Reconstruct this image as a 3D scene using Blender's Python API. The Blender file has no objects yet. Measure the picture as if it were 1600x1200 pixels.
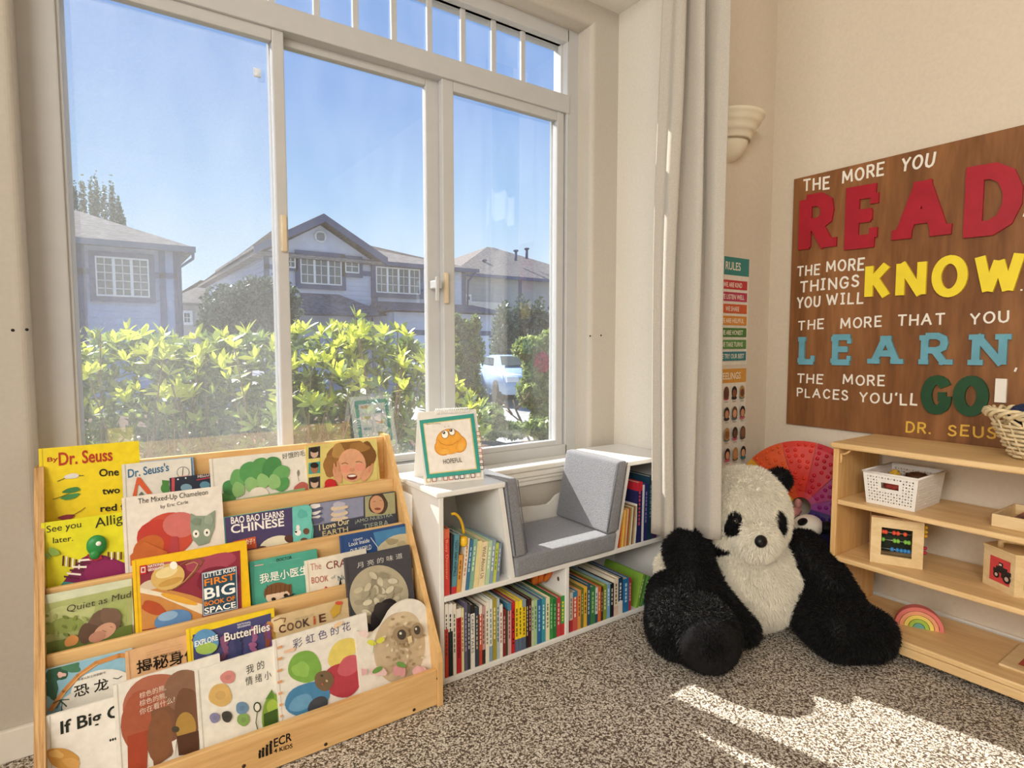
import bpy, bmesh, math, random
import numpy as np
from mathutils import Vector, Matrix, noise as mnoise
random.seed(7); rng = np.random.default_rng(7)
S = bpy.context.scene; COL = S.collection
R = math.radians
# ---------------------------------------------------------------- camera, sky, sun, lights, exposure
cam_d = bpy.data.cameras.new('camera'); cam = bpy.data.objects.new('camera', cam_d); COL.objects.link(cam)
cam_d.sensor_width = 36; cam_d.lens = 917/1600*36; cam_d.clip_start = .02; cam_d.clip_end = 400
cam.location = (0, 0, 1.0); cam.rotation_euler = (R(90-3.93), 0, R(-34.9)); S.camera = cam
W = bpy.data.worlds.new('sky'); S.world = W; W.use_nodes = True
nt = W.node_tree; nt.nodes.clear()
wo = nt.nodes.new('ShaderNodeOutputWorld'); bg = nt.nodes.new('ShaderNodeBackground')
tc = nt.nodes.new('ShaderNodeTexCoord'); sx = nt.nodes.new('ShaderNodeSeparateXYZ'); cr = nt.nodes.new('ShaderNodeValToRGB')
nt.links.new(tc.outputs['Generated'], sx.inputs[0]); nt.links.new(sx.outputs['Z'], cr.inputs[0])
nt.links.new(cr.outputs[0], bg.inputs[0]); nt.links.new(bg.outputs[0], wo.inputs[0])
e = cr.color_ramp.elements; e[0].position = 0.0; e[0].color = (.92, 1.04, 1.08, 1); e[1].position = 1.0; e[1].color = (.16, .33, .78, 1)
for p, c in ((.10, (.76, .95, 1.10, 1)), (.22, (.46, .72, 1.06, 1)), (.36, (.28, .50, .94, 1)), (.6, (.19, .38, .82, 1))):
    q = e.new(p); q.color = c
bg.inputs[1].default_value = .76
sun_d = bpy.data.lights.new('sun', 'SUN'); sun = bpy.data.objects.new('sun', sun_d); COL.objects.link(sun)
sun_d.energy = 8.5; sun_d.angle = R(.55); sun_d.color = (1, .95, .86)
sun.rotation_euler = Vector((.25, -1.0, -.81)).to_track_quat('-Z', 'Y').to_euler(); sun.location = (-3, 12, 10)
def area(name, loc, target, size, power, color):
    d = bpy.data.lights.new(name, 'AREA'); o = bpy.data.objects.new(name, d); COL.objects.link(o)
    d.shape = 'RECTANGLE'; d.size = size[0]; d.size_y = size[1]; d.energy = power; d.color = color
    o.location = loc; o.rotation_euler = (Vector(target)-Vector(loc)).to_track_quat('-Z', 'Y').to_euler()
area('ceiling_fill_lamp', (-2.15, -1.7, 2.85), (1.7, 1.2, .5), (1.7, 1.8), 132, (1, .965, .90))  # unseen fill lamp added overhead to brighten the interior
area('left_fill_lamp', (-2.9, .1, 1.5), (2.2, .5, .9), (1.6, 1.4), 42, (1, .97, .92))  # unseen side fill lamp, added to light the right and alcove walls
S.view_settings.view_transform = 'Standard'; S.view_settings.look = 'None'; S.view_settings.gamma = 1
S.view_settings.use_curve_mapping = False; S.view_settings.exposure = 0.38
S.cycles.max_bounces = 10; S.cycles.transparent_max_bounces = 24; S.cycles.sample_clamp_indirect = 6

# ---------------------------------------------------------------- sight lines of the survey (1600 x 1200 frame) -> metres
_F = 917.0; _P = R(3.93); _A = R(34.9)
_fw = np.array([math.sin(_A)*math.cos(_P), math.cos(_A)*math.cos(_P), -math.sin(_P)])
_rt = np.array([math.cos(_A), -math.sin(_A), 0]); _up = np.cross(_rt, _fw); _O = np.array([0, 0, 1.0])
def ray(x, y): return _fw*_F + _rt*(x-800) - _up*(y-600)
def hit(x, y, n, c): r = ray(x, y); n = np.array(n, float); return _O + r*((c-n@_O)/(n@r))
def onY(x, y, Y): return hit(x, y, (0, 1, 0), Y)
def onX(x, y, X): return hit(x, y, (1, 0, 0), X)
def onZ(x, y, Z): return hit(x, y, (0, 0, 1), Z)

# ---------------------------------------------------------------- colours and materials
def lin(c): c /= 255; return c/12.92 if c <= .04045 else ((c+.055)/1.055)**2.4
def hx(h):
    h = h.lstrip('#'); h = ''.join(c*2 for c in h) if len(h) == 3 else h; return tuple(lin(int(h[i:i+2], 16)) for i in (0, 2, 4)) + (1,)
MATS = {}
def mat(name, color, rough=.6, var=.06, scale=18, bump=0, spec=.35, stretch=(1, 1, 1), trans=0, metal=0, sheen=0, detail=4):
    if name in MATS: return MATS[name]
    m = bpy.data.materials.new(name); m.use_nodes = True; t = m.node_tree; b = t.nodes['Principled BSDF']
    c = hx(color) if isinstance(color, str) else color
    b.inputs['Roughness'].default_value = rough; b.inputs['Specular IOR Level'].default_value = spec; b.inputs['Metallic'].default_value = metal
    if sheen: b.inputs['Sheen Weight'].default_value = sheen
    co = t.nodes.new('ShaderNodeTexCoord'); mp = t.nodes.new('ShaderNodeMapping'); mp.inputs['Scale'].default_value = stretch
    n = t.nodes.new('ShaderNodeTexNoise'); n.inputs['Scale'].default_value = scale; n.inputs['Detail'].default_value = detail
    r = t.nodes.new('ShaderNodeValToRGB')
    r.color_ramp.elements[0].color = tuple(max(0, v*(1-var*2.2)) for v in c[:3])+(1,); r.color_ramp.elements[0].position = .3
    r.color_ramp.elements[1].color = tuple(min(1, v*(1+var*1.6)) for v in c[:3])+(1,); r.color_ramp.elements[1].position = .7
    t.links.new(co.outputs['Object'], mp.inputs[0]); t.links.new(mp.outputs[0], n.inputs['Vector']); t.links.new(n.outputs['Fac'], r.inputs[0])
    t.links.new(r.outputs[0], b.inputs['Base Color'])
    if bump:
        bp = t.nodes.new('ShaderNodeBump'); bp.inputs['Strength'].default_value = bump; bp.inputs['Distance'].default_value = .004
        t.links.new(n.outputs['Fac'], bp.inputs['Height']); t.links.new(bp.outputs[0], b.inputs['Normal'])
    if trans:
        tr = t.nodes.new('ShaderNodeBsdfTranslucent'); mx = t.nodes.new('ShaderNodeMixShader'); mx.inputs[0].default_value = trans
        t.links.new(r.outputs[0], tr.inputs[0]); out = t.nodes['Material Output']
        t.links.new(b.outputs[0], mx.inputs[1]); t.links.new(tr.outputs[0], mx.inputs[2]); t.links.new(mx.outputs[0], out.inputs[0])
    MATS[name] = m; return m
# printed paper: colour comes from the print itself (a colour attribute), with a faint mottling of ink
pm = bpy.data.materials.new('printed_paper'); pm.use_nodes = True; t = pm.node_tree; b = t.nodes['Principled BSDF']
at = t.nodes.new('ShaderNodeAttribute'); at.attribute_name = 'Col'; nz = t.nodes.new('ShaderNodeTexNoise'); nz.inputs['Scale'].default_value = 60; nz.inputs['Detail'].default_value = 6
co = t.nodes.new('ShaderNodeTexCoord'); t.links.new(co.outputs['Object'], nz.inputs['Vector'])
mr = t.nodes.new('ShaderNodeMapRange'); mr.inputs['From Min'].default_value = .3; mr.inputs['From Max'].default_value = .7; mr.inputs['To Min'].default_value = .93; mr.inputs['To Max'].default_value = 1.05
t.links.new(nz.outputs['Fac'], mr.inputs[0]); mm = t.nodes.new('ShaderNodeVectorMath'); mm.operation = 'SCALE'
t.links.new(at.outputs['Color'], mm.inputs[0]); t.links.new(mr.outputs[0], mm.inputs['Scale']); t.links.new(mm.outputs[0], b.inputs['Base Color'])
b.inputs['Roughness'].default_value = .42; b.inputs['Specular IOR Level'].default_value = .35
PRINT = pm
def wood(name, light, dark, rough=.45, stretch=(1.2, 14, 14), scale=2.2, spec=.4):
    m = bpy.data.materials.new(name); m.use_nodes = True; t = m.node_tree; b = t.nodes['Principled BSDF']
    co = t.nodes.new('ShaderNodeTexCoord'); mp = t.nodes.new('ShaderNodeMapping'); mp.inputs['Scale'].default_value = stretch
    n = t.nodes.new('ShaderNodeTexNoise'); n.inputs['Scale'].default_value = scale; n.inputs['Detail'].default_value = 7; n.inputs['Distortion'].default_value = 1.4
    n2 = t.nodes.new('ShaderNodeTexNoise'); n2.inputs['Scale'].default_value = scale*9; n2.inputs['Detail'].default_value = 3
    ad = t.nodes.new('ShaderNodeMath'); ad.operation = 'MULTIPLY_ADD'; ad.inputs[1].default_value = .3
    r = t.nodes.new('ShaderNodeValToRGB'); r.color_ramp.elements[0].color = hx(dark); r.color_ramp.elements[0].position = .42
    r.color_ramp.elements[1].color = hx(light); r.color_ramp.elements[1].position = .86
    t.links.new(co.outputs['Object'], mp.inputs[0]); t.links.new(mp.outputs[0], n.inputs['Vector']); t.links.new(mp.outputs[0], n2.inputs['Vector'])
    t.links.new(n2.outputs['Fac'], ad.inputs[0]); t.links.new(n.outputs['Fac'], ad.inputs[2]); t.links.new(ad.outputs[0], r.inputs[0])
    t.links.new(r.outputs[0], b.inputs['Base Color']); b.inputs['Roughness'].default_value = rough; b.inputs['Specular IOR Level'].default_value = spec
    bp = t.nodes.new('ShaderNodeBump'); bp.inputs['Strength'].default_value = .08; bp.inputs['Distance'].default_value = .002
    t.links.new(ad.outputs[0], bp.inputs['Height']); t.links.new(bp.outputs[0], b.inputs['Normal']); MATS[name] = m; return m
BIRCH_X = wood('birch_along_x', '#e8c084', '#d3a468')
BIRCH_Y = wood('birch_along_y', '#edcb96', '#d9b077', stretch=(14, 1.2, 14))
BIRCH_Z = wood('birch_upright', '#e8c084', '#cf9f62', stretch=(14, 14, 1.2))
PLY = wood('plywood_edge', '#dcb277', '#9d6f3c', stretch=(26, 1.0, 1.0), scale=6)
WALNUT = wood('stained_plywood', '#9a683e', '#6a4223', rough=.5, stretch=(7, 5, .8), scale=1.6, spec=.3)
PALE = wood('pale_toy_wood', '#ecd3a4', '#d9b985', stretch=(10, 2, 10))
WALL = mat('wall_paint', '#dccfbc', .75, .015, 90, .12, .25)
WALL2 = mat('alcove_paint', '#d9d3c7', .75, .015, 90, .12, .25)
CEIL = mat('ceiling_paint', '#e8e4dc', .8, .01, 60, .2, .2)
TRIM = mat('white_trim', '#ece7dc', .4, .012, 20, 0, .4)
VINYL = mat('white_vinyl', '#c3c2c1', .38, .012, 20, 0, .4)
LAM = mat('white_laminate', '#e9e7e2', .3, .01, 20, 0, .45)
FELT = mat('grey_felt', '#85868b', .9, .10, 260, .5, .15, sheen=.3)
PAGES = mat('page_block', '#d9cdb4', .8, .12, 30, 0, .2, stretch=(60, 1, 60))
PLAST = mat('white_plastic', '#eeeae4', .35, .01)
BLACKP = mat('black_print', '#15140f', .5, .03)
CLOTH = mat('linen_curtain', '#cdc5b9', .85, .05, 340, .25, .15, trans=.22)

# ---------------------------------------------------------------- mesh helpers
def link(name, me, m=None, parent=None):
    o = bpy.data.objects.new(name, me); COL.objects.link(o)
    if m: 
        for q in (m if isinstance(m, (list, tuple)) else [m]): me.materials.append(q)
    if parent: o.parent = parent
    return o
class MB:
    """collects shapes in world metres; build() makes one mesh in the parent's own frame"""
    def __init__(s): s.v = []; s.f = []; s.c = []; s.mi = []; s.cur = (1, 1, 1, 1); s.m = 0; s.sm = []
    def add(s, vs, fs, smooth=False):
        o = len(s.v); s.v.extend([tuple(map(float, p)) for p in vs])
        for f in fs: s.f.append(tuple(i+o for i in f)); s.c.append(s.cur); s.mi.append(s.m); s.sm.append(smooth)
    def box(s, x0, x1, y0, y1, z0, z1):
        s.add([(x0, y0, z0), (x1, y0, z0), (x1, y1, z0), (x0, y1, z0), (x0, y0, z1), (x1, y0, z1), (x1, y1, z1), (x0, y1, z1)],
              [(0, 3, 2, 1), (4, 5, 6, 7), (0, 1, 5, 4), (1, 2, 6, 5), (2, 3, 7, 6), (3, 0, 4, 7)]); return s
    def rbox(s, x0, x1, y0, y1, z0, z1, b=.004, seg=2):
        bm = bmesh.new(); bmesh.ops.create_cube(bm, size=1)
        for v in bm.verts: v.co = Vector(((x0+x1)/2+v.co.x*(x1-x0), (y0+y1)/2+v.co.y*(y1-y0), (z0+z1)/2+v.co.z*(z1-z0)))
        bmesh.ops.bevel(bm, geom=bm.edges[:], offset=b, segments=seg, affect='EDGES', profile=.5)
        s.frombm(bm); return s
    def frombm(s, bm, M=None, smooth=False):
        bm.verts.index_update(); s.add([(M @ v.co if M else v.co) for v in bm.verts], [[v.index for v in f.verts] for f in bm.faces], smooth); bm.free()
    def obox(s, c, ux, uy, uz, hx_, hy, hz):
        c = Vector(c); ux = Vector(ux)*hx_; uy = Vector(uy)*hy; uz = Vector(uz)*hz
        P = [c+a*ux+b_*uy+d*uz for d in (-1, 1) for a, b_ in ((-1, -1), (1, -1), (1, 1), (-1, 1))]
        s.add(P, [(0, 3, 2, 1), (4, 5, 6, 7), (0, 1, 5, 4), (1, 2, 6, 5), (2, 3, 7, 6), (3, 0, 4, 7)]); return s
    def prism(s, pts, d):                       # planar outline pts (3d) swept by vector d
        n = len(pts); d = Vector(d); A = [Vector(p) for p in pts]; B = [p+d for p in A]
        s.add(A+B, [tuple(range(n))[::-1], tuple(range(n, 2*n))]+[(i, (i+1) % n, n+(i+1) % n, n+i) for i in range(n)]); return s
    def tube(s, pts, r, seg=8, closed=False, caps=True):
        P = [Vector(p) for p in pts]; n = len(P); rs = r if isinstance(r, (list, tuple)) else [r]*n; V = []; prev = None
        for i, p in enumerate(P):
            tdir = (P[(i+1) % n]-P[i-1]) if closed else (P[min(i+1, n-1)]-P[max(i-1, 0)])
            tdir.normalize()
            if prev is None: a = tdir.orthogonal().normalized()
            else: a = (prev-tdir*prev.dot(tdir)).normalized()
            prev = a; b_ = tdir.cross(a)
            V += [p+(a*math.cos(q)+b_*math.sin(q))*rs[i] for q in (2*math.pi*k/seg for k in range(seg))]
        F = []
        for i in range(n if closed else n-1):
            j = (i+1) % n
            F += [(i*seg+k, i*seg+(k+1) % seg, j*seg+(k+1) % seg, j*seg+k) for k in range(seg)]
        if caps and not closed: F += [tuple(range(seg))[::-1], tuple((n-1)*seg+k for k in range(seg))]
        s.add(V, F, True); return s
    def lathe(s, prof, c, seg=32, a0=0, a1=2*math.pi, axis='Z'):
        c = Vector(c); full = abs(a1-a0-2*math.pi) < 1e-6; na = seg if full else seg+1; V = []
        for r_, z in prof:
            for k in range(na):
                q = a0+(a1-a0)*k/seg
                V.append(c+(Vector((r_*math.cos(q), r_*math.sin(q), z)) if axis == 'Z' else Vector((r_*math.cos(q), z, r_*math.sin(q)))))
        F = []
        for i in range(len(prof)-1):
            for k in range(seg): j = (k+1) % na if full else k+1; F.append((i*na+k, i*na+j, (i+1)*na+j, (i+1)*na+k))
        s.add(V, F, True); return s
    def ball(s, c, r, M=None, u=16, v=10):
        bm = bmesh.new(); bmesh.ops.create_uvsphere(bm, u_segments=u, v_segments=v, radius=1)
        rr = r if isinstance(r, (list, tuple)) else (r, r, r); X = Matrix.Translation(Vector(c)) @ (M.to_4x4() if M else Matrix()) @ Matrix.Diagonal((*rr, 1))
        s.frombm(bm, X, True); return s
    def build(s, name, m, parent=None, world=True, fixn=True):
        vs = s.v
        if parent is not None and world:
            inv = MW(parent).inverted(); vs = [tuple(inv @ Vector(p)) for p in vs]
        me = bpy.data.meshes.new(name); me.from_pydata(vs, [], s.f)
        me.polygons.foreach_set('use_smooth', s.sm); 
        if max(s.mi, default=0) > 0: me.polygons.foreach_set('material_index', s.mi)
        if any(c != (1, 1, 1, 1) for c in s.c):
            ca = me.color_attributes.new('Col', 'FLOAT_COLOR', 'CORNER'); buf = []
            for p, c in zip(me.polygons, s.c): buf += list(c)*p.loop_total
            ca.data.foreach_set('color', buf)
        me.update()
        return link(name, me, m, parent)
def MW(o):
    M = Matrix.LocRotScale(o.location, o.rotation_euler, o.scale)
    return MW(o.parent) @ M if o.parent else M
def tag(o, label=None, cat=None, group=None, kind=None):
    if label: o['label'] = label
    if cat: o['category'] = cat
    if group: o['group'] = group
    if kind: o['kind'] = kind
    return o
def empty(name, loc, label, cat, group=None, rz=0, rot=None):
    o = bpy.data.objects.new(name, None); COL.objects.link(o); o.empty_display_size = .05
    o.location = tuple(map(float, loc)); o.rotation_euler = rot if rot else (0, 0, rz); return tag(o, label, cat, group)
def struct(name, mb, m, parent=None):
    o = mb.build(name, m, parent)
    if not parent: o['kind'] = 'structure'
    return o
# ---------------------------------------------------------------- lettering: flat glyph meshes from the built-in font
GL = {}; _DG = None
def glyphs(s, bold=0, res=3):
    bold = 0 if bold < .025 else round(min(bold*.5, .02), 3)
    k = (s, bold, res)
    if k in GL: return GL[k]
    cu = bpy.data.curves.new('t', 'FONT'); cu.body = s; cu.size = 1; cu.resolution_u = res; cu.offset = bold; cu.space_line = .85
    ob = bpy.data.objects.new('t', cu); COL.objects.link(ob); dg = bpy.context.evaluated_depsgraph_get(); dg.update()
    me = bpy.data.meshes.new_from_object(ob.evaluated_get(dg)); V = np.array([v.co[:2] for v in me.vertices]) if len(me.vertices) else np.zeros((1, 2))
    me.calc_loop_triangles(); F = [tuple(p.vertices) for p in me.loop_triangles]; bpy.data.objects.remove(ob); bpy.data.curves.remove(cu); bpy.data.meshes.remove(me)
    mn = V.min(0); mx = V.max(0); V = (V-mn)/np.maximum(mx-mn, 1e-6); GL[k] = (V, F, (mx-mn)); return GL[k]
# ---------------------------------------------------------------- a printed face lying in a plane
class Face:
    def __init__(s, o, u, v, w, h, mb=None):
        s.o = np.array(o, float); s.u = np.array(u, float); s.v = np.array(v, float); s.n = np.cross(s.u, s.v); s.w = w; s.h = h; s.L = 0; s.mb = mb or MB()
    def uv(s, px, py):
        p = hit(px, py, s.n, s.n@s.o)-s.o; return (float(p@s.u), float(p@s.v))
    def P(s, a, b_, lift=None): return s.o+s.u*a+s.v*b_+s.n*(s.lift if lift is None else lift)
    def nxt(s): s.L += 1; s.lift = .00045+.00022*s.L
    def clip(s, pts, m=.0008):
        for ax, lim, sg in ((0, m, 1), (0, s.w-m, -1), (1, m, 1), (1, s.h-m, -1)):
            out = []
            for i in range(len(pts)):
                a, b_ = pts[i-1], pts[i]; da = (a[ax]-lim)*sg; db = (b_[ax]-lim)*sg
                if (da >= 0) != (db >= 0): q = da/(da-db); out.append((a[0]+(b_[0]-a[0])*q, a[1]+(b_[1]-a[1])*q))
                if db >= 0: out.append(b_)
            pts = out
            if len(pts) < 3: return []
        return pts
    def puv(s, pts, c, nolayer=False):
        pts = s.clip(list(pts))
        if len(pts) < 3: return
        if not nolayer: s.nxt()
        s.mb.cur = hx(c) if isinstance(c, str) else c; ar = sum(pts[i-1][0]*pts[i][1]-pts[i][0]*pts[i-1][1] for i in range(len(pts)))
        if ar < 0: pts = pts[::-1]
        s.mb.add([s.P(*p) for p in pts], [tuple(range(len(pts)))])
    def poly(s, pts, c): s.puv([s.uv(*p) for p in pts], c)
    def ell(s, x, y, rx, ry, c, a=0, n=20, wob=0):          # ellipse given in frame units, laid into the plane
        ca, sa = math.cos(R(a)), math.sin(R(a)); pts = []
        for k in range(n):
            q = 2*math.pi*k/n; k_ = 1+wob*math.sin(q*3+x)+wob*.6*math.sin(q*5+y); X = rx*k_*math.cos(q); Y = ry*k_*math.sin(q); pts.append(s.uv(x+X*ca-Y*sa, y+X*sa+Y*ca))
        s.puv(pts, c)
    def line(s, pts, w, c):
        P = [np.array(s.uv(*p)) for p in pts]; w = w/1000.
        s.nxt()
        for a, b_ in zip(P, P[1:]):
            d = b_-a; L = np.linalg.norm(d)
            if L < 1e-6: continue
            d /= L; q = np.array((-d[1], d[0]))*w/2; e_ = d*w*.3; s.puv([tuple(a-e_-q), tuple(b_+e_-q), tuple(b_+e_+q), tuple(a-e_+q)], c, True)
    def text(s, t_, p0, p1, hpx, c, bold=.0, shear=0):       # baseline-left and baseline-right in frame units, height in frame units
        V, F, sz = glyphs(t_, bold); s.nxt(); A = np.array(s.uv(*p0)); B = np.array(s.uv(*p1)); T = np.array(s.uv(p0[0], p0[1]-hpx)); hh = abs(T[1]-A[1])
        d = B-A; upv = np.array((0, 1.0)); s.mb.cur = hx(c) if isinstance(c, str) else c
        Q = [tuple(A+d*(x+shear*y*hh/max(np.linalg.norm(d), 1e-6))+upv*hh*y) for x, y in V]
        if all(0 <= q[0] <= s.w and 0 <= q[1] <= s.h for q in Q): s.mb.add([s.P(*q) for q in Q], F)
        else:
            for f in F:
                pts = s.clip([Q[i] for i in f])
                if len(pts) > 2: s.mb.add([s.P(*p) for p in pts], [tuple(range(len(pts)))])

# ================================================================ THE ROOM
XR, XA, YW, YP, YA = 2.34, 1.79, 1.80, 1.44, 1.885          # right wall, alcove side wall, window wall, poster wall, window frame plane
XL, YB, ZC, ZA = -3.2, -3.4, 2.95, 2.345
OX0, OX1, OZ0, OZ1 = -.140, 1.645, .530, 2.262               # window opening
carpet = bpy.data.materials.new('carpet_pile'); carpet.use_nodes = True; t = carpet.node_tree; b = t.nodes['Principled BSDF']
co = t.nodes.new('ShaderNodeTexCoord'); n1 = t.nodes.new('ShaderNodeTexNoise'); n1.inputs['Scale'].default_value = 150; n1.inputs['Detail'].default_value = 3; n1.inputs['Distortion'].default_value = 1.2
v1 = t.nodes.new('ShaderNodeTexVoronoi'); v1.inputs['Scale'].default_value = 170
ad = t.nodes.new('ShaderNodeMath'); ad.operation = 'MULTIPLY_ADD'; ad.inputs[1].default_value = -.35
r = t.nodes.new('ShaderNodeValToRGB'); r.color_ramp.elements[0].position = .24; r.color_ramp.elements[0].color = hx('#685a4d'); r.color_ramp.elements[1].position = .45; r.color_ramp.elements[1].color = hx('#fbf3e6')
q = r.color_ramp.elements.new(.325); q.color = hx('#c9bba8')
n2 = t.nodes.new('ShaderNodeTexNoise'); n2.inputs['Scale'].default_value = 5; mx = t.nodes.new('ShaderNodeMixRGB'); mx.blend_type = 'MULTIPLY'; mx.inputs[0].default_value = .25
t.links.new(co.outputs['Object'], n1.inputs['Vector']); t.links.new(co.outputs['Object'], v1.inputs['Vector']); t.links.new(co.outputs['Object'], n2.inputs['Vector'])
t.links.new(v1.outputs['Distance'], ad.inputs[0]); t.links.new(n1.outputs['Fac'], ad.inputs[2]); t.links.new(ad.outputs[0], r.inputs[0])
t.links.new(r.outputs[0], mx.inputs[1]); t.links.new(n2.outputs['Fac'], mx.inputs[2]); t.links.new(mx.outputs[0], b.inputs['Base Color'])
bp = t.nodes.new('ShaderNodeBump'); bp.inputs['Strength'].default_value = .9; bp.inputs['Distance'].default_value = .006
t.links.new(ad.outputs[0], bp.inputs['Height']); t.links.new(bp.outputs[0], b.inputs['Normal']); b.inputs['Roughness'].default_value = .95; b.inputs['Specular IOR Level'].default_value = .1
m = MB(); m.box(XL-.1, XR+.12, YB-.1, YW+.0, -.12, 0); struct('floor', m, carpet)
m = MB(); m.box(XL-.1, XR+.12, YB-.1, YP, ZC, ZC+.1); struct('ceiling', m, CEIL)
m = MB(); m.box(-.62, XA, YP, YW, ZA, ZC+.1); struct('ceiling_alcove', m, CEIL)
# window wall with a rounded opening
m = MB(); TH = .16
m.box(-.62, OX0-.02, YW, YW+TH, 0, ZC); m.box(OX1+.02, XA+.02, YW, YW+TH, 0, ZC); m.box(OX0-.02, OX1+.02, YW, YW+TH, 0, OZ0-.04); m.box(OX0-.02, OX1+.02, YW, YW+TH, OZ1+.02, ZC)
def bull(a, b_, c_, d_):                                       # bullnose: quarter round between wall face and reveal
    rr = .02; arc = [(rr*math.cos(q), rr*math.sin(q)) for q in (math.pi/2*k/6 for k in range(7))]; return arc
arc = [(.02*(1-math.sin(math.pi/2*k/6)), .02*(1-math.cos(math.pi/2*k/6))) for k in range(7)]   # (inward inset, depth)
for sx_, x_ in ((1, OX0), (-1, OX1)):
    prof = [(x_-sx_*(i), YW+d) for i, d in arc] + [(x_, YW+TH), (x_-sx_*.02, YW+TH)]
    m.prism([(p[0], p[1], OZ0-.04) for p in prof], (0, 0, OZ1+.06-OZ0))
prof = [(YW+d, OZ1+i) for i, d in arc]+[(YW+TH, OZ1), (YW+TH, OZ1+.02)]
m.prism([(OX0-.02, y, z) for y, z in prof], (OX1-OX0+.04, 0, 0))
struct('wall_window', m, mat('window_wall_paint_shaded', '#c4bcb0', .75, .015, 90, .12, .25))  # alcove paint darkened here: the wall's backlit shade is put into its colour
m = MB(); m.box(XA, XA+.14, YP+.12, YW+TH, 0, ZC+.1); struct('wall_alcove_right', m, WALL2)
m = MB(); m.box(-.76, -.62, YP, YW+TH, 0, ZC+.1); struct('wall_alcove_left', m, WALL2)
m = MB(); m.box(XA, XR, YP, YP+.12, 0, ZC); struct('wall_back_right', m, WALL)
m = MB(); m.box(XL, -.62, YP, YP+.12, 0, ZC); struct('wall_back_left', m, WALL)
m = MB(); m.box(XR, XR+.12, YB, YP+.12, 0, ZC); struct('wall_right', m, WALL)
m = MB(); m.box(XL-.1, XL, YB, YP+.12, 0, ZC); struct('wall_left', m, WALL)
m = MB(); m.box(XL, XR, YB-.1, YB, 0, ZC); struct('wall_front', m, WALL)
def base(name, x0, x1, y0, y1, along):
    m = MB(); m.rbox(x0, x1, y0, y1, 0, .078, .003)
    struct(name, m, TRIM)
base('baseboard_window', -.62, OX1+.14, YW-.014, YW, 0); base('baseboard_right', XR-.014, XR, YB, YP, 1); base('baseboard_back', XA+.0, XR-.014, YP-.014, YP, 0)
# sill and apron of the window
m = MB(); m.rbox(OX0-.012, OX1+.03, YW-.026, YA+.0, .512, .534, .006); m.rbox(OX0-.008, OX1+.02, YW-.020, YW, .488, .512, .005); m.rbox(OX0-.008, OX1+.02, YW-.015, YW, .474, .488, .004); m.rbox(OX0-.008, OX1+.02, YW-.010, YW, .456, .474, .003)
struct('window_sill', m, TRIM)
# screw holes left in the wall beside the window
for i, (px, py) in enumerate(((20, 516), (42, 515), (922, 525), (939, 524))):
    p = onY(px, py, YW); m = MB(); m.lathe([(0, -.0015), (.0032, -.0015), (.0036, .0), (.0, .001)][::1], (0, 0, 0), 10, axis='Y')
    m.v = [(a+p[0], b_+p[1], c_+p[2]) for a, b_, c_ in m.v]; struct('trim_%d' % (i+1), m, BLACKP)

# ---------------------------------------------------------------- window_1: fixed lights, slider and transom
win = bpy.data.objects.new('window_1', None); COL.objects.link(win); win.location = (.73, YA, .55); win['kind'] = 'structure'
glass = bpy.data.materials.new('window_glass'); glass.use_nodes = True; t = glass.node_tree; t.nodes.clear()
def glassmat(gm, dust, screen):
    t = gm.node_tree; out = t.nodes.new('ShaderNodeOutputMaterial'); tr = t.nodes.new('ShaderNodeBsdfTransparent'); gl = t.nodes.new('ShaderNodeBsdfGlossy'); gl.inputs['Roughness'].default_value = .0
    tr.inputs[0].default_value = (.97, .99, 1, 1)
    fr = t.nodes.new('ShaderNodeFresnel'); fr.inputs['IOR'].default_value = 2.3; mx = t.nodes.new('ShaderNodeMixShader')
    t.links.new(fr.outputs[0], mx.inputs[0]); t.links.new(tr.outputs[0], mx.inputs[1]); t.links.new(gl.outputs[0], mx.inputs[2])
    df = t.nodes.new('ShaderNodeBsdfTranslucent'); df.inputs[0].default_value = (.9, .92, .95, 1)
    co = t.nodes.new('ShaderNodeTexCoord'); nz = t.nodes.new('ShaderNodeTexNoise'); nz.inputs['Scale'].default_value = 6; nz.inputs['Detail'].default_value = 5
    mp = t.nodes.new('ShaderNodeMapping'); mp.inputs['Scale'].default_value = (1.5, 1, .5)
    t.links.new(co.outputs['Object'], mp.inputs[0]); t.links.new(mp.outputs[0], nz.inputs['Vector'])
    mr = t.nodes.new('ShaderNodeMapRange'); mr.inputs['From Min'].default_value = .35; mr.inputs['From Max'].default_value = .75; mr.inputs['To Min'].default_value = dust*.6; mr.inputs['To Max'].default_value = dust*1.7
    t.links.new(nz.outputs['Fac'], mr.inputs[0]); m2 = t.nodes.new('ShaderNodeMixShader'); t.links.new(mr.outputs[0], m2.inputs[0]); t.links.new(mx.outputs[0], m2.inputs[1]); t.links.new(df.outputs[0], m2.inputs[2])
    t.links.new(m2.outputs[0], out.inputs[0])
glassmat(glass, .034, 0)
scr = bpy.data.materials.new('insect_screen'); scr.use_nodes = True; scr.node_tree.nodes.clear(); t = scr.node_tree
out = t.nodes.new('ShaderNodeOutputMaterial'); tr = t.nodes.new('ShaderNodeBsdfTransparent'); df = t.nodes.new('ShaderNodeBsdfDiffuse'); df.inputs[0].default_value = (.42, .44, .46, 1); mx = t.nodes.new('ShaderNodeMixShader'); mx.inputs[0].default_value = .16
tl = t.nodes.new('ShaderNodeBsdfTranslucent'); tl.inputs[0].default_value = (.6, .62, .64, 1); a2 = t.nodes.new('ShaderNodeMixShader'); t.links.new(df.outputs[0], a2.inputs[1]); t.links.new(tl.outputs[0], a2.inputs[2])
t.links.new(tr.outputs[0], mx.inputs[1]); t.links.new(a2.outputs[0], mx.inputs[2]); t.links.new(mx.outputs[0], out.inputs[0])
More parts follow.
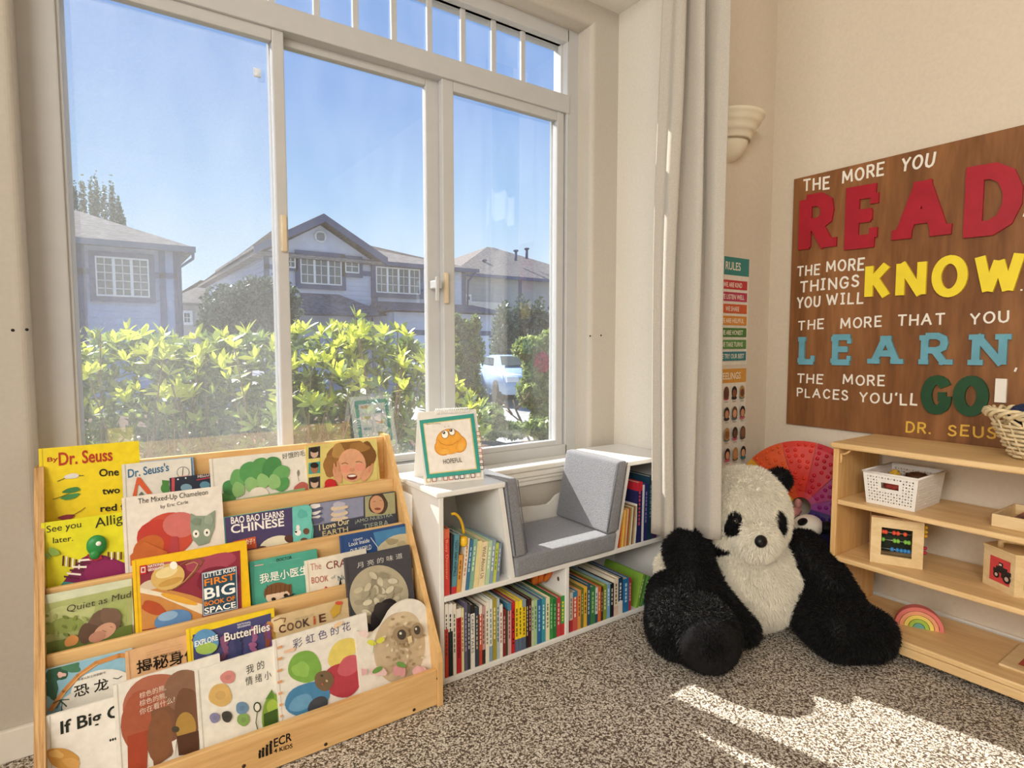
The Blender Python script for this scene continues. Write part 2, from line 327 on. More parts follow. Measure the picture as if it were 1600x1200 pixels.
co = t.nodes.new('ShaderNodeTexCoord'); ck = t.nodes.new('ShaderNodeTexNoise'); ck.inputs['Scale'].default_value = 160; mr = t.nodes.new('ShaderNodeMapRange'); mr.inputs['To Min'].default_value = .05; mr.inputs['To Max'].default_value = .28
t.links.new(co.outputs['Object'], ck.inputs['Vector']); t.links.new(ck.outputs['Fac'], mr.inputs[0]); t.links.new(mr.outputs[0], mx.inputs[0])
FX0, FX1, FZ0, FZ1 = -.146, 1.650, .530, 2.268; Y0 = YA; TB0, TB1 = 1.945, 2.005      # frame, transom bar
m = MB(); D = .09
m.rbox(FX0, FX0+.084, Y0, Y0+D, FZ0, FZ1, .003); m.rbox(FX1-.062, FX1, Y0, Y0+D, FZ0, FZ1, .003); m.rbox(FX0+.052, FX1-.052, Y0, Y0+D, FZ1-.055, FZ1, .003); m.rbox(FX0+.052, FX1-.052, Y0, Y0+D, FZ0, FZ0+.047, .003)
m.rbox(FX0+.05, FX1-.05, Y0-.004, Y0+D, TB0-.012, TB1, .003)
m.build('window_frame', VINYL, win)
for x0, x1, z0, z1, y in ((-.066, .484, .575, 1.935, .008), (.448, 1.030, .582, 1.945, .040), (1.020, 1.580, .575, 1.935, .008)):
    sw = .034 if x0 > 1 else (.028 if x0 < 0 else .014); f = MB(); yy = Y0+y; sd = .03
    rw = {0: .05}.get(0); r_ = .052 if x0 > 1 or x0 < 0 else .02; l_ = .016 if x0 < 0 else r_
    if x0 > 1: l_, r_ = .046, .036
    if x0 < 0: l_, r_ = .012, .034
    if 0 < x0 < 1: l_, r_ = .042, .058
    f.rbox(x0, x0+l_, yy, yy+sd, z0, z1, .003); f.rbox(x1-r_, x1, yy, yy+sd, z0, z1, .003); tz = .036
    f.rbox(x0+l_, x1-r_, yy, yy+sd, z1-tz, z1, .003); f.rbox(x0+l_, x1-r_, yy, yy+sd, z0, z0+.022, .003)
    fo = f.build('sash', VINYL, win)
    g = MB(); g.add([(x0+l_, yy+.016, z0+.02), (x1-r_, yy+.016, z0+.02), (x1-r_, yy+.016, z1-tz), (x0+l_, yy+.016, z1-tz)], [(0, 1, 2, 3)]); g.build('pane', glass, fo)
for xx in (-.066, 1.04):                                       # insect screens outside the two sliding lights
    g = MB(); g.add([(xx+.02, Y0+.075, .60), (xx+.52, Y0+.075, .60), (xx+.52, Y0+.075, 1.91), (xx+.02, Y0+.075, 1.91)], [(0, 1, 2, 3)])
    if xx < 0: g.build('insect_screen', scr, win)
    f = MB(); x0, x1 = xx+.008, xx+.534
    f.box(x0, x0+.012, Y0+.07, Y0+.078, .585, 1.925); f.box(x1-.012, x1, Y0+.07, Y0+.078, .585, 1.925); f.build('screen_frame', VINYL, win)
# pulls and catch
for x, z in ((.468, 1.335), (1.004, 1.20)):
    m = MB(); m.rbox(x-.009 if x < .6 else x+.014, x+.009 if x < .6 else x+.030, Y0-.008, Y0+.012, z-.055, z+.055, .004); tag(m.build('pull_handle', mat('cream_vinyl', '#d8c6a8', .4), win), 'cream finger pull')
m = MB(); m.rbox(.975, .998, Y0-.022, Y0+.03, 1.195, 1.225, .004); m.rbox(.972, .985, Y0-.028, Y0-.018, 1.15, 1.235, .003); m.build('latch', VINYL, win)
m = MB(); m.rbox(.405, .425, Y0+.045, Y0+.055, 1.80, 1.825, .002); m.build('screen_tab', VINYL, win)
# transom: eleven panes between muntins
tx = [.060, .194, .327, .460, .594, .720, .854, .988, .121+1.003, 1.257, 1.394]; e_ = [FX0+.052]+tx+[FX1-.052]
g = MB(); g.add([(e_[0], Y0+.05, TB1), (e_[-1], Y0+.05, TB1), (e_[-1], Y0+.05, FZ1-.042), (e_[0], Y0+.05, FZ1-.042)], [(0, 1, 2, 3)]); g.build('transom_pane', glass, win)
for x in tx:
    m = MB(); m.rbox(x-.010, x+.010, Y0+.035, Y0+.047, TB1, FZ1-.042, .002); m.build('muntin', VINYL, win)
m = MB(); m.rbox(e_[0], e_[-1], Y0+.03, Y0+.05, FZ1-.055, FZ1-.042, .003); m.rbox(e_[-1]-.018, e_[-1], Y0+.03, Y0+.055, TB1, FZ1-.05, .003); m.build('transom_bead', VINYL, win)

# ================================================================ WHITE CUBBY BENCH WITH CUSHIONS
YF, YK = 1.47, 1.77
bench = empty('bookcase_bench', (1.28, 1.62, 0), 'low white bookcase bench with a grey cushioned seat under the window', 'bookcase')
def panel(name, x0, x1, y0, y1, z0, z1, m=LAM, par=None, b=.002, lab=None):
    o = MB().rbox(x0, x1, y0, y1, z0, z1, b).build(name, m, par); 
    if lab: o['label'] = lab
    return o
panel('bottom_board', .772, 1.785, YF, YK, .002, .018, par=bench)
panel('middle_board', .787, 1.785, YF, YK, .250, .266, par=bench)
panel('side_panel', .772, .787, YF+.001, YK, .018, .560, par=bench)
panel('side_panel', 1.769, 1.785, YF+.001, YK, .018, .560, par=bench)
panel('divider', 1.246, 1.262, YF+.001, YK, .018, .250, par=bench)
panel('back_panel', .787, 1.769, YK-.004, YK, .018, .250, par=bench, b=.001)
m = MB(); m.prism([(.787, YK-.004, .266), (1.03, YK-.004, .266), (.985, YK-.004, .560), (.787, YK-.004, .560)], (0, .004, 0)); m.build('back_panel', LAM, bench)
m = MB(); m.prism([(1.475, YK-.004, .266), (1.769, YK-.004, .266), (1.769, YK-.004, .560), (1.53, YK-.004, .560)], (0, .004, 0)); m.build('back_panel', LAM, bench)
panel('top_board', .762, 1.000, YF-.004, YK, .560, .577, par=bench, b=.004)
panel('top_board', 1.508, 1.785, YF-.004, YK, .560, .577, par=bench, b=.004)
for xa, xb in ((1.022, .976), (1.469, 1.531)):                # slanted dividers either side of the seat
    m = MB(); m.prism([(xa, YF+.001, .266), (xa+.016, YF+.001, .266), (xb+.016, YF+.001, .560), (xb, YF+.001, .560)], (0, YK-YF-.006, 0)); m.build('slanted_divider', LAM, bench)
pts = [(1.038, .266), (1.47, .266)] + [(1.50, .41), (1.455, .412), (1.435, .405), (1.415, .388), (1.395, .378), (1.36, .378), (1.20, .392), (1.02, .398)]
m = MB(); m.prism([(x, YK-.014, z) for x, z in pts], (0, .012, 0)); m.build('seat_back_board', LAM, bench)
m = MB(); 
for z in (.09, .19): m.lathe([(0, -.0012), (.0048, -.0012), (.0052, 0), (0, .0008)], (0, 0, 0), 12, axis='Y')
m = MB(); m.box(.777, .8, YF-.003, YK, .5535, .5600)
# bolt holes in the divider
h = MB(); 
for y in (1.51,):
    h.add([(1.2455, y+.006*math.cos(q), .20+.008*math.sin(q)) for q in (k*math.pi/6 for k in range(12))], [tuple(range(12))])
h.build('bolt_hole', mat('rusty_hole', '#5a4334', .8), bench)
def cushion(name, bm, label, group=None, bev=.012):
    bmesh.ops.bevel(bm, geom=bm.edges[:], offset=bev, segments=4, affect='EDGES', profile=.6)
    bmesh.ops.subdivide_edges(bm, edges=[e for e in bm.edges if e.calc_length() > .08], cuts=6, use_grid_fill=True)
    for v in bm.verts:
        n_ = mnoise.noise(v.co*9); v.co += Vector((n_, n_, n_))*.0018
    mb = MB(); c = sum((v.co for v in bm.verts), Vector())/len(bm.verts); mb.frombm(bm, None, True); zz = min(p[2] for p in mb.v)
    e = empty('seat_cushion' if 'seat' in name else 'back_cushion', (c.x, c.y, zz), label, 'cushion', 'grey felt bench cushions'); mb.build('cover', FELT, e)
    return e
def hexa(P):
    bm = bmesh.new(); V = [bm.verts.new(p) for p in P]
    for f in ((0, 3, 2, 1), (4, 5, 6, 7), (0, 1, 5, 4), (1, 2, 6, 5), (2, 3, 7, 6), (3, 0, 4, 7)): bm.faces.new([V[i] for i in f])
    bmesh.ops.recalc_face_normals(bm, faces=bm.faces[:]); return bm
y0, y1 = YF-.008, YK-.02
e = cushion('seat', hexa([(1.040, y0, .267), (1.466, y0, .267), (1.466, y1, .267), (1.040, y1, .267), (1.034, y0, .330), (1.478, y0, .330), (1.478, y1, .330), (1.034, y1, .330)]), 'flat grey felt seat cushion on the white bookcase bench')
e = cushion('left', hexa([(1.030, y0, .332), (1.077, y0, .332), (1.077, y1, .332), (1.030, y1, .332), (.996, y0, .585), (1.040, y0, .585), (1.040, y1, .585), (.996, y1, .585)]), 'slanted grey felt back cushion beside the flip calendar')
m = MB(); m.tube([(1.079, y0+.001, .34), (1.042, y0+.001, .578)], .0018, 6); m.tube([(1.034, y0+.001, .34), (.999, y0+.001, .578)], .0018, 6); m.build('piping', mat('grey_piping', '#5f6066', .9), e)
e = cushion('right', hexa([(1.427, y0, .332), (1.478, y0, .332), (1.478, y1, .332), (1.427, y1, .332), (1.478, y0, .585), (1.524, y0, .585), (1.524, y1, .585), (1.478, y1, .585)]), 'slanted grey felt back cushion beside the curtain')
m = MB(); m.tube([(1.428, y0+.001, .34), (1.479, y0+.001, .578)], .0018, 6); m.tube([(1.479, y0+.001, .34), (1.523, y0+.001, .578)], .0018, 6); m.build('piping', MATS['grey_piping'], e)

# ================================================================ BOOKS IN THE CUBBIES
USED = set()
def uniq(l, alts=()):
    for q in (l,)+tuple(alts):
        if q not in USED: USED.add(q); return q
    raise Exception('label used twice: '+l)
def spine_book(x, w, z0, h, depth, col, label, group, col2=None, split=.25, title=None, tcol='#ffffff', lean=0, yf=1.476, cap=None, tb=.01, marks=True, name='book'):
    """upright book, spine to the room. origin = bottom corner of the spine; leans to the right by 'lean' degrees"""
    e = empty(name, (x, yf, z0), label, 'book', group, rot=(0, R(lean), 0))
    c = MB(); w = max(w, .004); th = min(.0012, w*.2); D = depth
    def cb(x0, x1, y0, y1, za, zb, colr): c.cur = hx(colr); c.box(x0, x1, y0, y1, za, zb)
    segs = [(0, h, col)] if not col2 else [(0, h*split, col2), (h*split, h, col)]
    if cap: segs[-1] = (segs[-1][0], h*.86, col); segs.append((h*.86, h, cap))
    for za, zb, cc in segs:
        cb(0, th, 0, D, za, zb, cc); cb(w-th, w, 0, D, za, zb, cc); cb(th, w-th, 0, th, za, zb, cc)
    c.v = [(a + (0 if b_ > .0001 else (.0008 if a < th*.9 or a > w-th*.9 else 0)), b_ , z) for a, b_, z in c.v]
    c.build('cover', PRINT, e, world=False)
    p = MB(); p.box(th, w-th, th, D-.003, .003, h-.004); p.build('pages', PAGES, e, world=False)
    # printing on the spine, reading downwards
    q = MB(); y = -.0005
    if title:
        V, F, sz = glyphs(title, .02); L = h*(.60 if col2 or cap else .72); tw = w*.58; zt = h*(.84 if cap else .90); q.cur = hx(tcol)
        q.add([(w*.5+(Y_-.5)*tw, y, zt-X_*L) for X_, Y_ in V], F)
    elif marks and w > .006:
        q.cur = hx(tcol); k = 0; z = h*.86; rr = random.Random(int(x*1e5))
        while z > h*.34:
            l = rr.uniform(.006, .014); q.box(w*.34, w*.66, y, y+.0003, z-l, z); z -= l+rr.uniform(.003, .006)
    if q.v: q.build('spine_lettering', PRINT, e, world=False)
    return e
ZX = lambda v: 690+.2125*v
ZY = lambda v: 880+.2125*v
def row(data, z0, place, group, lab):
    prev = None
    for i, d in enumerate(data):
        xa, xb, yt, desc, col = d[:5]; kw = d[5] if len(d) > 5 else {}
        A = onY(ZX(xa), ZY(yt), 1.476); A[0] = max(A[0], .7875); B = onY(ZX(xb), ZY(yt), 1.476); h = min(A[2]-z0, .229); w = B[0]-A[0]-.0006
        l = f'{desc} book {("beside the "+prev+" one") if prev else "against the side panel"} {lab}'
        uniq(l); spine_book(A[0], w, z0, h, rng.uniform(.19, .235), col, l, group, **kw); prev = desc
K = dict
LL = [(22, 47, 305, 'white and red', '#efe9dc', K(col2='#c9402c', split=.66, tcol='#3a3a38')),
 (48, 80, 305, 'white and black', '#ece8df', K(col2='#23272b', split=.62, tcol='#333')),
 (81, 106, 305, 'thin cream', '#e6dccb', K(tcol='#5b6a50')),
 (108, 144, 340, 'bright red', '#b9242b', K(title='FROSTY THE SNOWMAN', cap='#e6e0d2')),
 (145, 163, 335, 'pale yellow', '#e8dca6', K(tcol='#a23')),
 (165, 189, 295, 'slate purple', '#5d5a72', K(tcol='#aaa9bb')),
 (190, 210, 305, 'charcoal', '#3a3c40', K(tcol='#ddd')),
 (211, 243, 310, 'black capped white', '#e9e6de', K(title='CREEPY TALES', tcol='#1c1c1c', cap='#222222')),
 (245, 274, 330, 'navy checked', '#39434f', K(tcol='#c9b48d')),
 (275, 297, 315, 'orange red', '#c9573a', K(col2='#bf4630', cap='#e4dccb', tcol='#efe5d5')),
 (298, 320, 320, 'dusty pink', '#c79c97', K(col2='#3b2a2c', tcol='#5b3333')),
 (322, 349, 292, 'plain cream', '#ebe5d2', K(tcol='#6d7a6a')),
 (350, 373, 275, 'white and blue', '#e9ece6', K(col2='#86a3b5', tcol='#54707f')),
 (375, 404, 268, 'mustard olive', '#a79838', K(tcol='#f0e6b2')),
 (405, 425, 262, 'pale blue', '#b4c6cc', K(tcol='#31505f')),
 (426, 449, 310, 'thin white', '#eee9df', K(tcol='#b6453c')),
 (450, 474, 345, 'dark maroon', '#7c2b2b', K(tcol='#ccaa99')),
 (475, 486, 345, 'narrow dark green', '#2f4a36', {}),
 (487, 512, 300, 'rose pink', '#d7a7a3', K(cap='#4f86a3', tcol='#8d4a4a')),
 (514, 539, 290, 'strong red', '#c0262d', K(title='YOU!', tcol='#fff')),
 (541, 566, 285, 'lemon yellow', '#f2d327', K(col2='#5a6b80', tcol='#5a4a10')),
 (567, 592, 280, 'golden yellow', '#f4d92f', K(col2='#5a6b80', tcol='#5a4a10')),
 (593, 620, 275, 'warm yellow', '#f0cf25', K(col2='#55657a', tcol='#5a4a10', cap='#8a9aa5')),
 (622, 640, 270, 'black', '#2a1d1f', K(tcol='#d9c8a8')),
 (641, 660, 265, 'wine coloured', '#4c1d24', K(tcol='#d9b8a8')),
 (661, 680, 278, 'sage', '#c5cfa9', K(tcol='#5d7350')),
 (681, 702, 272, 'mint green', '#a9cf9b', K(tcol='#3d6f4c')),
 (703, 735, 272, 'royal blue', '#2b6aa0', K(tcol='#9dc6e0')),
 (736, 765, 265, 'teal', '#3f9aa8', K(tcol='#d5ebe8')),
 (766, 795, 258, 'ivory', '#ece4bf', K(tcol='#7b7b52')),
 (796, 820, 260, 'leaf green', '#3b9247', K(tcol='#9fd29b')),
 (821, 846, 262, 'forest green', '#2f7a3e', K(tcol='#8fc58c')),
 (848, 874, 258, 'raspberry red', '#c9404a', K(tcol='#f0d0c8')),
 (876, 908, 245, 'green and yellow', '#3e9a4a', K(col2='#c23a36', split=.3, cap='#3e9a4a', tcol='#f2e24a'))]
row(LL, .0185, '', 'books in the lower left compartment of the bench', 'in lower left compartment')
LR = [(942, 965, 222, 'grey', '#c9c3b6', K(col2='#b3303a', split=.3, tcol='#6a6a62')),
 (966, 999, 215, 'red and blue', '#cc5a4c', K(cap='#3d7fa8', tcol='#f3d9c9')),
 (1001, 1025, 205, 'orange', '#e39a4d', K(tcol='#8a3a1c')),
 (1027, 1044, 190, 'olive brown', '#6b7434', K(tcol='#d9d59b')),
 (1046, 1070, 180, 'honey yellow', '#e6b63a', K(tcol='#4a3414')),
 (1072, 1094, 160, 'navy', '#35546c', K(tcol='#c4dde6')),
 (1096, 1130, 178, 'green oval marked', '#3e7f4a', K(tcol='#a8d38e')),
 (1131, 1149, 185, 'white and navy', '#dfe3e2', K(col2='#27506b', tcol='#27506b')),
 (1151, 1172, 178, 'tangerine', '#df6f33', K(tcol='#f5dfb8')),
 (1173, 1189, 180, 'dark brown', '#4a3127', K(tcol='#c9a880')),
 (1191, 1215, 165, 'olive green', '#8fa03e', K(tcol='#eef0c4')),
 (1217, 1240, 155, 'sky blue', '#7ab3d6', K(tcol='#e8f4fa')),
 (1242, 1267, 155, 'black', '#1e1f22', K(tcol='#e6e0d0')),
 (1269, 1300, 118, 'thick ivory', '#ebe0c9', K(col2='#e8c9b8', tcol='#7a5b44')),
 (1301, 1332, 112, 'white and deep navy', '#27405f', K(col2='#efe5d8', split=.36, tcol='#f0f0ea')),
 (1336, 1378, 120, 'bright blue', '#2f78ad', K(tcol='#bfe0f0')),
 (1380, 1395, 115, 'crimson', '#c23340', K(tcol='#f0cfc4'))]
row(LR, .0185, '', 'books in the lower right compartment of the bench', 'in lower right compartment')
for i, (px, w, h, ln, cc, ds) in enumerate(((1396, .012, .125, 17, '#7fa83f', 'grass green'), (1420, .011, .115, 22, '#5f9548', 'mid green'), (1443, .010, .10, 28, '#3c7f8a', 'sea green'))):
    A = onY(ZX(px), ZY(330), 1.476)
    spine_book(1.592+i*.022, w, .0185, h, .2, cc, uniq(f'{ds} book leaning steeply at the end of lower right compartment'), 'leaning books in the lower right compartment', lean=ln, tcol='#dfeac0')
for i, (x, z, cc, ds) in enumerate(((1.575, 0, '#c63a3c', 'red'),)):
    e = empty('book', (1.69, 1.56, .0185), 'red board book lying flat at the end of the lower right compartment', 'book'); m = MB(); m.cur = hx(cc)
    m.box(1.66, 1.76, 1.482, 1.64, .0185, .0205); m.box(1.66, 1.76, 1.482, 1.64, .036, .038); m.build('cover', PRINT, e); m = MB(); m.box(1.662, 1.758, 1.483, 1.639, .0205, .036); m.build('pages', PAGES, e)
# upper left compartment: leaning picture books
z0 = .2665; gx = lambda v: float(onY(680+.13333*v, 915, 1.476)[0])
UL = [(95, 167, .197, 0, 'tall red', '#cf3f3c', K(title='Busy Dinosaur', tcol='#f4a36b', cap='#d96a4a')),
 (167, 180, .178, 2.0, 'black and grey', '#2b2a2c', K(tcol='#8c8c8c')),
 (182, 240, .176, 4.5, 'teal blue', '#5a8f9c', K(title='NOISY BABY ANIMALS', tcol='#fff', col2='#c5323a', split=.12)),
 (243, 292, .112, 5, 'short tan', '#d99b4a', K(tcol='#8a5a1c')),
 (300, 345, .158, 6.5, 'pinkish cream', '#ecdcc6', K(tcol='#b98b6c')),
 (347, 388, .150, 7, 'steel blue', '#3f7598', K(tcol='#b9d9ea')),
 (390, 438, .150, 7, 'soft green', '#8ab49a', K(tcol='#dcecd0')),
 (441, 497, .142, 6.5, 'butter yellow', '#ead9a0', K(marks=False)),
 (500, 574, .136, 6, 'wide cream', '#eddcb2', K(title='Wild About Us', tcol='#4c4436')),
 (577, 625, .134, 6, 'pale green', '#b9d3ab', K(tcol='#f4f4e4')),
 (628, 668, .134, 6, 'grey blue', '#8ea6b8', K(tcol='#f4f4ec')),
 (671, 705, .122, 6, 'lime', '#c7d35a', K(tcol='#7b8a2c')),
 (708, 742, .120, 6, 'dull blue', '#7f92ab', K(tcol='#c9d3dc'))]
prev = None
for xa, xb, h, ln, ds, cc, kw in UL:
    x0_ = max(gx(xa), .7875); w = (gx(xb)-x0_)*.96; l = uniq(f'{ds} book {("beside the "+prev+" one") if prev else "against the side panel"} in upper left compartment')
    spine_book(x0_+.001, w, z0, h, .2 if h > .15 else .16, cc, l, 'books in the upper left compartment of the bench', lean=ln, **kw); prev = ds
# yellow ear defenders hooked over the books
e = empty('ear_defenders', (.855, 1.52, .40), 'yellow plastic ear defenders perched on books in the upper left compartment', 'toy'); m = MB()
ym = mat('yellow_plastic', '#e5b52c', .4)
P_ = [(680+.1333*a, 780+.1333*b_) for a, b_ in ((190, 175), (225, 168), (262, 190), (295, 235), (318, 300), (330, 360), (335, 400))]
m.tube([onY(a, b_, 1.50) for a, b_ in P_], .0045, 8); m.build('headband', ym, e)
a = onY(680+.1333*330, 780+.1333*490, 1.485); m = MB(); m.lathe([(0, -.012), (.008, -.012), (.0115, -.008), (.0125, 0), (.0115, .008), (.008, .012), (0, .012)], (0, 0, 0), 16)
m.v = [(x*1.0+a[0], y*1.3+a[1], z*1.2+a[2]) for x, y, z in m.v]; m.build('ear_cup', ym, e)
# upper right compartment
gx2 = lambda v: float(onY(820+.2834*v, 855, 1.476)[0])
UR = [(514, 524, .130, 'rust', '#c8572c'), (525, 533, .132, 'amber', '#e3a33a'), (534, 541, .134, 'primrose', '#efd67c'), (542, 549, .134, 'orange', '#df8b36'), (550, 558, .136, 'sand', '#d9bf8c'), (559, 566, .136, 'brick red', '#b44a34'),
 (567, 575, .138, 'khaki', '#a89a5c'), (576, 583, .138, 'cream', '#e9dfc4'), (584, 592, .140, 'coffee', '#8a6b4c'), (593, 600, .140, 'buff', '#cdb48a'), (601, 609, .146, 'white', '#e8e6e0')]
prev = None
for xa, xb, h, ds, cc in UR:
    x0_ = gx2(xa); l = uniq(f'thin {ds} book {("beside the "+prev+" one") if prev else "against the slanted divider"} in upper right compartment')
    spine_book(x0_, gx2(xb)-x0_-.0004, z0, h, .2, cc, l, 'thin books in the upper right compartment', lean=5.5, marks=False); prev = ds
for xa, xb, h, ds, cc, kw in ((613, 640, .225, 'navy book with a red top', '#27285a', K(cap='#c02a3a', tcol='#c94a5a')), (642, 652, .212, 'slim white edged book', '#dcdce0', K(marks=False)), (654, 672, .215, 'indigo book', '#2e2f66', K(tcol='#8a8ac0')), (674, 700, .240, 'dark teal book', '#1f3f52', K(tcol='#6a94a5')), (704, 724, .23, 'plum book', '#4a2a5c', K(tcol='#a58ac0'))):
    x0_ = gx2(xa); spine_book(x0_, gx2(xb)-x0_-.0005, z0, h, .22, cc, uniq(f'tall {ds} in upper right compartment beside the curtain'), 'tall books in the upper right compartment', lean=1, **kw)
# orange rubber toy on top of the lower-left books
e = empty('rubber_toy', (1.19, 1.60, .2), 'orange rubber toy with finger-like lobes on lower left books', 'toy'); om = mat('orange_rubber', '#dd7426', .45)
base_ = onY(845, 920, 1.56)
for k, (px, py, tx_, tz_) in enumerate(((834, 906, -.004, .012), (842, 903, .0, .018), (853, 910, .012, .015))):
    a = onY(px, py, 1.56); m = MB(); m.tube([(a[0]-tx_, 1.56, .185), (a[0], 1.555, .200), (a[0]+tx_, 1.55, .214), (a[0]+tx_*1.4, 1.55, .224)], [.012, .013, .011, .005], 12); m.build('lobe', om, e)

# ================================================================ BIRCH BOOK DISPLAY (five tiers) AND ITS BOOKS
disp = empty('book_display_rack', (.30, 1.58, 0), 'birch tiered book display rack with forward-facing picture books', 'book rack')
def tierY(k): return 1.40+.068*k
def tierZ(k): return .105+.12*k
for xa, nm in ((-.140, 'side_panel'), (.722, 'side_panel')):
    m = MB(); pts = [(1.392, 0), (1.392, .125), (1.398, .150), (1.738, .712), (1.775, .712), (1.785, .695), (1.785, 0)]
    w = .018 if xa < 0 else .016
    m.prism([(xa, y, z) for y, z in pts], (w, 0, 0)); m.build(nm, PLY if xa < 0 else BIRCH_Z, disp)
m = MB(); m.rbox(-.122, .722, 1.748, 1.764, .57, .706, .002); m.build('back_board', BIRCH_X, disp)
for k in range(5):
    y, z = tierY(k), tierZ(k)
    if k == 0: m = MB(); m.rbox(-.122, .722, 1.396, 1.412, .004, .105, .002); fb = m.build('front_board', BIRCH_X, disp)
    else: m = MB(); m.rbox(-.122, .722, y, y+.012, z-.065, z, .003); m.build('tier_lip', BIRCH_X, disp)
    m = MB(); m.box(-.122, .722, y+.012, (tierY(k+1)-.0 if k < 4 else 1.748), z-.062, z-.052); m.build('tier_shelf', BIRCH_X, disp)
# maker's mark and bolts on the front board
f = Face((-.122, 1.3962, .004), (1, 0, 0), (0, 0, 1), .844, .101)
f.text('ECR', (428, 1168), (456, 1157), 14, BLACKP and '#15130f', .04); f.text('4 KIDS', (428, 1177), (457, 1168), 7, '#15130f', .03)
for i, (px, py, hh) in enumerate(((404, 1185, 9), (409, 1183, 11), (415, 1181, 14), (421, 1178, 17))):
    a = f.uv(px, py); b_ = f.uv(px+3.6, py-1.3); c = f.uv(px, py-hh); f.puv([a, b_, (b_[0], c[1]), (a[0], c[1])], '#15130f'); f.ell(px+2, py-hh-2.5, 2.1, 2.2, '#15130f', n=10)
f.mb.build('printed_mark', PRINT, disp)
for px, py in ((509, 1163), (647, 1109), (684, 1060), (381, 1197)):
    p = onY(px, py, 1.396); m = MB(); m.lathe([(0, -.0015), (.0035, -.0015), (.0045, 0), (.0045, .001)], (0, 0, 0), 12, axis='Y'); m.v = [(a+p[0], b_+p[1], c_+p[2]) for a, b_, c_ in m.v]; m.build('bolt', mat('dark_bolt', '#4a3a2c', .4, metal=.6), disp)

TILT = .2; NV = np.array((0, -1, TILT)); NV = NV/np.linalg.norm(NV); VV0 = np.array((0, TILT, 1)); VV0 = VV0/np.linalg.norm(VV0)
def facing(k, off, tl, tr, label, color, art, t_=.008, spine=None, h=None, outline=None, yaw=0):
    """hardback leaning in tier k; off orders the books of a tier from back (0) to front"""
    zb = tierZ(k)-.051; bo = (.0125+(.034-off)*.85) if k == 4 else (.0125 if off > 0 else .0235)
    if yaw: n = np.array((yaw, -1, TILT)); n = n/np.linalg.norm(n); u = np.array((1, yaw, 0)); u = u/np.linalg.norm(u); VV = np.cross(n, u)
    else: n = NV; u = np.array((1.0, 0, 0)); VV = VV0
    base = np.array((0, tierY(k)+bo, zb))
    if yaw:
        xa = hit(*tl, NV, NV@base)[0]; base = np.array((xa, base[1], base[2]))
    cc = n@base
    A = hit(*tl, n, cc); B = hit(*tr, n, cc); x0, x1 = A[0], B[0]; zt = (A[2]+B[2])/2
    o = np.array((x0, base[1], zb)); hh = (zt-zb)/VV[2] if h is None else h; w = x1-x0
    e = empty('picture_book', o+np.array((w/2, .02, 0)), label, 'book', 'picture books on the birch display rack' )
    F_ = Face(o, u, VV, w, hh); c = MB(); c.cur = hx(color)
    P = lambda a, b_, d: o+u*a+VV*b_-n*d
    def slab(mb, a0, a1, b0, b1, d0, d1): mb.add([P(a, b_, d) for d in (d0, d1) for a, b_ in ((a0, b0), (a1, b0), (a1, b1), (a0, b1))], [(0, 1, 2, 3), (7, 6, 5, 4), (0, 4, 5, 1), (1, 5, 6, 2), (2, 6, 7, 3), (3, 7, 4, 0)])
    if outline:
        c.prism([P(*q, 0) for q in outline(w, hh)], tuple(-n*.0022)); pp = MB(); ins = [(w*.5+(a-w*.5)*.985, hh*.5+(b_-hh*.5)*.985) for a, b_ in outline(w, hh)]
        pp.prism([P(*q, .0023) for q in ins], tuple(-n*(t_-.0045))); c.prism([P(*q, t_-.002) for q in outline(w, hh)], tuple(-n*.002))
    else:
        slab(c, 0, w, 0, hh, 0, .0022); slab(c, 0, w, 0, hh, t_-.002, t_)
        if spine: c.cur = hx(spine)
        slab(c, 0, .0025, 0, hh, .0022, t_-.002)
        pp = MB(); slab(pp, .0025, w-.003, .003, hh-.003, .0023, t_-.0021)
    c.build('cover', PRINT, e); pp.build('pages', MATS['page_block'], e)
    n0 = len(F_.mb.f)
    if not outline:
        g = hx(color); F_.puv([(.006, .0005), (.0075, .0005), (.0075, hh-.0005), (.006, hh-.0005)], tuple(v*.72 for v in g[:3])+(1,))   # hinge groove
    art(F_)
    if F_.mb.f: F_.mb.build('cover_print', PRINT, e)
    return e
BK = '#17150f'
# ---- tier 5 (top)
def a(f):
    f.text('By', (74, 724), (91, 722), 9, '#a8321c', .03); f.text('Dr. Seuss', (92, 728), (176, 720), 21, '#b5361d', .045)
    f.text('One fish', (155, 745), (213, 741), 12, BK, .05); f.text('two fish', (160, 773), (214, 768), 11, BK, .05); f.text('red fish', (157, 800), (214, 795), 11, BK, .05)
    f.line([(90, 752), (100, 748), (113, 744), (131, 743)], 1.4, '#333'); f.ell(112, 744, 12, 4, '#dcd8cf', -8, wob=.06)
    f.ell(112, 766, 14, 4, '#3f7f45', -10, wob=.08); f.ell(110, 776, 15, 4, '#4a8d4c', -14, wob=.08); f.line([(83, 780), (96, 776), (108, 771)], 1.3, '#24442a')
    f.ell(104, 808, 13, 4, '#8c2f3c', -8, wob=.08); f.line([(112, 806), (128, 797), (133, 793)], 1.3, '#55202a')
facing(4, 0, (60, 702), (217, 688), 'tall yellow picture book with a red author line on the top tier', '#efd41f', a, spine='#d9bb17')
facing(4, .009, (218, 722), (302, 714), 'thin pale blue book whose top edge shows behind the white letter book', '#86add0', lambda f: None, t_=.005)
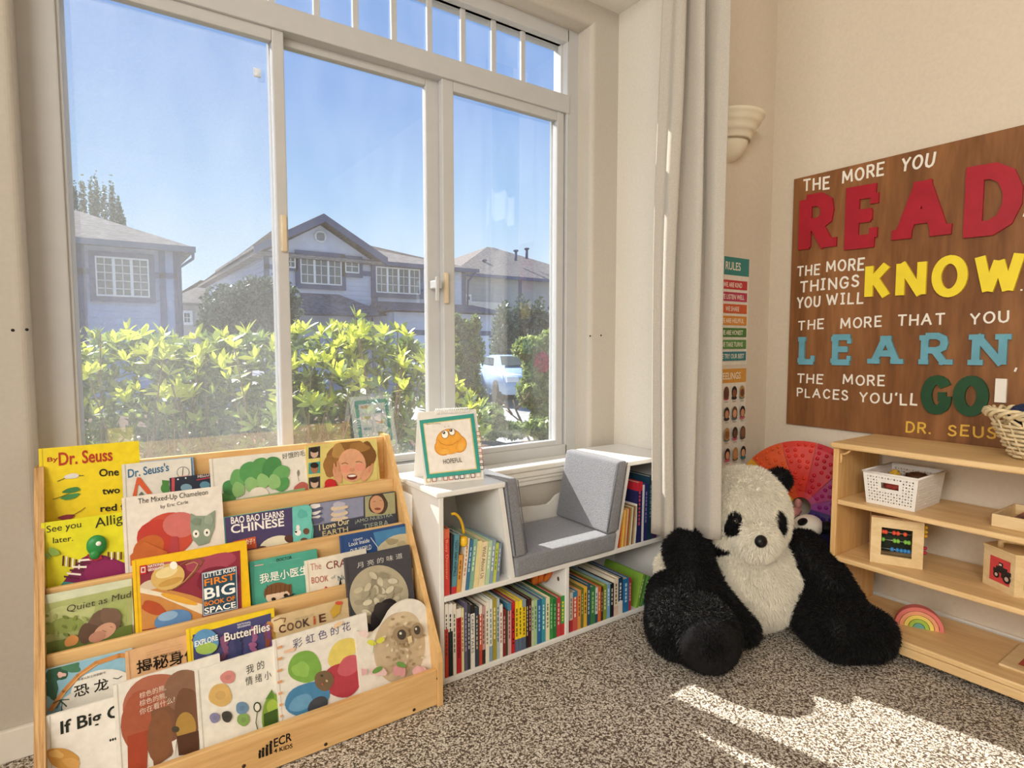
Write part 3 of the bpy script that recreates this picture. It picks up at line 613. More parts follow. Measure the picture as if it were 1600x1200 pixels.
def a(f):
    f.text("Dr. Seuss's", (200, 747), (264, 736), 14, '#3d6f94', .035); f.ell(286, 738, 10, 9, '#8b8880', n=24); f.ell(286, 738, 8.8, 7.8, '#e2ddd2', n=24); f.line([(286, 731), (285, 744)], 1.6, '#3a3833'); f.poly([(277, 744), (295, 742), (295, 746), (277, 748)], '#d7a59a')
    f.poly([(207, 775), (214, 746), (219, 746), (238, 771), (230, 772), (216, 756), (213, 775)], '#d75f38'); f.poly([(216, 774), (221, 768), (225, 773)], '#6d6a62'); f.poly([(253, 750), (264, 751), (262, 768), (254, 769)], '#4f8a45'); f.ell(258, 763, 7, 8, '#4f8a45')
facing(4, .015, (190, 724), (298, 717), 'white alphabet book with an orange letter behind the chameleon book', '#e2ddd2', a, t_=.005)
def a(f):
    f.poly([(268, 746), (273, 745), (273, 770), (268, 770)], '#c4525a'); f.text('HELLO', (309, 747), (327, 744), 5, '#e6cfc6', .05); f.poly([(307, 749), (329, 745), (329, 747), (307, 751)], '#a33b4c'); f.ell(291, 762, 9, 6, '#7fa1b3'); f.ell(320, 758, 8, 6, '#5f8ba0'); f.ell(278, 749, 1.3, 1.3, '#eee'); f.ell(290, 747, 1.3, 1.3, '#eee')
facing(4, .021, (265, 747), (333, 739), 'small dark board book with blue moons beside the white lettuce-green book', '#2b3343', a, t_=.005, spine='#c4525a')
def a(f):
    f.text('好饿的毛毛虫', (441, 718), (494, 709), 9, '#55524a', .0); f.line([(464, 738), (467, 752)], 1.4, '#8a877d'); f.ell(466, 739, 2, 5, '#8a877d')
    for i, (x, y, rx, ry) in enumerate(((356, 778, 13, 10), (360, 762, 13, 12), (372, 748, 13, 15), (388, 738, 14, 17), (406, 732, 14, 18), (424, 731, 14, 19), (438, 742, 12, 17), (441, 757, 9, 13))):
        f.ell(x, y, rx, ry, ('#5b9a58', '#4b8a50', '#6ba763', '#579a58')[i % 4], -10+i*8, wob=.03)
    for x, y in ((372, 765), (392, 757), (410, 752), (428, 753)): f.ell(x, y, 10, 12, '#8fbd78', 0, wob=.05)
    f.ell(404, 774, 16, 13, '#e6dfd0', -8); f.ell(470, 762, 12, 8, '#b55f55', -20, wob=.05); f.poly([(350, 784), (476, 762), (476, 768), (350, 792)], '#8fb07a')
facing(4, .027, (327, 718), (480, 701), 'wide white picture book with a scalloped green leafy ring on the top tier', '#e8e2d5', a, t_=.006)
def a(f):
    f.poly([(477, 698), (500, 695), (500, 775), (477, 778)], '#dccb78')
    for y in (707, 731, 754): f.poly([(482, y-7.5), (500, y-10), (500, y+8), (482, y+10)], '#3b3d40' if y != 731 else '#3f9b96'); f.ell(491, y+1, 6, 7.5, '#a8714f' if y == 731 else '#cfae96'); f.ell(491, y-4, 6.5, 4.5, '#2b2320')
    f.poly([(500, 695), (589, 686), (589, 770), (500, 775)], '#d9c878'); f.ell(546, 713, 36, 26, '#8d6233', -5, 26, .05); f.ell(518, 728, 14, 17, '#9a6c3a', 10, wob=.08); f.ell(573, 712, 13, 22, '#7a5128', 0, wob=.08); f.ell(528, 705, 10, 12, '#b58a4e', 0, wob=.1); f.ell(560, 699, 16, 8, '#a0733d', 0, wob=.1)
    f.ell(549, 727, 22, 26, '#dba27d', -4); f.ell(540, 733, 8, 6, '#e0957a'); f.ell(562, 730, 8, 6, '#e0957a')
    f.line([(533, 725), (538, 723), (543, 725)], 1.6, '#4a3020'); f.line([(555, 722), (560, 721), (565, 723)], 1.6, '#4a3020'); f.ell(549, 734, 4, 3, '#cf8f6c'); f.ell(549, 745, 8, 4.5, '#7b2f28', -4); f.ell(549, 743.5, 6.5, 1.8, '#efe6da', -4)
    f.ell(526, 742, 6, 14, '#d69a76', -20); f.ell(522, 732, 2, 9, '#c98c68', -8); f.ell(527, 729, 2, 9, '#c98c68', -8); f.ell(572, 740, 6, 14, '#d69a76', 32); f.ell(578, 731, 2, 8, '#c98c68', 25); f.poly([(500, 768), (512, 752), (522, 750), (532, 768), (532, 775), (500, 778)], '#b3242a'); f.ell(515, 756, 9, 8, '#c1272d'); f.poly([(560, 766), (585, 752), (589, 770), (560, 775)], '#e4d9a0')
facing(4, .034, (477, 696), (588, 686), 'yellow book with a photo of a smiling curly-haired child on the top tier', '#ddcc7c', a, t_=.006)
# ---- tier 4
def a(f):
    f.text('See you', (73, 836), (127, 827), 14, '#2a2a1c', .0); f.text('later.', (83, 849), (114, 845), 9, '#2a2a1c', .0); f.text('Alligator', (149, 830), (232, 812), 20, '#2a2a1c', .0)
    f.poly([(92, 918), (128, 872), (140, 866), (165, 868), (196, 880), (196, 912)], '#7d1f55'); f.ell(160, 892, 30, 22, '#8a2358', -8, wob=.03)
    for i in range(7): x = 98+i*5; f.poly([(x, 868+i*1.4), (x+2.5, 868+i*1.4), (x+1.5, 884+i), (x-1, 884+i)], '#f1e6d8' if i % 2 else '#5e2238')
    for i in range(6): x = 108+i*4.5; f.poly([(x-8, 902-i*5), (x+14, 905-i*6), (x+14, 902-i*6), (x-8, 899-i*5)], '#f1e6d8' if i % 2 else '#5e2238')
    for i in range(5): x = 168+i*5; f.poly([(x, 862), (x+2.5, 862), (x+2.5, 874), (x, 874)], '#f1e6d8' if i % 2 else '#5e2238')
    f.ell(84, 862, 9, 6, '#88a84c', 20, wob=.12); f.ell(75, 868, 6, 3, '#88a84c', 50, wob=.12); f.poly([(90, 920), (100, 908), (118, 910), (112, 922)], '#3f8f8a')
    f.poly([(136, 866), (156, 862), (160, 872), (150, 876), (140, 874)], '#b0202c')
g = facing(3, .0, (64, 817), (204, 799), 'yellow-green picture book with a raised green puppet head', '#dfd823', a, spine='#cfc61f')
hd = MB(); p = hit(151, 852, NV, NV@np.array((0, tierY(3)+.0235-.006, tierZ(3)-.051))); hd.ball(p, (.020, .010, .024), u=18, v=12); hd.ball(p+np.array((-.004, -.004, -.020)), (.011, .008, .012)); ho = hd.build('puppet_head', mat('green_rubber', '#2f8a45', .4), g)
ey = MB(); ey.ball(p+np.array((.004, -.010, .006)), (.0055, .003, .0055)); eo = ey.build('puppet_eye', mat('eye_white', '#f2efe6', .3), g); 
def a(f):
    f.text('The Mixed-Up Chameleon', (216, 790), (325, 775), 11, '#332f2a', .015); f.text('by Eric Carle', (251, 796), (294, 788), 7, '#4a453f', .01)
    f.ell(262, 836, 44, 34, '#c9503c', -22, 30); f.ell(246, 842, 34, 30, '#bf3f33', -30, wob=.03); f.ell(232, 856, 26, 18, '#c2652f', -30); f.ell(281, 820, 27, 20, '#d0736c', -5); f.poly([(262, 862), (268, 838), (278, 838), (280, 862)], '#b5454a')
    f.poly([(298, 802), (306, 806), (322, 806), (336, 797), (335, 824), (326, 848), (310, 853), (300, 842), (297, 822)], '#8d9c88'); f.ell(306, 834, 5, 6, '#f3efe4'); f.ell(323, 832, 5, 6, '#f3efe4'); f.ell(306, 834, 1.5, 2, BK); f.ell(323, 832, 1.5, 2, BK); f.ell(306, 815, 8, 6, '#7c8c78', wob=.1); f.ell(326, 812, 7, 8, '#9aa894', wob=.1)
    f.poly([(203, 868), (225, 846), (262, 862), (250, 880), (204, 884)], '#c56a35')
facing(3, .012, (190, 777), (346, 760), 'white picture book with a round red collage animal on the second tier', '#e9e0d3', a)
def a(f):
    f.poly([(350, 806), (457, 791), (457, 872), (350, 880)], '#4b4168')
    f.text('BAO BAO LEARNS', (361, 819), (444, 808), 11, '#f7f1ea', .06); f.text('CHINESE', (361, 834), (444, 822), 14, '#f7f1ea', .06)
    f.poly([(364, 846), (399, 838), (401, 856), (364, 862)], '#cf5a35'); f.text('好!', (384, 852), (398, 849), 9, '#f7ead0', .02); f.ell(430, 852, 26, 14, '#e6dfc4', -18); f.ell(452, 842, 8, 6, '#5a3a32', 20); f.ell(410, 856, 8, 3, '#5a3a32')
    f.poly([(456, 794), (462, 791), (484, 790), (487, 797), (486, 812), (488, 822), (486, 836), (486, 850), (458, 853)], '#6fc4b8'); f.ell(472, 803, 8, 7, '#5db3a8', wob=.08); f.ell(465, 832, 5, 5, '#f4f1ea'); f.ell(462, 831, 1.7, 1.7, BK); f.ell(478, 830, 5, 5, '#6e4b3a'); f.ell(475, 844, 6, 4, '#6e4b3a'); f.ell(465, 824, 3, 4, '#f4f1ea')
facing(3, .006, (350, 807), (487, 789), 'purple board book with a turquoise handle strip on the second tier', '#5dbcae', a, t_=.012,
       outline=lambda w, h: [(0, 0), (w*.98, 0), (w*.985, h*.35), (w, h*.5), (w*.985, h*.72), (w, h*.88), (w*.985, h*.96), (w*.95, h), (0, h)])
def a(f):
    f.poly([(485, 788), (568, 776), (568, 806), (487, 822)], '#8d90a8')
    for i in range(16): x = 492+(i*37 % 74); y = 790+(i*11 % 26)-(x-490)*.12; f.ell(x, y, 8+(i % 4)*2, 2.6+(i % 3), ('#e9e4e2', '#b9b6c4', '#5c5f7c', '#d8c3a6')[i % 4], -8, 12, .1)
    f.poly([(569, 776), (616, 769), (617, 802), (570, 808)], '#a3a078'); f.ell(590, 787, 15, 17, '#4c3a2c', -5, wob=.06); f.ell(588, 788, 11, 14, '#c99672', -6); f.line([(582, 784), (586, 783)], 1, '#33241a'); f.line([(592, 782), (596, 782)], 1, '#33241a'); f.ell(589, 795, 5, 2, '#8f4f40')
    f.poly([(487, 822), (617, 802), (618, 842), (488, 845)], '#3f4350'); f.text('I Love Our', (498, 829), (545, 818), 9, '#e3d3a5', .03); f.text('EARTH', (503, 838), (543, 830), 8, '#c9b98a', .03); f.text('¡AMO NUESTRA', (554, 819), (612, 808), 7, '#a8b2a0', .02); f.text('TIERRA', (567, 827), (606, 820), 8, '#a8b2a0', .02)
facing(3, .0, (484, 787), (617, 768), 'wide photo-covered book with clouds and a face on the second tier', '#4a4d59', a)
# ---- tier 3
def a(f):
    f.poly([(66, 945), (206, 915), (206, 1000), (66, 1030)], '#a8b070'); f.ell(110, 960, 40, 16, '#bcc284', -10, wob=.08); f.ell(100, 978, 34, 12, '#8f9c52', -10, wob=.1); f.ell(180, 960, 20, 20, '#a9b56c', wob=.1)
    for i in range(22): f.ell(72+(i*29 % 130), 962+(i*17 % 42), 5, 2.5, ('#7f8e42', '#6f7f3a', '#98a35c')[i % 3], 20*i, 9)
    f.text('Quiet as Mud', (104, 958), (204, 934), 12, '#3a3528', .01, .1); f.poly([(66, 1005), (206, 975), (206, 1000), (66, 1030)], '#5f6f30')
    f.ell(162, 972, 28, 20, '#6b5344', -25, wob=.06); f.ell(138, 988, 18, 14, '#5d4638', -40, wob=.08); f.ell(172, 962, 16, 14, '#765c4a', wob=.1); f.ell(164, 985, 19, 11, '#c9987c', -30); f.ell(152, 994, 14, 8, '#b9846c', -20); f.ell(112, 1000, 12, 8, '#c98a4c', -30, wob=.05)
    f.line([(160, 984), (166, 986)], .9, '#5a3226'); f.line([(172, 978), (176, 979)], .9, '#5a3226')
facing(2, .0, (66, 931), (206, 904), 'green picture book with a curly-haired figure lying in grass', '#cfd3b4', a)
def a(f):
    f.poly([(218, 888), (375, 860), (378, 957), (222, 986)], '#8f3040'); f.ell(330, 880, 40, 14, '#a8485a', -12, wob=.08); f.ell(340, 905, 34, 20, '#7c2438', -8, wob=.05); f.ell(240, 915, 22, 10, '#d8c4a8', -10); f.ell(248, 885, 26, 6, '#b55a60', -10, wob=.08)
    f.poly([(219, 925), (250, 918), (300, 930), (316, 936), (316, 968), (270, 976), (222, 984)], '#c98a4a'); f.poly([(219, 918), (262, 928), (316, 944), (316, 960), (250, 932), (219, 926)], '#e8dcc4'); f.ell(240, 950, 20, 10, '#b5502c', 20, wob=.08); f.ell(280, 936, 30, 5, '#e3a83c', 16)
    f.line([(262, 922), (276, 918), (296, 902), (312, 884), (317, 876), (312, 872), (296, 875), (282, 882)], 3.2, '#8a5a3c'); f.line([(268, 920), (288, 908), (304, 890), (309, 881), (303, 878), (290, 882)], 2.0, '#c99a6a')
    f.ell(262, 901, 27, 20, '#d9b368', -18, 28); f.ell(260, 894, 18, 8, '#ecd79a', -18); f.ell(266, 909, 20, 5, '#c79a4e', -18); f.ell(271, 883, 6, 6, '#fdf6e4')
    f.ell(270, 968, 30, 15, '#5d86b5', -14); f.ell(262, 962, 16, 7, '#8fb0d0', -14)
    f.poly([(218, 884), (229, 882), (229, 896), (218, 898)], '#c02a2a'); f.poly([(220, 886), (227, 885), (227, 894), (220, 895)], '#e8d9c8'); f.poly([(221.5, 887.5), (225.5, 887), (225.5, 892.5), (221.5, 893)], '#a83340'); f.text('NATIONAL', (231, 887), (257, 882), 4, '#f4ece0', .04); f.text('GEOGRAPHIC', (231, 892.5), (257, 887.5), 4, '#f4ece0', .04)
    f.poly([(315, 895), (369, 884), (371, 950), (317, 962)], '#b5bfc8'); f.poly([(316.5, 897), (367.5, 886), (369.5, 949), (318, 960)], '#2b4a5e')
    f.text('LITTLE KIDS', (319, 903), (367, 892), 7, '#f4f1ea', .06); f.text('FIRST', (319, 916), (367, 905), 11, '#ea8a2c', .06); f.text('BIG', (319, 937), (367, 926), 18, '#f8f6f0', .07); f.text('BOOK OF', (319, 947), (367, 937), 7.5, '#ea8a2c', .05); f.text('SPACE', (319, 959), (368, 948), 9.5, '#f8f6f0', .06)
facing(2, .012, (206, 876), (385, 845), 'thick yellow-bordered space book with a ringed planet', '#f2c11d', a, t_=.016, spine='#e0ae14')
def a(f):
    f.poly([(389, 876), (397, 875), (397, 950), (389, 950)], '#3f9180'); f.text('DOCTOR', (432, 878), (456, 873), 5, '#174a41', .05); f.line([(420, 880), (470, 872)], .5, '#9fd3c4'); f.line([(398, 884), (411, 882)], 2.2, '#e8b8b0')
    f.text('我是小医生', (406, 912), (482, 897), 15, '#f7f4ea', .025); f.ell(434, 926, 22, 16, '#7a5230', -8); f.ell(434, 932, 19, 12, '#edcdb0', -6); f.poly([(413, 920), (455, 912), (455, 922), (414, 930)], '#7a5230')
    for i in range(6): f.line([(417+i*7, 914), (416+i*7, 929-i)], 1.4, '#5d3c22')
    f.ell(427, 936, 3.5, 3, '#2c2018'); f.ell(446, 930, 3.5, 3, '#2c2018'); f.poly([(410, 946), (460, 926), (455, 934), (412, 950)], '#33413c')
facing(2, .0, (389, 876), (495, 860), 'green board book with a fringed child face beside the space book', '#4fa58f', a)
facing(2, -.006, (531, 836), (634, 820), 'blue board book showing an astronaut-like craft over a rocky earth', '#2d4f86', (lambda f: (f.poly([(583, 832), (634, 822), (636, 862), (590, 860)], '#4b84b0'), f.ell(620, 852, 30, 16, '#cbbf9c', -18, wob=.05), f.ell(612, 846, 10, 5, '#a89a78', wob=.1), f.ell(628, 850, 8, 5, '#b8ab88', wob=.1), f.line([(579, 840), (590, 855)], 1.8, '#dfe6ea'), f.text('Usborne', (552, 846), (566, 842), 4, '#e9edf4', .01), f.text('Look Inside', (545, 854), (577, 847), 6.5, '#f4f4f0', .02), f.text('OUR WORLD', (547, 866), (580, 858), 8, '#f4f4f0', .02))))
def a(f):
    f.text('The', (485, 892), (502, 889), 11, '#c98a7a', .0); f.text('CRAYONS', (510, 890), (582, 877), 12, '#8a3f3a', .0); f.text('BOOK', (487, 912), (513, 908), 10, '#b5544a', .0); f.text('of', (517, 905), (524, 903), 5, '#9aa0a0', 0); f.text('Numbers', (528, 908), (566, 896), 8, '#55707a', 0)
    f.ell(509, 920, 2.4, 4, '#c9424a'); f.poly([(529, 916), (531, 902), (534, 915)], '#222'); f.ell(544, 912, 2, 4, '#d8a83c')
facing(2, .012, (476, 876), (572, 858), 'cream board book with coloured scribbled title letters', '#ece2ce', a)
# ---- tier 2
def a(f):
    f.poly([(69, 1046), (207, 1014), (207, 1090), (69, 1120)], '#8fbcd0'); f.ell(88, 1052, 18, 14, '#2f5a44', -20, wob=.15); f.ell(80, 1076, 12, 16, '#35604c', 0, wob=.15); f.ell(112, 1042, 14, 9, '#4a7a5c', 0, wob=.15); f.ell(96, 1054, 7, 4, '#e3b9b0', wob=.2)
    f.line([(80, 1108), (100, 1080), (122, 1056), (150, 1036), (186, 1024), (210, 1024)], 9.5, '#c98a4c'); f.line([(84, 1106), (104, 1078), (126, 1054), (152, 1037)], 2, '#e0aa6c')
    f.ell(160, 1076, 50, 30, '#e6e3d8', -12, 28); f.ell(140, 1094, 46, 20, '#dcd8cc', -10); f.text('恐 龙', (116, 1090), (170, 1076), 19, '#141414', .03); f.text('情景认知立体翻翻书', (121, 1064), (165, 1052), 4, '#5c5348', 0); f.line([(177, 1059), (184, 1060), (190, 1056)], 1.4, '#2c2c2c')
    f.line([(96, 1112), (97, 1098), (94, 1094)], 1.6, '#2e4e46'); f.line([(84, 1098), (94, 1093), (108, 1092)], 2, '#2e4e46'); f.line([(88, 1106), (95, 1094), (104, 1103)], 1.8, '#2e4e46')
facing(1, .0, (69, 1046), (207, 1014), 'blue and white picture book with a curved tan dinosaur neck', '#b0c8cc', a)
def a(f):
    f.text('揭秘身体', (214, 1054), (312, 1030), 22, '#1b1612', .03); f.text('幼儿情景互动翻翻书', (240, 1030), (282, 1020), 4.5, '#5c4632', 0)
    for i in range(3): f.line([(228, 1020+i*4), (286, 1006+i*4)], .5, '#b98f66')
facing(1, .006, (197, 1019), (312, 986), 'tan picture book with large black characters on the fourth tier', '#dfb183', a, yaw=.07)
def a(f):
    f.poly([(301, 992), (423, 958), (424, 1020), (303, 1040)], '#4a4a78'); 
    for i in range(26): f.ell(306+(i*23 % 116), 1000+(i*13 % 36)-(i*23 % 116)*.2, 7, 4, ('#7a4a7c', '#5b5f94', '#8a5578', '#3b3f6a', '#a05f88')[i % 5], 30*i, 8)
    f.ell(321, 1002, 20, 20, '#5f94c0', -10, 26); f.ell(322, 1012, 17, 9, '#a3bf5c', -10); f.text('EXPLORE', (304, 1010), (340, 999), 9, '#f7f4ea', .06); f.text('Butterflies', (350, 1002), (421, 984), 14, '#f0e9dc', .05); f.text('NATIONAL', (370, 977), (391, 972), 3, '#e6e6f0', .03); f.text('GEOGRAPHIC', (370, 981), (391, 976), 3, '#e6e6f0', .03)
facing(1, .012, (291, 986), (428, 948), 'yellow-bordered purple insect book with a round blue badge', '#f2cf2a', a, spine='#e0b81e')
def a(f):
    f.ell(432, 976, 11, 12, '#e8cfa0', 0); f.ell(420, 985, 8, 14, '#c98a4c', 0, wob=.1); f.line([(428, 970), (438, 966), (446, 966), (444, 972)], 2.2, '#7a4a34'); f.text('THE SMELL OF', (460, 970), (490, 962), 4, '#b5a98c', 0)
    for i, (ch, cc) in enumerate(zip('COOKiE', ('#5a3328', '#6d4a35', '#5a4a44', '#4a3a34', '#c2513a', '#5a3328'))): w_ = 3.6 if ch == 'i' else 0; f.text(ch, (436+w_+i*12.5, 990-i*3.4), (446.5-w_+i*12.5, 987.5-i*3.4), 13, cc, .07)
    f.poly([(515, 955), (524, 942), (534, 938), (530, 958), (520, 966)], '#c9a23c'); f.ell(529, 942, 6, 3, '#c9533c'); f.poly([(411, 985), (424, 990), (420, 1010), (411, 1012)], '#8a4a34')
facing(1, .006, (411, 967), (545, 935), 'tan picture book with a patterned cookie title', '#d3b98c', a, t_=.008)
def a(f):
    f.text('月 亮 的 味 道', (558, 888), (629, 872), 9, '#cfccc4', .02); f.ell(592, 930, 46, 47, '#b5aa90', 0, 40)
    for i in range(30): q = i*2.4; r_ = 5+(i*7 % 34); f.ell(592+r_*math.cos(q), 928+r_*math.sin(q), 8, 4.5, ('#c9bfa3', '#a39a82', '#d3cab0', '#958c76')[i % 4], 40*i, 9)
    f.ell(604, 966, 26, 30, '#2a2528', 20, 24, .05); f.ell(600, 955, 18, 16, '#36302f', 0, wob=.1)
facing(1, .018, (538, 872), (640, 852), 'dark grey picture book with a large cratered full moon', '#45444a', a, t_=.010)
# ---- tier 1 (front)
def a(f):
    f.text('If Big Can...', (95, 1154), (236, 1110), 27, '#20241c', .06); f.text('... I Can', (171, 1159), (226, 1142), 20, '#20241c', .06)
    f.ell(98, 1185, 26, 16, '#cf9a4c', 18, 24, .05); f.ell(88, 1178, 12, 6, '#e0b56c', 10, wob=.1); f.ell(112, 1192, 14, 8, '#dba860', 20, wob=.1)
facing(0, .0, (71, 1119), (200, 1084), 'white picture book with bold black title letters at the front left', '#e9e3d8', a)
def a(f):
    f.ell(240, 1096, 52, 40, '#b06a52', -35, 30, .02); f.ell(218, 1125, 28, 50, '#a85a40', 10, wob=.03); f.poly([(199, 1150), (232, 1140), (229, 1210), (200, 1210)], '#a5482f'); f.poly([(236, 1110), (300, 1092), (268, 1180), (240, 1200)], '#7d5540'); f.ell(250, 1150, 20, 42, '#86583c', 6)
    f.ell(290, 1080, 34, 34, '#8a6650', -10, 28); f.ell(292, 1118, 20, 46, '#74503a', 0, wob=.04); f.ell(290, 1136, 16, 24, '#b08a44', 0); f.ell(274, 1139, 6, 5, '#4a4438'); f.poly([(276, 1150), (312, 1140), (310, 1176), (279, 1180)], '#553626'); f.poly([(268, 1158), (276, 1154), (272, 1182)], '#e9e2d6')
    f.text('棕色的熊,', (218, 1092), (259, 1078), 10, '#ecd8c4', .01); f.text('棕色的熊,', (218, 1104), (260, 1090), 10, '#ecd8c4', .01); f.text('你在看什么?', (218, 1117), (273, 1096), 10, '#ecd8c4', .01)
facing(0, .006, (179, 1070), (345, 1021), 'white picture book with a large brown collage animal body in front row', '#ebe5d9', a, yaw=.055)
def a(f):
    f.text('我 的', (385, 1054), (413, 1044), 14, '#4a4a46', .0); f.text('情 绪 小', (384, 1072), (424, 1060), 14, '#4a4a46', .0)
    for x, y, rx, ry, c in ((356, 1058, 12, 10, '#d48a84'), (344, 1086, 18, 18, '#d9b26c'), (378, 1106, 10, 10, '#6f8fae'), (380, 1124, 10, 10, '#86a85c'), (335, 1121, 8, 8, '#8a86a8'), (354, 1119, 8, 9, '#45423e')): f.ell(x, y, rx, ry, c, -15, 22, .04); f.ell(x, y, rx*.45, ry*.4, tuple(v*.85 for v in hx(c)[:3])+(1,), -15, 12)
    f.ell(422, 1114, 13, 32, '#7fa03c', 8, 24); f.poly([(414, 1092), (424, 1076), (428, 1090)], '#5f8a34'); f.ell(425, 1104, 9, 12, '#a3bf4c'); f.poly([(411, 1115), (433, 1106), (433, 1140), (412, 1146)], '#3f5a24'); f.ell(401, 1104, 6, 8, '#2f3a1c'); f.ell(401, 1104, 4, 6, '#e9e4d8'); f.line([(401, 1112), (399, 1128), (402, 1140)], 2, '#3f5a24'); f.line([(310, 1052), (312, 1176)], .5, '#c9b58c')
facing(0, .018, (306, 1048), (436, 1007), 'white picture book with swirled coloured pebbles and a green pea figure', '#ece7da', a, yaw=.055)
def a(f):
    f.text('彩 虹 色 的 花', (458, 1014), (548, 984), 15, '#55507a', .02)
    f.ell(476, 1042, 26, 25, '#7fae4c', -20, 26, .03); f.ell(470, 1046, 14, 12, '#94c05c', 0, wob=.1); f.ell(534, 1020, 28, 17, '#e3cf6c', -50, 26, .03); f.ell(536, 1062, 30, 27, '#b5404c', -20, 26, .03); f.ell(545, 1040, 20, 14, '#c9606a', -40, wob=.05); f.ell(480, 1092, 37, 25, '#4a86b0', -25, 26, .03); f.ell(470, 1098, 20, 12, '#6aa0c4', -25, wob=.05); f.ell(496, 1102, 18, 12, '#45484f', -40); f.ell(506, 1063, 15, 16, '#7a6248', 0, 20, .03)
    for i in range(14): f.ell(506+9*math.cos(i*2.1)*(.4+(i % 3)*.3), 1063+9*math.sin(i*2.1)*(.4+(i % 3)*.3), 1.8, 1.8, ('#c9b58c', '#b5604a', '#3f4a34')[i % 3], n=7)
    for i in range(8): f.poly([(432, 1010+i*18), (440, 1007+i*18), (440, 1011+i*18), (432, 1014+i*18)], '#d9a070')
    f.poly([(442, 1016), (460, 1010), (458, 1016), (442, 1020)], '#e6c0a0'); f.poly([(520, 975), (535, 966), (533, 974), (520, 982)], '#ecc9a0')
facing(0, .012, (428, 1000), (574, 957), 'white picture book with a flower of green, yellow, red and blue petals', '#ece6da', a, yaw=.055)
def a(f):
    f.ell(624, 1012, 40, 56, '#cdb796', 6, 34); f.ell(632, 985, 26, 30, '#d9c4a2', 0, 28)
    for i in range(60): q = i*2.399; r_ = 3+(i*11 % 40); f.ell(628+r_*.8*math.cos(q), 1006+r_*1.1*math.sin(q), 3.2, 2, ('#b39a74', '#e3d3b5', '#c4ac86', '#a58c68')[i % 4], 50*i, 7)
    f.ell(623, 990, 13, 13, '#a08a6c', 0); f.ell(648, 984, 10, 12, '#a08a6c', 0); f.ell(624, 990, 7, 8, '#4b4238'); f.ell(648, 983, 5, 7, '#4b4238'); f.ell(622, 988, 2, 2.2, '#e8e2d6'); f.ell(646, 981, 1.6, 2, '#e8e2d6'); f.poly([(632, 994), (639, 991), (640, 1002), (636, 1006)], '#e3cda0'); f.line([(634, 1006), (639, 1002)], 1, '#4b3a2c')
    for i in range(14): x = 562+(i*31 % 96); y = 1048-(x-560)*.24+(i*7 % 22); f.ell(x, y, 8, 6, ('#e3b0b0', '#efc9c6', '#d89a9c')[i % 3], 40*i, 10, .1)
    f.ell(585, 1044, 9, 4, '#6f9a4c', -30); f.ell(622, 1036, 8, 4, '#6f9a4c', 20); f.ell(576, 1002, 7, 4, '#d9d94c', 20); f.ell(590, 998, 7, 4, '#d9d94c', -30); f.line([(580, 1002), (578, 1018)], 1.2, '#7f9a5c'); f.ell(564, 988, 7, 6, '#efd5cc', wob=.1)
def owl(w, h):
    P = [(0, 0), (w, 0), (w, h*.70)]; cx, r_ = w*.70, w*.30
    P += [(cx+r_*math.cos(q), h*.80+h*.20*math.sin(q)) for q in (math.pi*k/14 for k in range(0, 13))]
    P += [(w*.34, h*.80), (w*.24, h*.755), (w*.10, h*.79), (w*.03, h*.82), (0, h*.80)]; return P
facing(0, .024, (553, 953), (666, 935), 'shaped book with a fluffy owl head rising above pink blossom', '#ece5d8', a, t_=.010, outline=owl, yaw=.04)

# ================================================================ GIANT PLUSH PANDA
def at(px, py, d): return _O+ray(px, py)*(d/_F)          # point at forward distance d
PW, PB = 0, 1
prim = []                                                 # (a, b, ra, rb, colour)
def cap_(col, *pts):
    for (p, r1), (q_, r2) in zip(pts, pts[1:]): prim.append((np.array(p), np.array(q_), r1, r2, col))
hd_ = at(1160, 800, 2.10)
tor = at(1168, 935, 2.11); tor[2] = max(tor[2], .165)
cap_(PW, (tor, .178), (at(1166, 882, 2.11), .150)); cap_(PW, (hd_+np.array((0, 0, .0)), .150), (hd_+np.array((.0, 0, .012)), .150)); cap_(PW, (at(1150, 800, 2.10), .148), (at(1168, 806, 2.08), .140))
cap_(PW, (at(1178, 835, 2.02), .085), (at(1185, 846, 1.935), .062))
cap_(PB, (at(1211, 753, 2.10), .040), (at(1219, 749, 2.09), .038)); cap_(PB, (at(1108, 748, 2.14), .032), (at(1100, 748, 2.14), .030))
fr_ = onZ(1338, 984, .092); fl = onZ(1101, 992, .108)
cap_(PB, (at(1252, 862, 2.07), .074), (at(1290, 907, 2.00), .076), (at(1325, 948, 1.93), .060))
cap_(PB, (onZ(1284, 962, .10), .092), (onZ(1308, 984, .095), .090), (fr_, .090)); cap_(PB, (fr_, .090), (fr_+np.array((.012, -.035, .0)), .078))
cap_(PB, (at(1075, 862, 2.02), .078), (at(1085, 905, 1.95), .072), (at(1130, 958, 1.90), .060), (at(1166, 985, 1.875), .044))
cap_(PB, (onZ(1085, 905, .19), .085), (onZ(1078, 960, .115), .105), (fl, .104))
cap_(PB, (at(1058, 935, 2.05), .10), (onZ(1060, 975, .11), .10)); cap_(PB, (at(1112, 846, 2.07), .040), (at(1138, 855, 2.04), .028))
cap_(PB, (at(1236, 890, 2.20), .10), (at(1262, 915, 2.14), .10)); cap_(PW, (at(1048, 885, 2.12), .055), (at(1060, 900, 2.15), .06))
def near(P):                                              # signed distance and colour of the closest limb, P (n,3)
    best = np.full(len(P), 9.0); colr = np.zeros(len(P), int)
    for a_, b_, r1, r2, c_ in prim:
        d = b_-a_; t_ = np.clip(((P-a_)@d)/max(d@d, 1e-9), 0, 1); dist = np.linalg.norm(P-(a_+t_[:, None]*d), axis=1)-(r1+(r2-r1)*t_)
        m_ = dist < best; best[m_] = dist[m_]; colr[m_] = c_
    return best, colr
bm = bmesh.new()
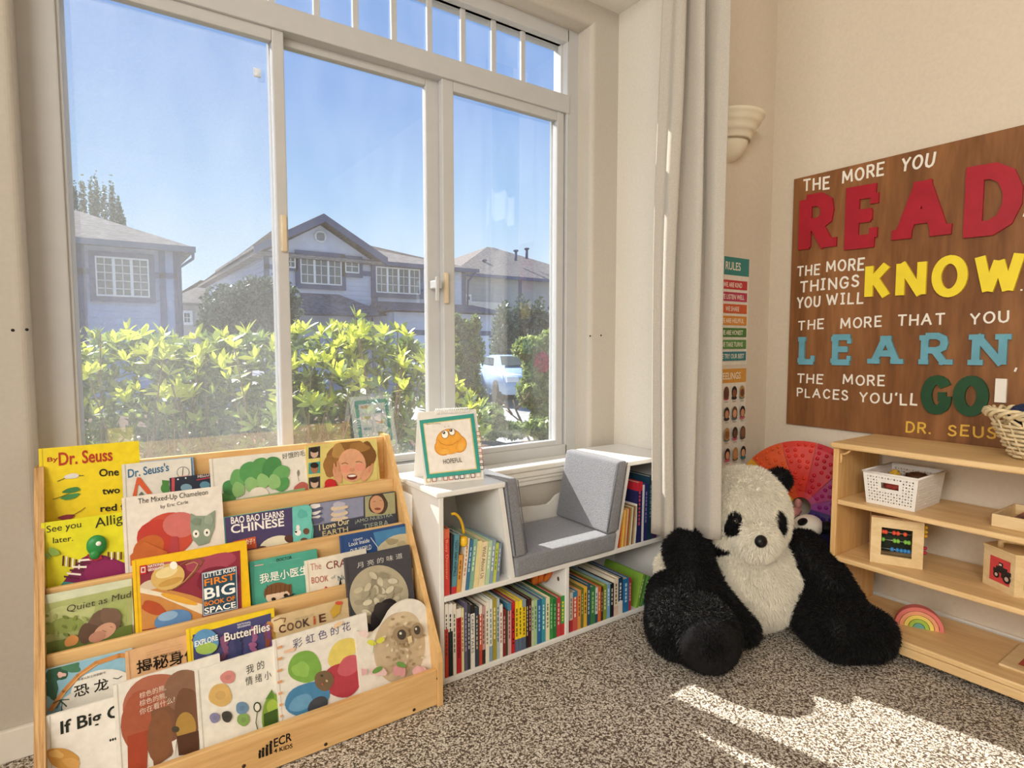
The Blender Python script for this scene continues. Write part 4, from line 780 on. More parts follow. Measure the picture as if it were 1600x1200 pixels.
for a_, b_, r1, r2, c_ in prim:
    n_ = 9
    for k in range(n_):
        t_ = k/(n_-1); p = a_+(b_-a_)*t_; bmesh.ops.create_icosphere(bm, subdivisions=3, radius=r1+(r2-r1)*t_, matrix=Matrix.Translation(Vector(p)))
me = bpy.data.meshes.new('t'); bm.to_mesh(me); bm.free(); ob = bpy.data.objects.new('t', me); COL.objects.link(ob)
md = ob.modifiers.new('r', 'REMESH'); md.mode = 'VOXEL'; md.voxel_size = .0075; md.use_smooth_shade = True
sm = ob.modifiers.new('s', 'SMOOTH'); sm.factor = .6; sm.iterations = 9
dg = bpy.context.evaluated_depsgraph_get(); dg.update(); body = bpy.data.meshes.new_from_object(ob.evaluated_get(dg)); bpy.data.objects.remove(ob)
nv = len(body.vertices); V = np.empty(nv*3); body.vertices.foreach_get('co', V); V = V.reshape(-1, 3); V[:, 2] = np.maximum(V[:, 2], .004)
V[:, 1] = np.minimum(V[:, 1], YP-.006)
# soft folds in the stuffing
N = np.empty(nv*3); body.vertices.foreach_get('normal', N); N = N.reshape(-1, 3)
for i in range(nv):
    V[i] += N[i]*(mnoise.noise(Vector(V[i])*9)*.009)
V[:, 2] = np.maximum(V[:, 2], .003); body.vertices.foreach_set('co', V.ravel()); body.update()
eyeR, eyeL = at(1214, 813, 1.985), at(1146, 818, 1.965)
def panda_colour(P):
    _, c_ = near(P)
    for ec, dx in ((eyeR, -.16), (eyeL, .25)):
        d = P-ec; lat = d@_rt; vert = d@_up-lat*dx*2; dep = d@_fw; c_[((lat/.026)**2+(vert/.042)**2+(dep/.09)**2) < 1] = PB
    return c_
WF = mat('white_fur', '#f8f1df', .9, .03, 14, 0, .12, sheen=.3); BF = mat('black_fur', '#060506', .6, .15, 30, 0, .25, sheen=.05)
panda = empty('plush_panda', (tor[0], tor[1], 0), 'giant black and white plush panda slumped on the carpet in the corner', 'soft toy')
ln = np.array([p.vertices[:] for p in body.polygons if len(p.vertices) == 4]); cen = V[ln].mean(1); fc = panda_colour(cen)
o_ = np.array(panda.location); bo = bpy.data.meshes.new('body'); bo.from_pydata((V-o_).tolist(), [], ln.tolist()); bo.polygons.foreach_set('use_smooth', [True]*len(ln)); bo.update()
link('body', bo, [WF, BF], panda); bo.polygons.foreach_set('material_index', fc.tolist())
# fur: short tapering strands lying down and outwards
e1 = V[ln[:, 1]]-V[ln[:, 0]]; e2 = V[ln[:, 3]]-V[ln[:, 0]]; fn = np.cross(e1, e2); ar = np.linalg.norm(fn, axis=1); fn /= ar[:, None]
for colr, mt, nm, cnt, L0 in ((PW, WF, 'white_fur', 60000, .017), (PB, BF, 'black_fur', 65000, .015)):
    vis = (fc == colr) & (cen[:, 2] > .006) & ((cen-_O)@_fw > 0) & (np.einsum('ij,ij->i', fn, _O-cen) > -.25)
    idx = np.where(vis)[0]; pr_ = ar[idx]/ar[idx].sum(); pick = rng.choice(idx, cnt, p=pr_); a = rng.random((cnt, 1)); b_ = rng.random((cnt, 1))
    q0 = V[ln[pick, 0]]; P = q0+(V[ln[pick, 1]]-q0)*a+(V[ln[pick, 3]]-q0)*b_; nn = fn[pick]
    cl = np.array([[mnoise.noise(Vector(p)*28), mnoise.noise(Vector(p)*28+Vector((7, 3, 1))), mnoise.noise(Vector(p)*28+Vector((2, 9, 5)))] for p in P[::8]]).repeat(8, 0)[:cnt]
    dirn = nn*.75+np.array((0, 0, -.55))+cl*(.40 if colr == PW else .75)+rng.normal(0, .14, (cnt, 3)); dirn /= np.linalg.norm(dirn, axis=1)[:, None]
    lk = (np.abs(fn[pick][:, 2]) < 2); LL_ = L0*rng.uniform(.6, 1.25, (cnt, 1)); sd = np.cross(dirn, rng.normal(0, 1, (cnt, 3))); sd /= np.linalg.norm(sd, axis=1)[:, None]
    w = .0011; mid = P+dirn*LL_*.5; tip = P+dirn*LL_+np.array((0, 0, -.25))*LL_*.5
    tip[:, 2] = np.maximum(tip[:, 2], .001); mid[:, 2] = np.maximum(mid[:, 2], .001)
    vv = np.stack([P-nn*.002-sd*w, P-nn*.002+sd*w, mid+sd*w*.8, mid-sd*w*.8, tip], 1).reshape(-1, 3)-o_
    k5 = np.arange(cnt)*5; me = bpy.data.meshes.new(nm); me.vertices.add(cnt*5); me.vertices.foreach_set('co', vv.ravel())
    lo = np.stack([k5, k5+1, k5+2, k5+3, k5+3, k5+2, k5+4], 1).ravel(); me.loops.add(len(lo)); me.loops.foreach_set('vertex_index', lo)
    me.polygons.add(cnt*2); st = np.stack([np.arange(cnt)*7, np.arange(cnt)*7+4], 1).ravel(); me.polygons.foreach_set('loop_start', st); me.update(calc_edges=True)
    tag(link(nm, me, mt, panda), kind='stuff')
NOSE = mat('black_nose', '#0b0a0a', .35)
m = MB(); m.ball(at(1189, 846, 1.868), (.022, .018, .020), u=18, v=12); m.build('nose', NOSE, panda)
for p in (at(1210, 811, 1.950), at(1149, 814, 1.932)):
    m = MB(); m.ball(p, .0085); m.build('eye', mat('bead_eye', '#0a0a0c', .08, spec=.8), panda)
m = MB(); nn = np.array((-.60, -.76, .06)); c_ = fl+nn*.094+np.array((0, 0, -.004)); nn /= np.linalg.norm(nn); uu = np.cross((0, 0, 1), nn); uu /= np.linalg.norm(uu); vv_ = np.cross(nn, uu)
rings = [(0, .016), (.038, .012), (.066, .002), (.084, -.014), (.090, -.030)]
vs = [tuple(c_+nn*rings[0][1])]+[tuple(c_+(uu*math.cos(q)*r_+vv_*math.sin(q)*r_*.95)+nn*d) for r_, d in rings[1:] for q in (2*math.pi*k/28 for k in range(28))]
fs = [(0, 1+k, 1+(k+1) % 28) for k in range(28)]+[(1+28*j+k, 1+28*(j+1)+k, 1+28*(j+1)+(k+1) % 28, 1+28*j+(k+1) % 28) for j in range(3) for k in range(28)]
m.add(vs, fs, True); m.build('sole_pad', mat('sole_plush', '#131214', .85, .2, 60, .3, .2), panda)

# ================================================================ BIN, POP FAN AND TOYS BEHIND THE PANDA
binx0, binx1, biny0, biny1, bz = 2.03, 2.325, 1.0, 1.425, .295
e = empty('toy_bin', ((binx0+binx1)/2, (biny0+biny1)/2, 0), 'off-white plastic toy bin between the panda and the wooden shelf', 'bin'); m = MB(); g_ = .012
def ring4(i, z): return [(binx0+i, biny0+i, z), (binx1-i, biny0+i, z), (binx1-i, biny1-i, z), (binx0+i, biny1-i, z)]
R_ = [ring4(g_*1.6, .004), ring4(g_*.3, bz-.02), ring4(-.006, bz-.016), ring4(-.006, bz), ring4(g_*.4, bz), ring4(g_*2, .010)]
vs = [p for r_ in R_ for p in r_]; fs = [(3, 2, 1, 0)]+[(4*j+k, 4*j+(k+1) % 4, 4*(j+1)+(k+1) % 4, 4*(j+1)+k) for j in range(5) for k in range(4)]+[(20, 21, 22, 23)]
m.add(vs, fs); m.build('tub', mat('greyish_plastic', '#cfcabc', .45), e)
fc_ = at(1252, 791, 2.27); fr0 = .252
fn_ = np.array((-.955, -.30, .14)); fn_ /= np.linalg.norm(fn_); fu = np.cross((0, 0, 1), fn_); fu /= np.linalg.norm(fu); fv = np.cross(fn_, fu)
e = empty('pop_fan', fc_-np.array((0, 0, .19)), 'large round rainbow bubble fan standing in the corner behind the panda', 'toy')
secs = ('#d8321f', '#c5182a', '#a31262', '#8a1680', '#33106b', '#1f1452', '#1a2a7a', '#1c6a8a', '#2c8a4a', '#a8b52a', '#e0a422', '#e0561f')
q0 = R(110)
for i, cc in enumerate(secs):
    m = MB(); a0 = q0-i*math.pi/6; a1 = a0-math.pi/6+.012; rr = [.035]+[.035+(fr0-.035)*j/10 for j in range(1, 11)]; n_ = 7
    vs = []; 
    for sdn in (1, -1):
        for j, r_ in enumerate(rr):
            for k in range(n_):
                q = a0+(a1-a0)*k/(n_-1); vs.append(fc_+(fu*math.cos(q)+fv*math.sin(q))*r_+fn_*(.004*sdn+(.0025 if j in (0, 10) else 0)))
    nr = len(rr); f_ = []
    for j in range(nr-1):
        for k in range(n_-1): a = j*n_+k; f_.append((a, a+n_, a+n_+1, a+1)); b2 = a+nr*n_; f_.append((b2, b2+1, b2+n_+1, b2+n_))
    for k in range(n_-1): a = (nr-1)*n_+k; f_.append((a, a+nr*n_, a+nr*n_+1, a+1))
    m.add(vs, f_)
    pm_ = mat('silicone_%d' % i, cc, .42, .05, 30, 0, .4, trans=.12); seg_o = m.build('fan_segment', pm_, e)
    if i < 5 or i > 9:                                        # rows of pop bubbles
        bb = MB()
        for j in range(1, 10):
            r_ = .035+(fr0-.035)*(j+.0)/10+.008; nb = max(1, int(r_*.5/.022))
            for k in range(nb):
                q = a0+(a1-a0)*(k+.5)/nb; c2 = fc_+(fu*math.cos(q)+fv*math.sin(q))*r_+fn_*.004; hb = .0045 if (j+k) % 5 else -.001
                if hb < 0: continue
                rg = .0075; vs = [c2+fn_*hb]+[c2+(fu*math.cos(w_)+fv*math.sin(w_))*rg*s_+fn_*h_ for s_, h_ in ((.6, hb*.75), (1, 0)) for w_ in (math.pi*t2/4 for t2 in range(8))]
                bb.add(vs, [(0, 1+t2, 1+(t2+1) % 8) for t2 in range(8)]+[(1+t2, 9+t2, 9+(t2+1) % 8, 1+(t2+1) % 8) for t2 in range(8)], True)
        tag(bb.build('pop_bubbles', pm_, seg_o), kind='stuff')
c_ = at(1262, 822, 2.20); e = empty('plush_toy', c_-np.array((0, 0, .05)), 'white plush toy with a black eye patch lying in the bin', 'soft toy'); m = MB(); m.ball(c_, (.065, .05, .042), u=20, v=14); m.build('head', WF, e)
m = MB(); m.ball(at(1254, 815, 2.145), (.028, .012, .013)); m.build('eye_patch', BF, e); m = MB(); m.ball(at(1292, 824, 2.18), (.03, .03, .022)); m.build('ear', BF, e)
c_ = at(1240, 800, 2.26); e = empty('doll', c_-np.array((0, 0, .05)), 'pink doll partly hidden in the bin behind the panda head', 'toy'); pk = mat('pink_plastic', '#c98a84', .5)
m = MB(); m.tube([at(1232, 806, 2.25), at(1240, 800, 2.25), at(1250, 796, 2.25)], [.016, .02, .012], 12); m.build('arm', pk, e); m = MB(); m.ball(at(1247, 787, 2.25), (.014, .013, .02)); m.build('hand', pk, e)

# ================================================================ CURTAIN
cu_ = empty('curtain', (1.66, 1.30, .31), 'off-white linen curtain gathered beside the window, hanging over the panda', 'curtain')
path = [(1.752, 1.405), (1.70, 1.380), (1.655, 1.408), (1.61, 1.385), (1.577, 1.402), (1.590, 1.374), (1.580, 1.340), (1.602, 1.320), (1.624, 1.349), (1.634, 1.340), (1.620, 1.272), (1.630, 1.247), (1.650, 1.268), (1.658, 1.256), (1.638, 1.202), (1.643, 1.177), (1.652, 1.165), (1.660, 1.182)]  # first points are hidden back folds, added to keep sun off the panda
def spl(P, n):
    P = [Vector(p).to_3d() for p in P]; out = []
    for i in range(len(P)-1):
        p0, p1, p2, p3 = P[max(i-1, 0)], P[i], P[i+1], P[min(i+2, len(P)-1)]
        for k in range(n):
            t_ = k/n; out.append(.5*((2*p1)+(p2-p0)*t_+(2*p0-5*p1+4*p2-p3)*t_*t_+(3*p1-p0-3*p2+p3)*t_**3))
    return out+[P[-1]]
sp = spl(path, 6); nz_ = 46; m = MB(); vs = []
for j in range(nz_+1):
    tz = j/nz_; 
    for i, p in enumerate(sp):
        s_ = i/(len(sp)-1); z0c = .318+.050*max(0, s_-.35)+.010*math.sin(s_*9); z = z0c+(2.55-z0c)*tz
        gat = 1-.16*tz; cx, cy = 1.62, 1.27
        x = cx+(p.x-cx)*(1-.10*tz)+.005*math.sin(z*2.2+s_*5)*(1-tz*.5); y = cy+(p.y-cy)*gat+.006*math.sin(z*3.1+s_*11)
        bow = .016*math.sin(min(1, max(0, (z-.3)/1.5))*math.pi)*(1-s_); vs.append((x-bow, y, z))
n_ = len(sp); m.add(vs, [(j*n_+i, j*n_+i+1, (j+1)*n_+i+1, (j+1)*n_+i) for j in range(nz_) for i in range(n_-1)], True)
pnl = m.build('curtain_panel', CLOTH, cu_); so = pnl.modifiers.new('thickness', 'SOLIDIFY'); so.thickness = .0016; so.offset = 0
m = MB(); hv = [Vector(v) for v in vs[2*n_:3*n_]]; dzh = Vector((0, 0, .0)); hv2 = []
m.tube([Vector(vs[n_*2+i])*(.25)+Vector(vs[n_+i])*.75+Vector((0, 0, .0)) for i in range(n_)], .0012, 5); m.build('hem_seam', CLOTH, cu_)
e = empty('curtain_rod', (1.3, 1.28, 2.57), 'dark curtain rod spanning the alcove above the window', 'curtain rod'); m = MB(); m.tube([(-.7, 1.28, 2.58), (1.86, 1.28, 2.58)], .012, 12); m.build('rod', mat('dark_metal', '#3a3531', .4, metal=.7), e)
m = MB(); m.box(1.83, 1.845, 1.27, 1.44, 2.56, 2.60); m.box(-.745, -.73, 1.27, 1.44, 2.56, 2.60); m.build('bracket', MATS['dark_metal'], e)

# ================================================================ SCONCE
sc_ = onY(1158, 190, YP); sc0 = (2.032, YP, 1.772)
e = empty('wall_sconce', sc0, 'cream plaster half-bowl wall light above the wall posters', 'wall light'); PLA = mat('cream_plaster', '#efe4cc', .6, .015)
def half(prof, nm, mt, scx=1.0):
    m = MB(); prof = [(a*1.16, b_*(1 if b_ > 0 else .72)) for a, b_ in prof]
    m.lathe(prof, sc0, 36, math.pi, 2*math.pi); m.v = [(sc0[0]+(x-sc0[0])*scx, y, z) for x, y, z in m.v]; return m.build(nm, mt, e)
half([(.050, .0), (.058, .012), (.066, .014), (.068, .004), (.070, .014), (.078, .034), (.084, .036), (.084, .046), (.094, .062), (.100, .066), (.100, .075), (.108, .086), (.112, .092), (.112, .100), (.106, .102), (.088, .06), (.06, .01)], 'bowl', PLA)
half([(.062, .012), (.060, -.006), (.054, -.030), (.042, -.060), (.026, -.082), (.010, -.092), (0, -.094)], 'cone', PLA)

# ================================================================ WOODEN SHELF UNIT ALONG THE RIGHT WALL
sf = empty('toy_shelf', (2.17, .45, 0), 'open birch toy shelf under the brown quote board', 'shelf unit'); S0, S1, SY0, SY1 = 2.005, 2.315, -.02, .985
m = MB(); m.rbox(S0-.012, S1, SY0-.01, SY1+.006, .652, .671, .006, 3); m.build('top_board', BIRCH_Y, sf)
for y in (SY1-.018, SY0): m = MB(); m.rbox(S0, S1-.012, y, y+.018, .002, .652, .003); m.build('side_panel', BIRCH_Z, sf)
for z in (.462, .268): m = MB(); m.rbox(S0, S1-.012, SY0+.018, SY1-.018, z, z+.017, .004); m.build('shelf_board', BIRCH_Y, sf)
m = MB(); m.rbox(S0, S1-.012, SY0+.018, SY1-.018, .060, .078, .004); m.build('bottom_board', BIRCH_Y, sf)
m = MB(); m.rbox(S0+.004, S0+.022, SY0+.018, SY1-.018, .030, .058, .003); m.build('plinth_rail', BIRCH_Y, sf)
m = MB(); m.tube([(S0+.010, SY1-.022, .632), (S0+.010, SY1-.034, .634), (S0+.010, SY1-.044, .641), (S0+.010, SY1-.052, .650)], .0035, 8); m.tube([(S0+.010, SY1-.022, .60), (S0+.010, SY1-.022, .634)], .0035, 8); m.build('corner_bead', BIRCH_Z, sf)

# white perforated basket
bz0 = .4795; e = empty('storage_basket', (2.16, .82, bz0), 'white perforated plastic basket on the upper shelf of the birch unit', 'basket')
bx0, bx1, by0, by1, bh = 2.035, 2.245, .742, .902, .105
ym_ = (by0+by1)/2; m = MB()
def bp_(side, s, z):                                       # point on tapering wall: side 0 front(-X) 1 left(+Y) 2 back 3 right
    tpr = .010*(1-z/bh); x0, x1, y0, y1 = bx0+tpr, bx1-tpr, by0+tpr, by1-tpr
    return {0: (x0, y1+(y0-y1)*s, bz0+z), 3: (x0+(x1-x0)*s, y0, bz0+z), 2: (x1, y0+(y1-y0)*s, bz0+z), 1: (x1+(x0-x1)*s, y1, bz0+z)}[side]
holes = {0: (18, 11), 3: (22, 11), 2: (18, 11), 1: (22, 11)}
def hole_grid(side, nx, nz):
    V_ = []; F_ = []
    def vid(p): V_.append(p); return len(V_)-1
    for i in range(nx):
        for j in range(nz):
            s0, s1, z0_, z1_ = i/nx, (i+1)/nx, bh*j/nz, bh*(j+1)/nz
            hdl = side in (0, 2) and 6 <= i < 12 and 6 <= j < 8
            if hdl: continue
            solid = j == 0 or j == nz-1 or (side in (0, 2) and (5 <= i < 13 and 5 <= j < 9)) or i in (0, nx-1)
            c4 = [(s0, z0_), (s1, z0_), (s1, z1_), (s0, z1_)]
            if solid: F_.append(tuple(vid(bp_(side, *q)) for q in c4)); continue
            cs, cz = (s0+s1)/2, (z0_+z1_)/2; k_ = .70 if (i+j) % 2 else .45; inn = [(cs+(a-cs)*k_, cz+(b_-cz)*k_) for a, b_ in ((s0, cz), (cs, z0_), (s1, cz), (cs, z1_))]
            o4 = [vid(bp_(side, *q)) for q in c4]; i4 = [vid(bp_(side, *q)) for q in inn]
            F_ += [(o4[0], o4[1], i4[1]), (o4[0], i4[1], i4[0]), (o4[1], o4[2], i4[2]), (o4[1], i4[2], i4[1]), (o4[2], o4[3], i4[3]), (o4[2], i4[3], i4[2]), (o4[3], o4[0], i4[0]), (o4[3], i4[0], i4[3])]
    m.add(V_, F_)
for sd_, (nx, nz) in holes.items(): hole_grid(sd_, nx, nz)
m.box(bx0+.011, bx1-.011, by0+.011, by1-.011, bz0+.0005, bz0+.003)
wl = m.build('wall_mesh', PLAST, e); so = wl.modifiers.new('thick', 'SOLIDIFY'); so.thickness = .0018; tag(wl, kind=None)
m = MB(); P_ = [(bx0, by0), (bx1, by0), (bx1, by1), (bx0, by1)]
for i in range(4):
    a, b_ = P_[i], P_[(i+1) % 4]; m.tube([(a[0], a[1], bz0+bh), (b_[0], b_[1], bz0+bh)], .0035, 8)
m.build('rim', PLAST, e)
for c_, r_, cc, nm, lb in (((2.10, .83, bz0+.060), (.03, .028, .016), '#b3473c', 'toy_piece', 'red toy piece inside the white basket'), ((2.13, .78, bz0+.058), (.024, .022, .014), '#8a3a2c', 'toy_piece', 'dark red toy piece near the right of the white basket'), ((2.13, .845, bz0+.092), (.012, .014, .014), '#e0b23c', 'toy_piece', 'small yellow toy poking above the rim of the white basket'), ((2.19, .80, bz0+.084), (.028, .034, .012), '#5a3a24', 'toy_piece', 'brown wooden toy lying at the top of the white basket')):
    m = MB(); bm = bmesh.new(); bmesh.ops.create_cube(bm, size=2); bmesh.ops.bevel(bm, geom=bm.edges[:], offset=.5, segments=3, affect='EDGES'); m.frombm(bm, Matrix.Translation(Vector(c_)) @ Matrix.Rotation(c_[0]*40, 4, 'Z') @ Matrix.Diagonal((*r_, 1)), True)
    o = m.build(nm, mat('toy_'+cc[1:], cc, .5)); tag(o, lb, 'toy', 'toys in the white basket')
# activity cube with abacus
A0, A1, AH = (2.043, .873), (2.104, .744), .150; az = .2855
ux = np.array((A1[0]-A0[0], A1[1]-A0[1], 0)); wA = np.linalg.norm(ux); ux /= wA; uyA = np.array((-ux[1], ux[0], 0)); 
if uyA[0] < 0: uyA = -uyA
dA = .125; oA = np.array((A0[0], A0[1], az)); e = empty('activity_cube', oA+ux*wA/2+uyA*dA/2, 'pale wooden activity cube with an abacus of coloured beads on the middle shelf', 'toy')
def bxA(mb, a0, a1, d0, d1, z0, z1): mb.obox(oA+ux*(a0+a1)/2+uyA*(d0+d1)/2+np.array((0, 0, (z0+z1)/2)), ux, uyA, (0, 0, 1), (a1-a0)/2, (d1-d0)/2, (z1-z0)/2)
m = MB(); wo_, wi = wA*.205, wA*.79; zo, zi = AH*.19, AH*.80
bxA(m, 0, wo_, 0, .008, 0, AH); bxA(m, wi, wA, 0, .008, 0, AH); bxA(m, wo_, wi, 0, .008, 0, zo); bxA(m, wo_, wi, 0, .008, zi, AH); m.build('front_frame', PALE, e)
m = MB(); bxA(m, 0, .006, .008, dA-.008, 0, AH); m.build('side_panel', PALE, e); m = MB(); bxA(m, wA-.006, wA, .008, dA-.008, 0, AH); m.build('side_panel', PALE, e)
m = MB(); bxA(m, 0, wA, dA-.008, dA, 0, AH); m.build('back_panel', PALE, e)
m = MB(); bxA(m, -.001, wA+.001, -.001, dA+.001, AH, AH+.006); m.build('lid', mat('brown_cork', '#b48a62', .7, .12, 40), e)
m = MB(); bxA(m, wA*.33, wA*.66, -.0015, .006, AH-.012, AH-.001); m.build('lid_tab', PALE, e)
m = MB(); bxA(m, wA*.3, wA*.72, dA*.25, dA*.75, AH+.006, AH+.0075); bxA(m, wA*.45, wA*.5, dA*.1, dA*.9, AH+.006, AH+.0078); m.build('lid_maze', mat('dark_maze', '#3a2d2c', .6), e)
m = MB(); bxA(m, wo_, wi, .055, .058, zo, zi); m.build('inner_board', mat('dark_green_board', '#2c3322', .7, .2, 30), e)
ex = (wi-wo_)
for zf, cc, pos in ((.80, '#e2553a', (.06, .15, .42, .55, .78)), (.52, '#7fbf4c', (.07, .45, .56, .80, .91)), (.20, '#3c86c8', (.38, .55, .68, .80, .92))):
    z = zo+(zi-zo)*zf; m = MB(); p0 = oA+ux*wo_+uyA*.016+np.array((0, 0, z)); m.tube([p0, p0+ux*ex], .0012, 6); m.build('wire', mat('steel_wire', '#d9d9d9', .3, metal=.8), e)
    for t_ in pos: m = MB(); m.ball(p0+ux*ex*t_, (.0062, .0062, .0072), u=12, v=8); m.build('bead', mat('bead_'+cc[1:], cc, .35), e)
for i, (zz, cc) in enumerate(((.128, '#e8c22c'), (.114, '#e8c22c'), (.100, '#e0a82a'), (.060, '#b8354a'), (.045, '#b8354a'))):
    m = MB(); m.ball(oA+ux*(wA+.007)+uyA*.035+np.array((0, 0, zz)), (.0065, .0065, .0065), u=10, v=7); m.build('bead', mat('bead_'+cc[1:], cc, .35), e)
# rainbow stacker
c0 = np.array((2.155, .765, .078)); ru = np.array((2.182-2.125, .699-.823, 0)); rw = np.linalg.norm(ru); ru /= rw; rw = .066; rn = np.array((ru[1], -ru[0], 0))
if rn[0] > 0: rn = -rn
e = empty('rainbow_stacker', c0, 'wooden rainbow arch stacker in pastel colours on the bottom shelf', 'toy')
for i, cc in enumerate(('#e07a72', '#eba078', '#ecd36a', '#a3c04c', '#6aa79a')):
    r1 = rw-.0128*i; r2 = r1-.0112 if i < 4 else 0; N_ = 24; m = MB()
    po = [c0+ru*r1*math.cos(q)+np.array((0, 0, r1*math.sin(q)*1.02)) for q in (math.pi*k/N_ for k in range(N_+1))]; pi_ = [c0+ru*r2*math.cos(q)+np.array((0, 0, r2*math.sin(q)*1.02)) for q in (math.pi*k/N_ for k in range(N_+1))]
    f_, b_ = rn*.014, -rn*.014; vs = [p+f_ for p in po]+[p+f_ for p in pi_]+[p+b_ for p in po]+[p+b_ for p in pi_]; n_ = N_+1; fs = []
    for k in range(N_): fs += [(k, k+1, n_+k+1, n_+k), (2*n_+k, 3*n_+k, 3*n_+k+1, 2*n_+k+1), (k, 2*n_+k, 2*n_+k+1, k+1), (n_+k, n_+k+1, 3*n_+k+1, 3*n_+k)]
    fs += [(0, n_, 3*n_, 2*n_), (N_, 2*n_+N_, 3*n_+N_, n_+N_)]; m.add(vs, fs); m.build('arch', mat('arch_%d' % i, cc, .5, .04, 20), e)
# wooden tray on the upper shelf
tx0, tx1, ty0, ty1, tz_ = 2.07, 2.26, .34, .568, .4795; e = empty('wooden_tray', (2.165, .45, tz_), 'shallow pale wooden tray at the right end of the upper shelf', 'tray')
for b_ in ((tx0, tx0+.007, ty0, ty1), (tx1-.007, tx1, ty0, ty1), (tx0+.007, tx1-.007, ty0, ty0+.007), (tx0+.007, tx1-.007, ty1-.007, ty1)): m = MB(); m.rbox(*b_, tz_, tz_+.036, .0015); m.build('tray_side', PALE, e)
m = MB(); m.box(tx0+.005, tx1-.005, ty0+.005, ty1-.005, tz_+.001, tz_+.006); m.build('tray_base', PALE, e)
m = MB(); m.rbox(tx0+.02, tx1-.03, ty0+.02, ty1-.04, tz_+.0065, tz_+.030, .003); o = m.build('puzzle_board', mat('puzzle_print', '#a8705c', .5, .35, 22)); tag(o, 'reddish puzzle board lying inside the wooden tray', 'puzzle')
# large bevelled picture block with handle
cB = np.array((2.175, .505, .2855)); e = empty('picture_block', cB, 'pale wooden block box with a red tractor picture and top handle', 'toy'); hB = .115
f1 = np.array((2.147-2.085, .599-.508, 0)); 
pa, pb = np.array((2.140, .600, .2855)), np.array((2.085, .512, .2855)); pc = np.array((2.150, .425, .2855)); pd_ = np.array((2.235, .47, .2855)); pe = np.array((2.225, .57, .2855))
poly5 = [pa, pb, pc, pd_, pe]; m = MB(); m.prism([tuple(p) for p in poly5], (0, 0, hB)); bdy = m.build('box', PALE, e)
m = MB(); cx5 = sum(poly5)/5; m.prism([tuple(cx5+(p-cx5)*1.03+np.array((0, 0, hB))) for p in poly5], (0, 0, .007)); m.build('lid', PALE, e)
m = MB(); q1 = cx5+np.array((-.03, .045, hB+.006)); q2 = cx5+np.array((.01, -.075, hB+.006)); dq = (q2-q1)/np.linalg.norm(q2-q1); m.tube([q1, q1+(0, 0, .017), q1+dq*.010+np.array((0, 0, .022)), q2-dq*.010+np.array((0, 0, .022)), q2+(0, 0, .017), q2], .0085, 10); m.build('handle', PALE, e)
def sidef(p, q_, z0_=.012, z1_=.10):
    u = (q_-p); w = np.linalg.norm(u); u = u/w; return Face(p+np.array((0, 0, 0)), u, (0, 0, 1), w, hB), w
F1, w1 = sidef(pa, pb)
F1.puv([(w1*.22, .022), (w1*.86, .022), (w1*.86, .094), (w1*.22, .094)], '#d64a4c')
for r_ in ((w1*.42, .052, w1*.78, .070), (w1*.50, .070, w1*.64, .082), (w1*.34, .050, w1*.45, .062), (w1*.74, .052, w1*.90, .064), (w1*.60, .040, w1*.80, .052)): F1.puv([(r_[0], r_[1]), (r_[2], r_[1]), (r_[2], r_[3]), (r_[0], r_[3])], '#2b2626')
for cx_, cy_, rr_ in ((w1*.45, .044, .010), (w1*.78, .042, .013)):
    F1.puv([(cx_+rr_*math.cos(q), cy_+rr_*math.sin(q)) for q in (math.pi*k/9 for k in range(18))], '#1f1c1c'); F1.puv([(cx_+rr_*.5*math.cos(q), cy_+rr_*.5*math.sin(q)) for q in (math.pi*k/9 for k in range(18))], '#c9b3a8')
F1.puv([(w1*.53, .074), (w1*.61, .074), (w1*.61, .079), (w1*.53, .079)], '#e8d9d0'); F1.mb.build('picture_panel', PRINT, e)
F2, w2 = sidef(pb, pc); F2.puv([(w2*.2, .022), (w2*.9, .022), (w2*.9, .094), (w2*.2, .094)], '#8fb04c'); F2.mb.build('picture_panel', PRINT, e)
# flat board puzzle on the bottom shelf
e = empty('board_book', (2.17, .44, .078), 'thin picture board lying flat at the right end of the bottom shelf', 'book'); m = MB(); m.rbox(2.075, 2.265, .34, .535, .0785, .086, .002); m.build('board', PALE, e)
F3 = Face((2.085, .53, .0865), (0, -1, 0), (1, 0, 0), .18, .17); F3.n = np.array((0, 0, 1.)); F3.nxt()
F3.mb.cur = hx('#b0472f'); F3.mb.add([(2.11, .50, .0868), (2.20, .50, .0868), (2.20, .36, .0868), (2.11, .36, .0868)], [(0, 3, 2, 1)]); F3.mb.cur = hx('#2c2a2a'); F3.mb.add([(2.13, .49, .0871), (2.17, .49, .0871), (2.17, .42, .0871), (2.13, .42, .0871)], [(0, 3, 2, 1)]); F3.mb.build('picture', PRINT, e)
# wicker basket with blankets on top
wc = np.array((2.170, .470, .672)); e = empty('wicker_basket', wc, 'pale woven wicker basket on top of the birch shelf', 'basket'); WK = mat('peeled_willow', '#e3cfa6', .6, .10, 40)
H_ = .135; nst = 22
def wr(z): return .062+.055*(z/H_)**.8
vs = []
for k in range(nst):
    q = 2*math.pi*k/nst; m = MB(); m.tube([wc+np.array((wr(z)*math.cos(q), wr(z)*1.25*math.sin(q), z)) for z in (0.004, .04, .08, .12)], .0030, 6); m.build('stake', WK, e)
for i in range(8):
    z = .008+i*.0125; ph = i % 2; P_ = []
    for k in range(nst*4): q = 2*math.pi*k/(nst*4); r_ = wr(z)+.0042*math.cos(nst/2*q*1.0+ph*math.pi); P_.append(wc+np.array((r_*math.cos(q), r_*1.25*math.sin(q), z)))
    m = MB(); m.tube(P_, .0048, 6, closed=True); m.build('woven_rod', WK, e)
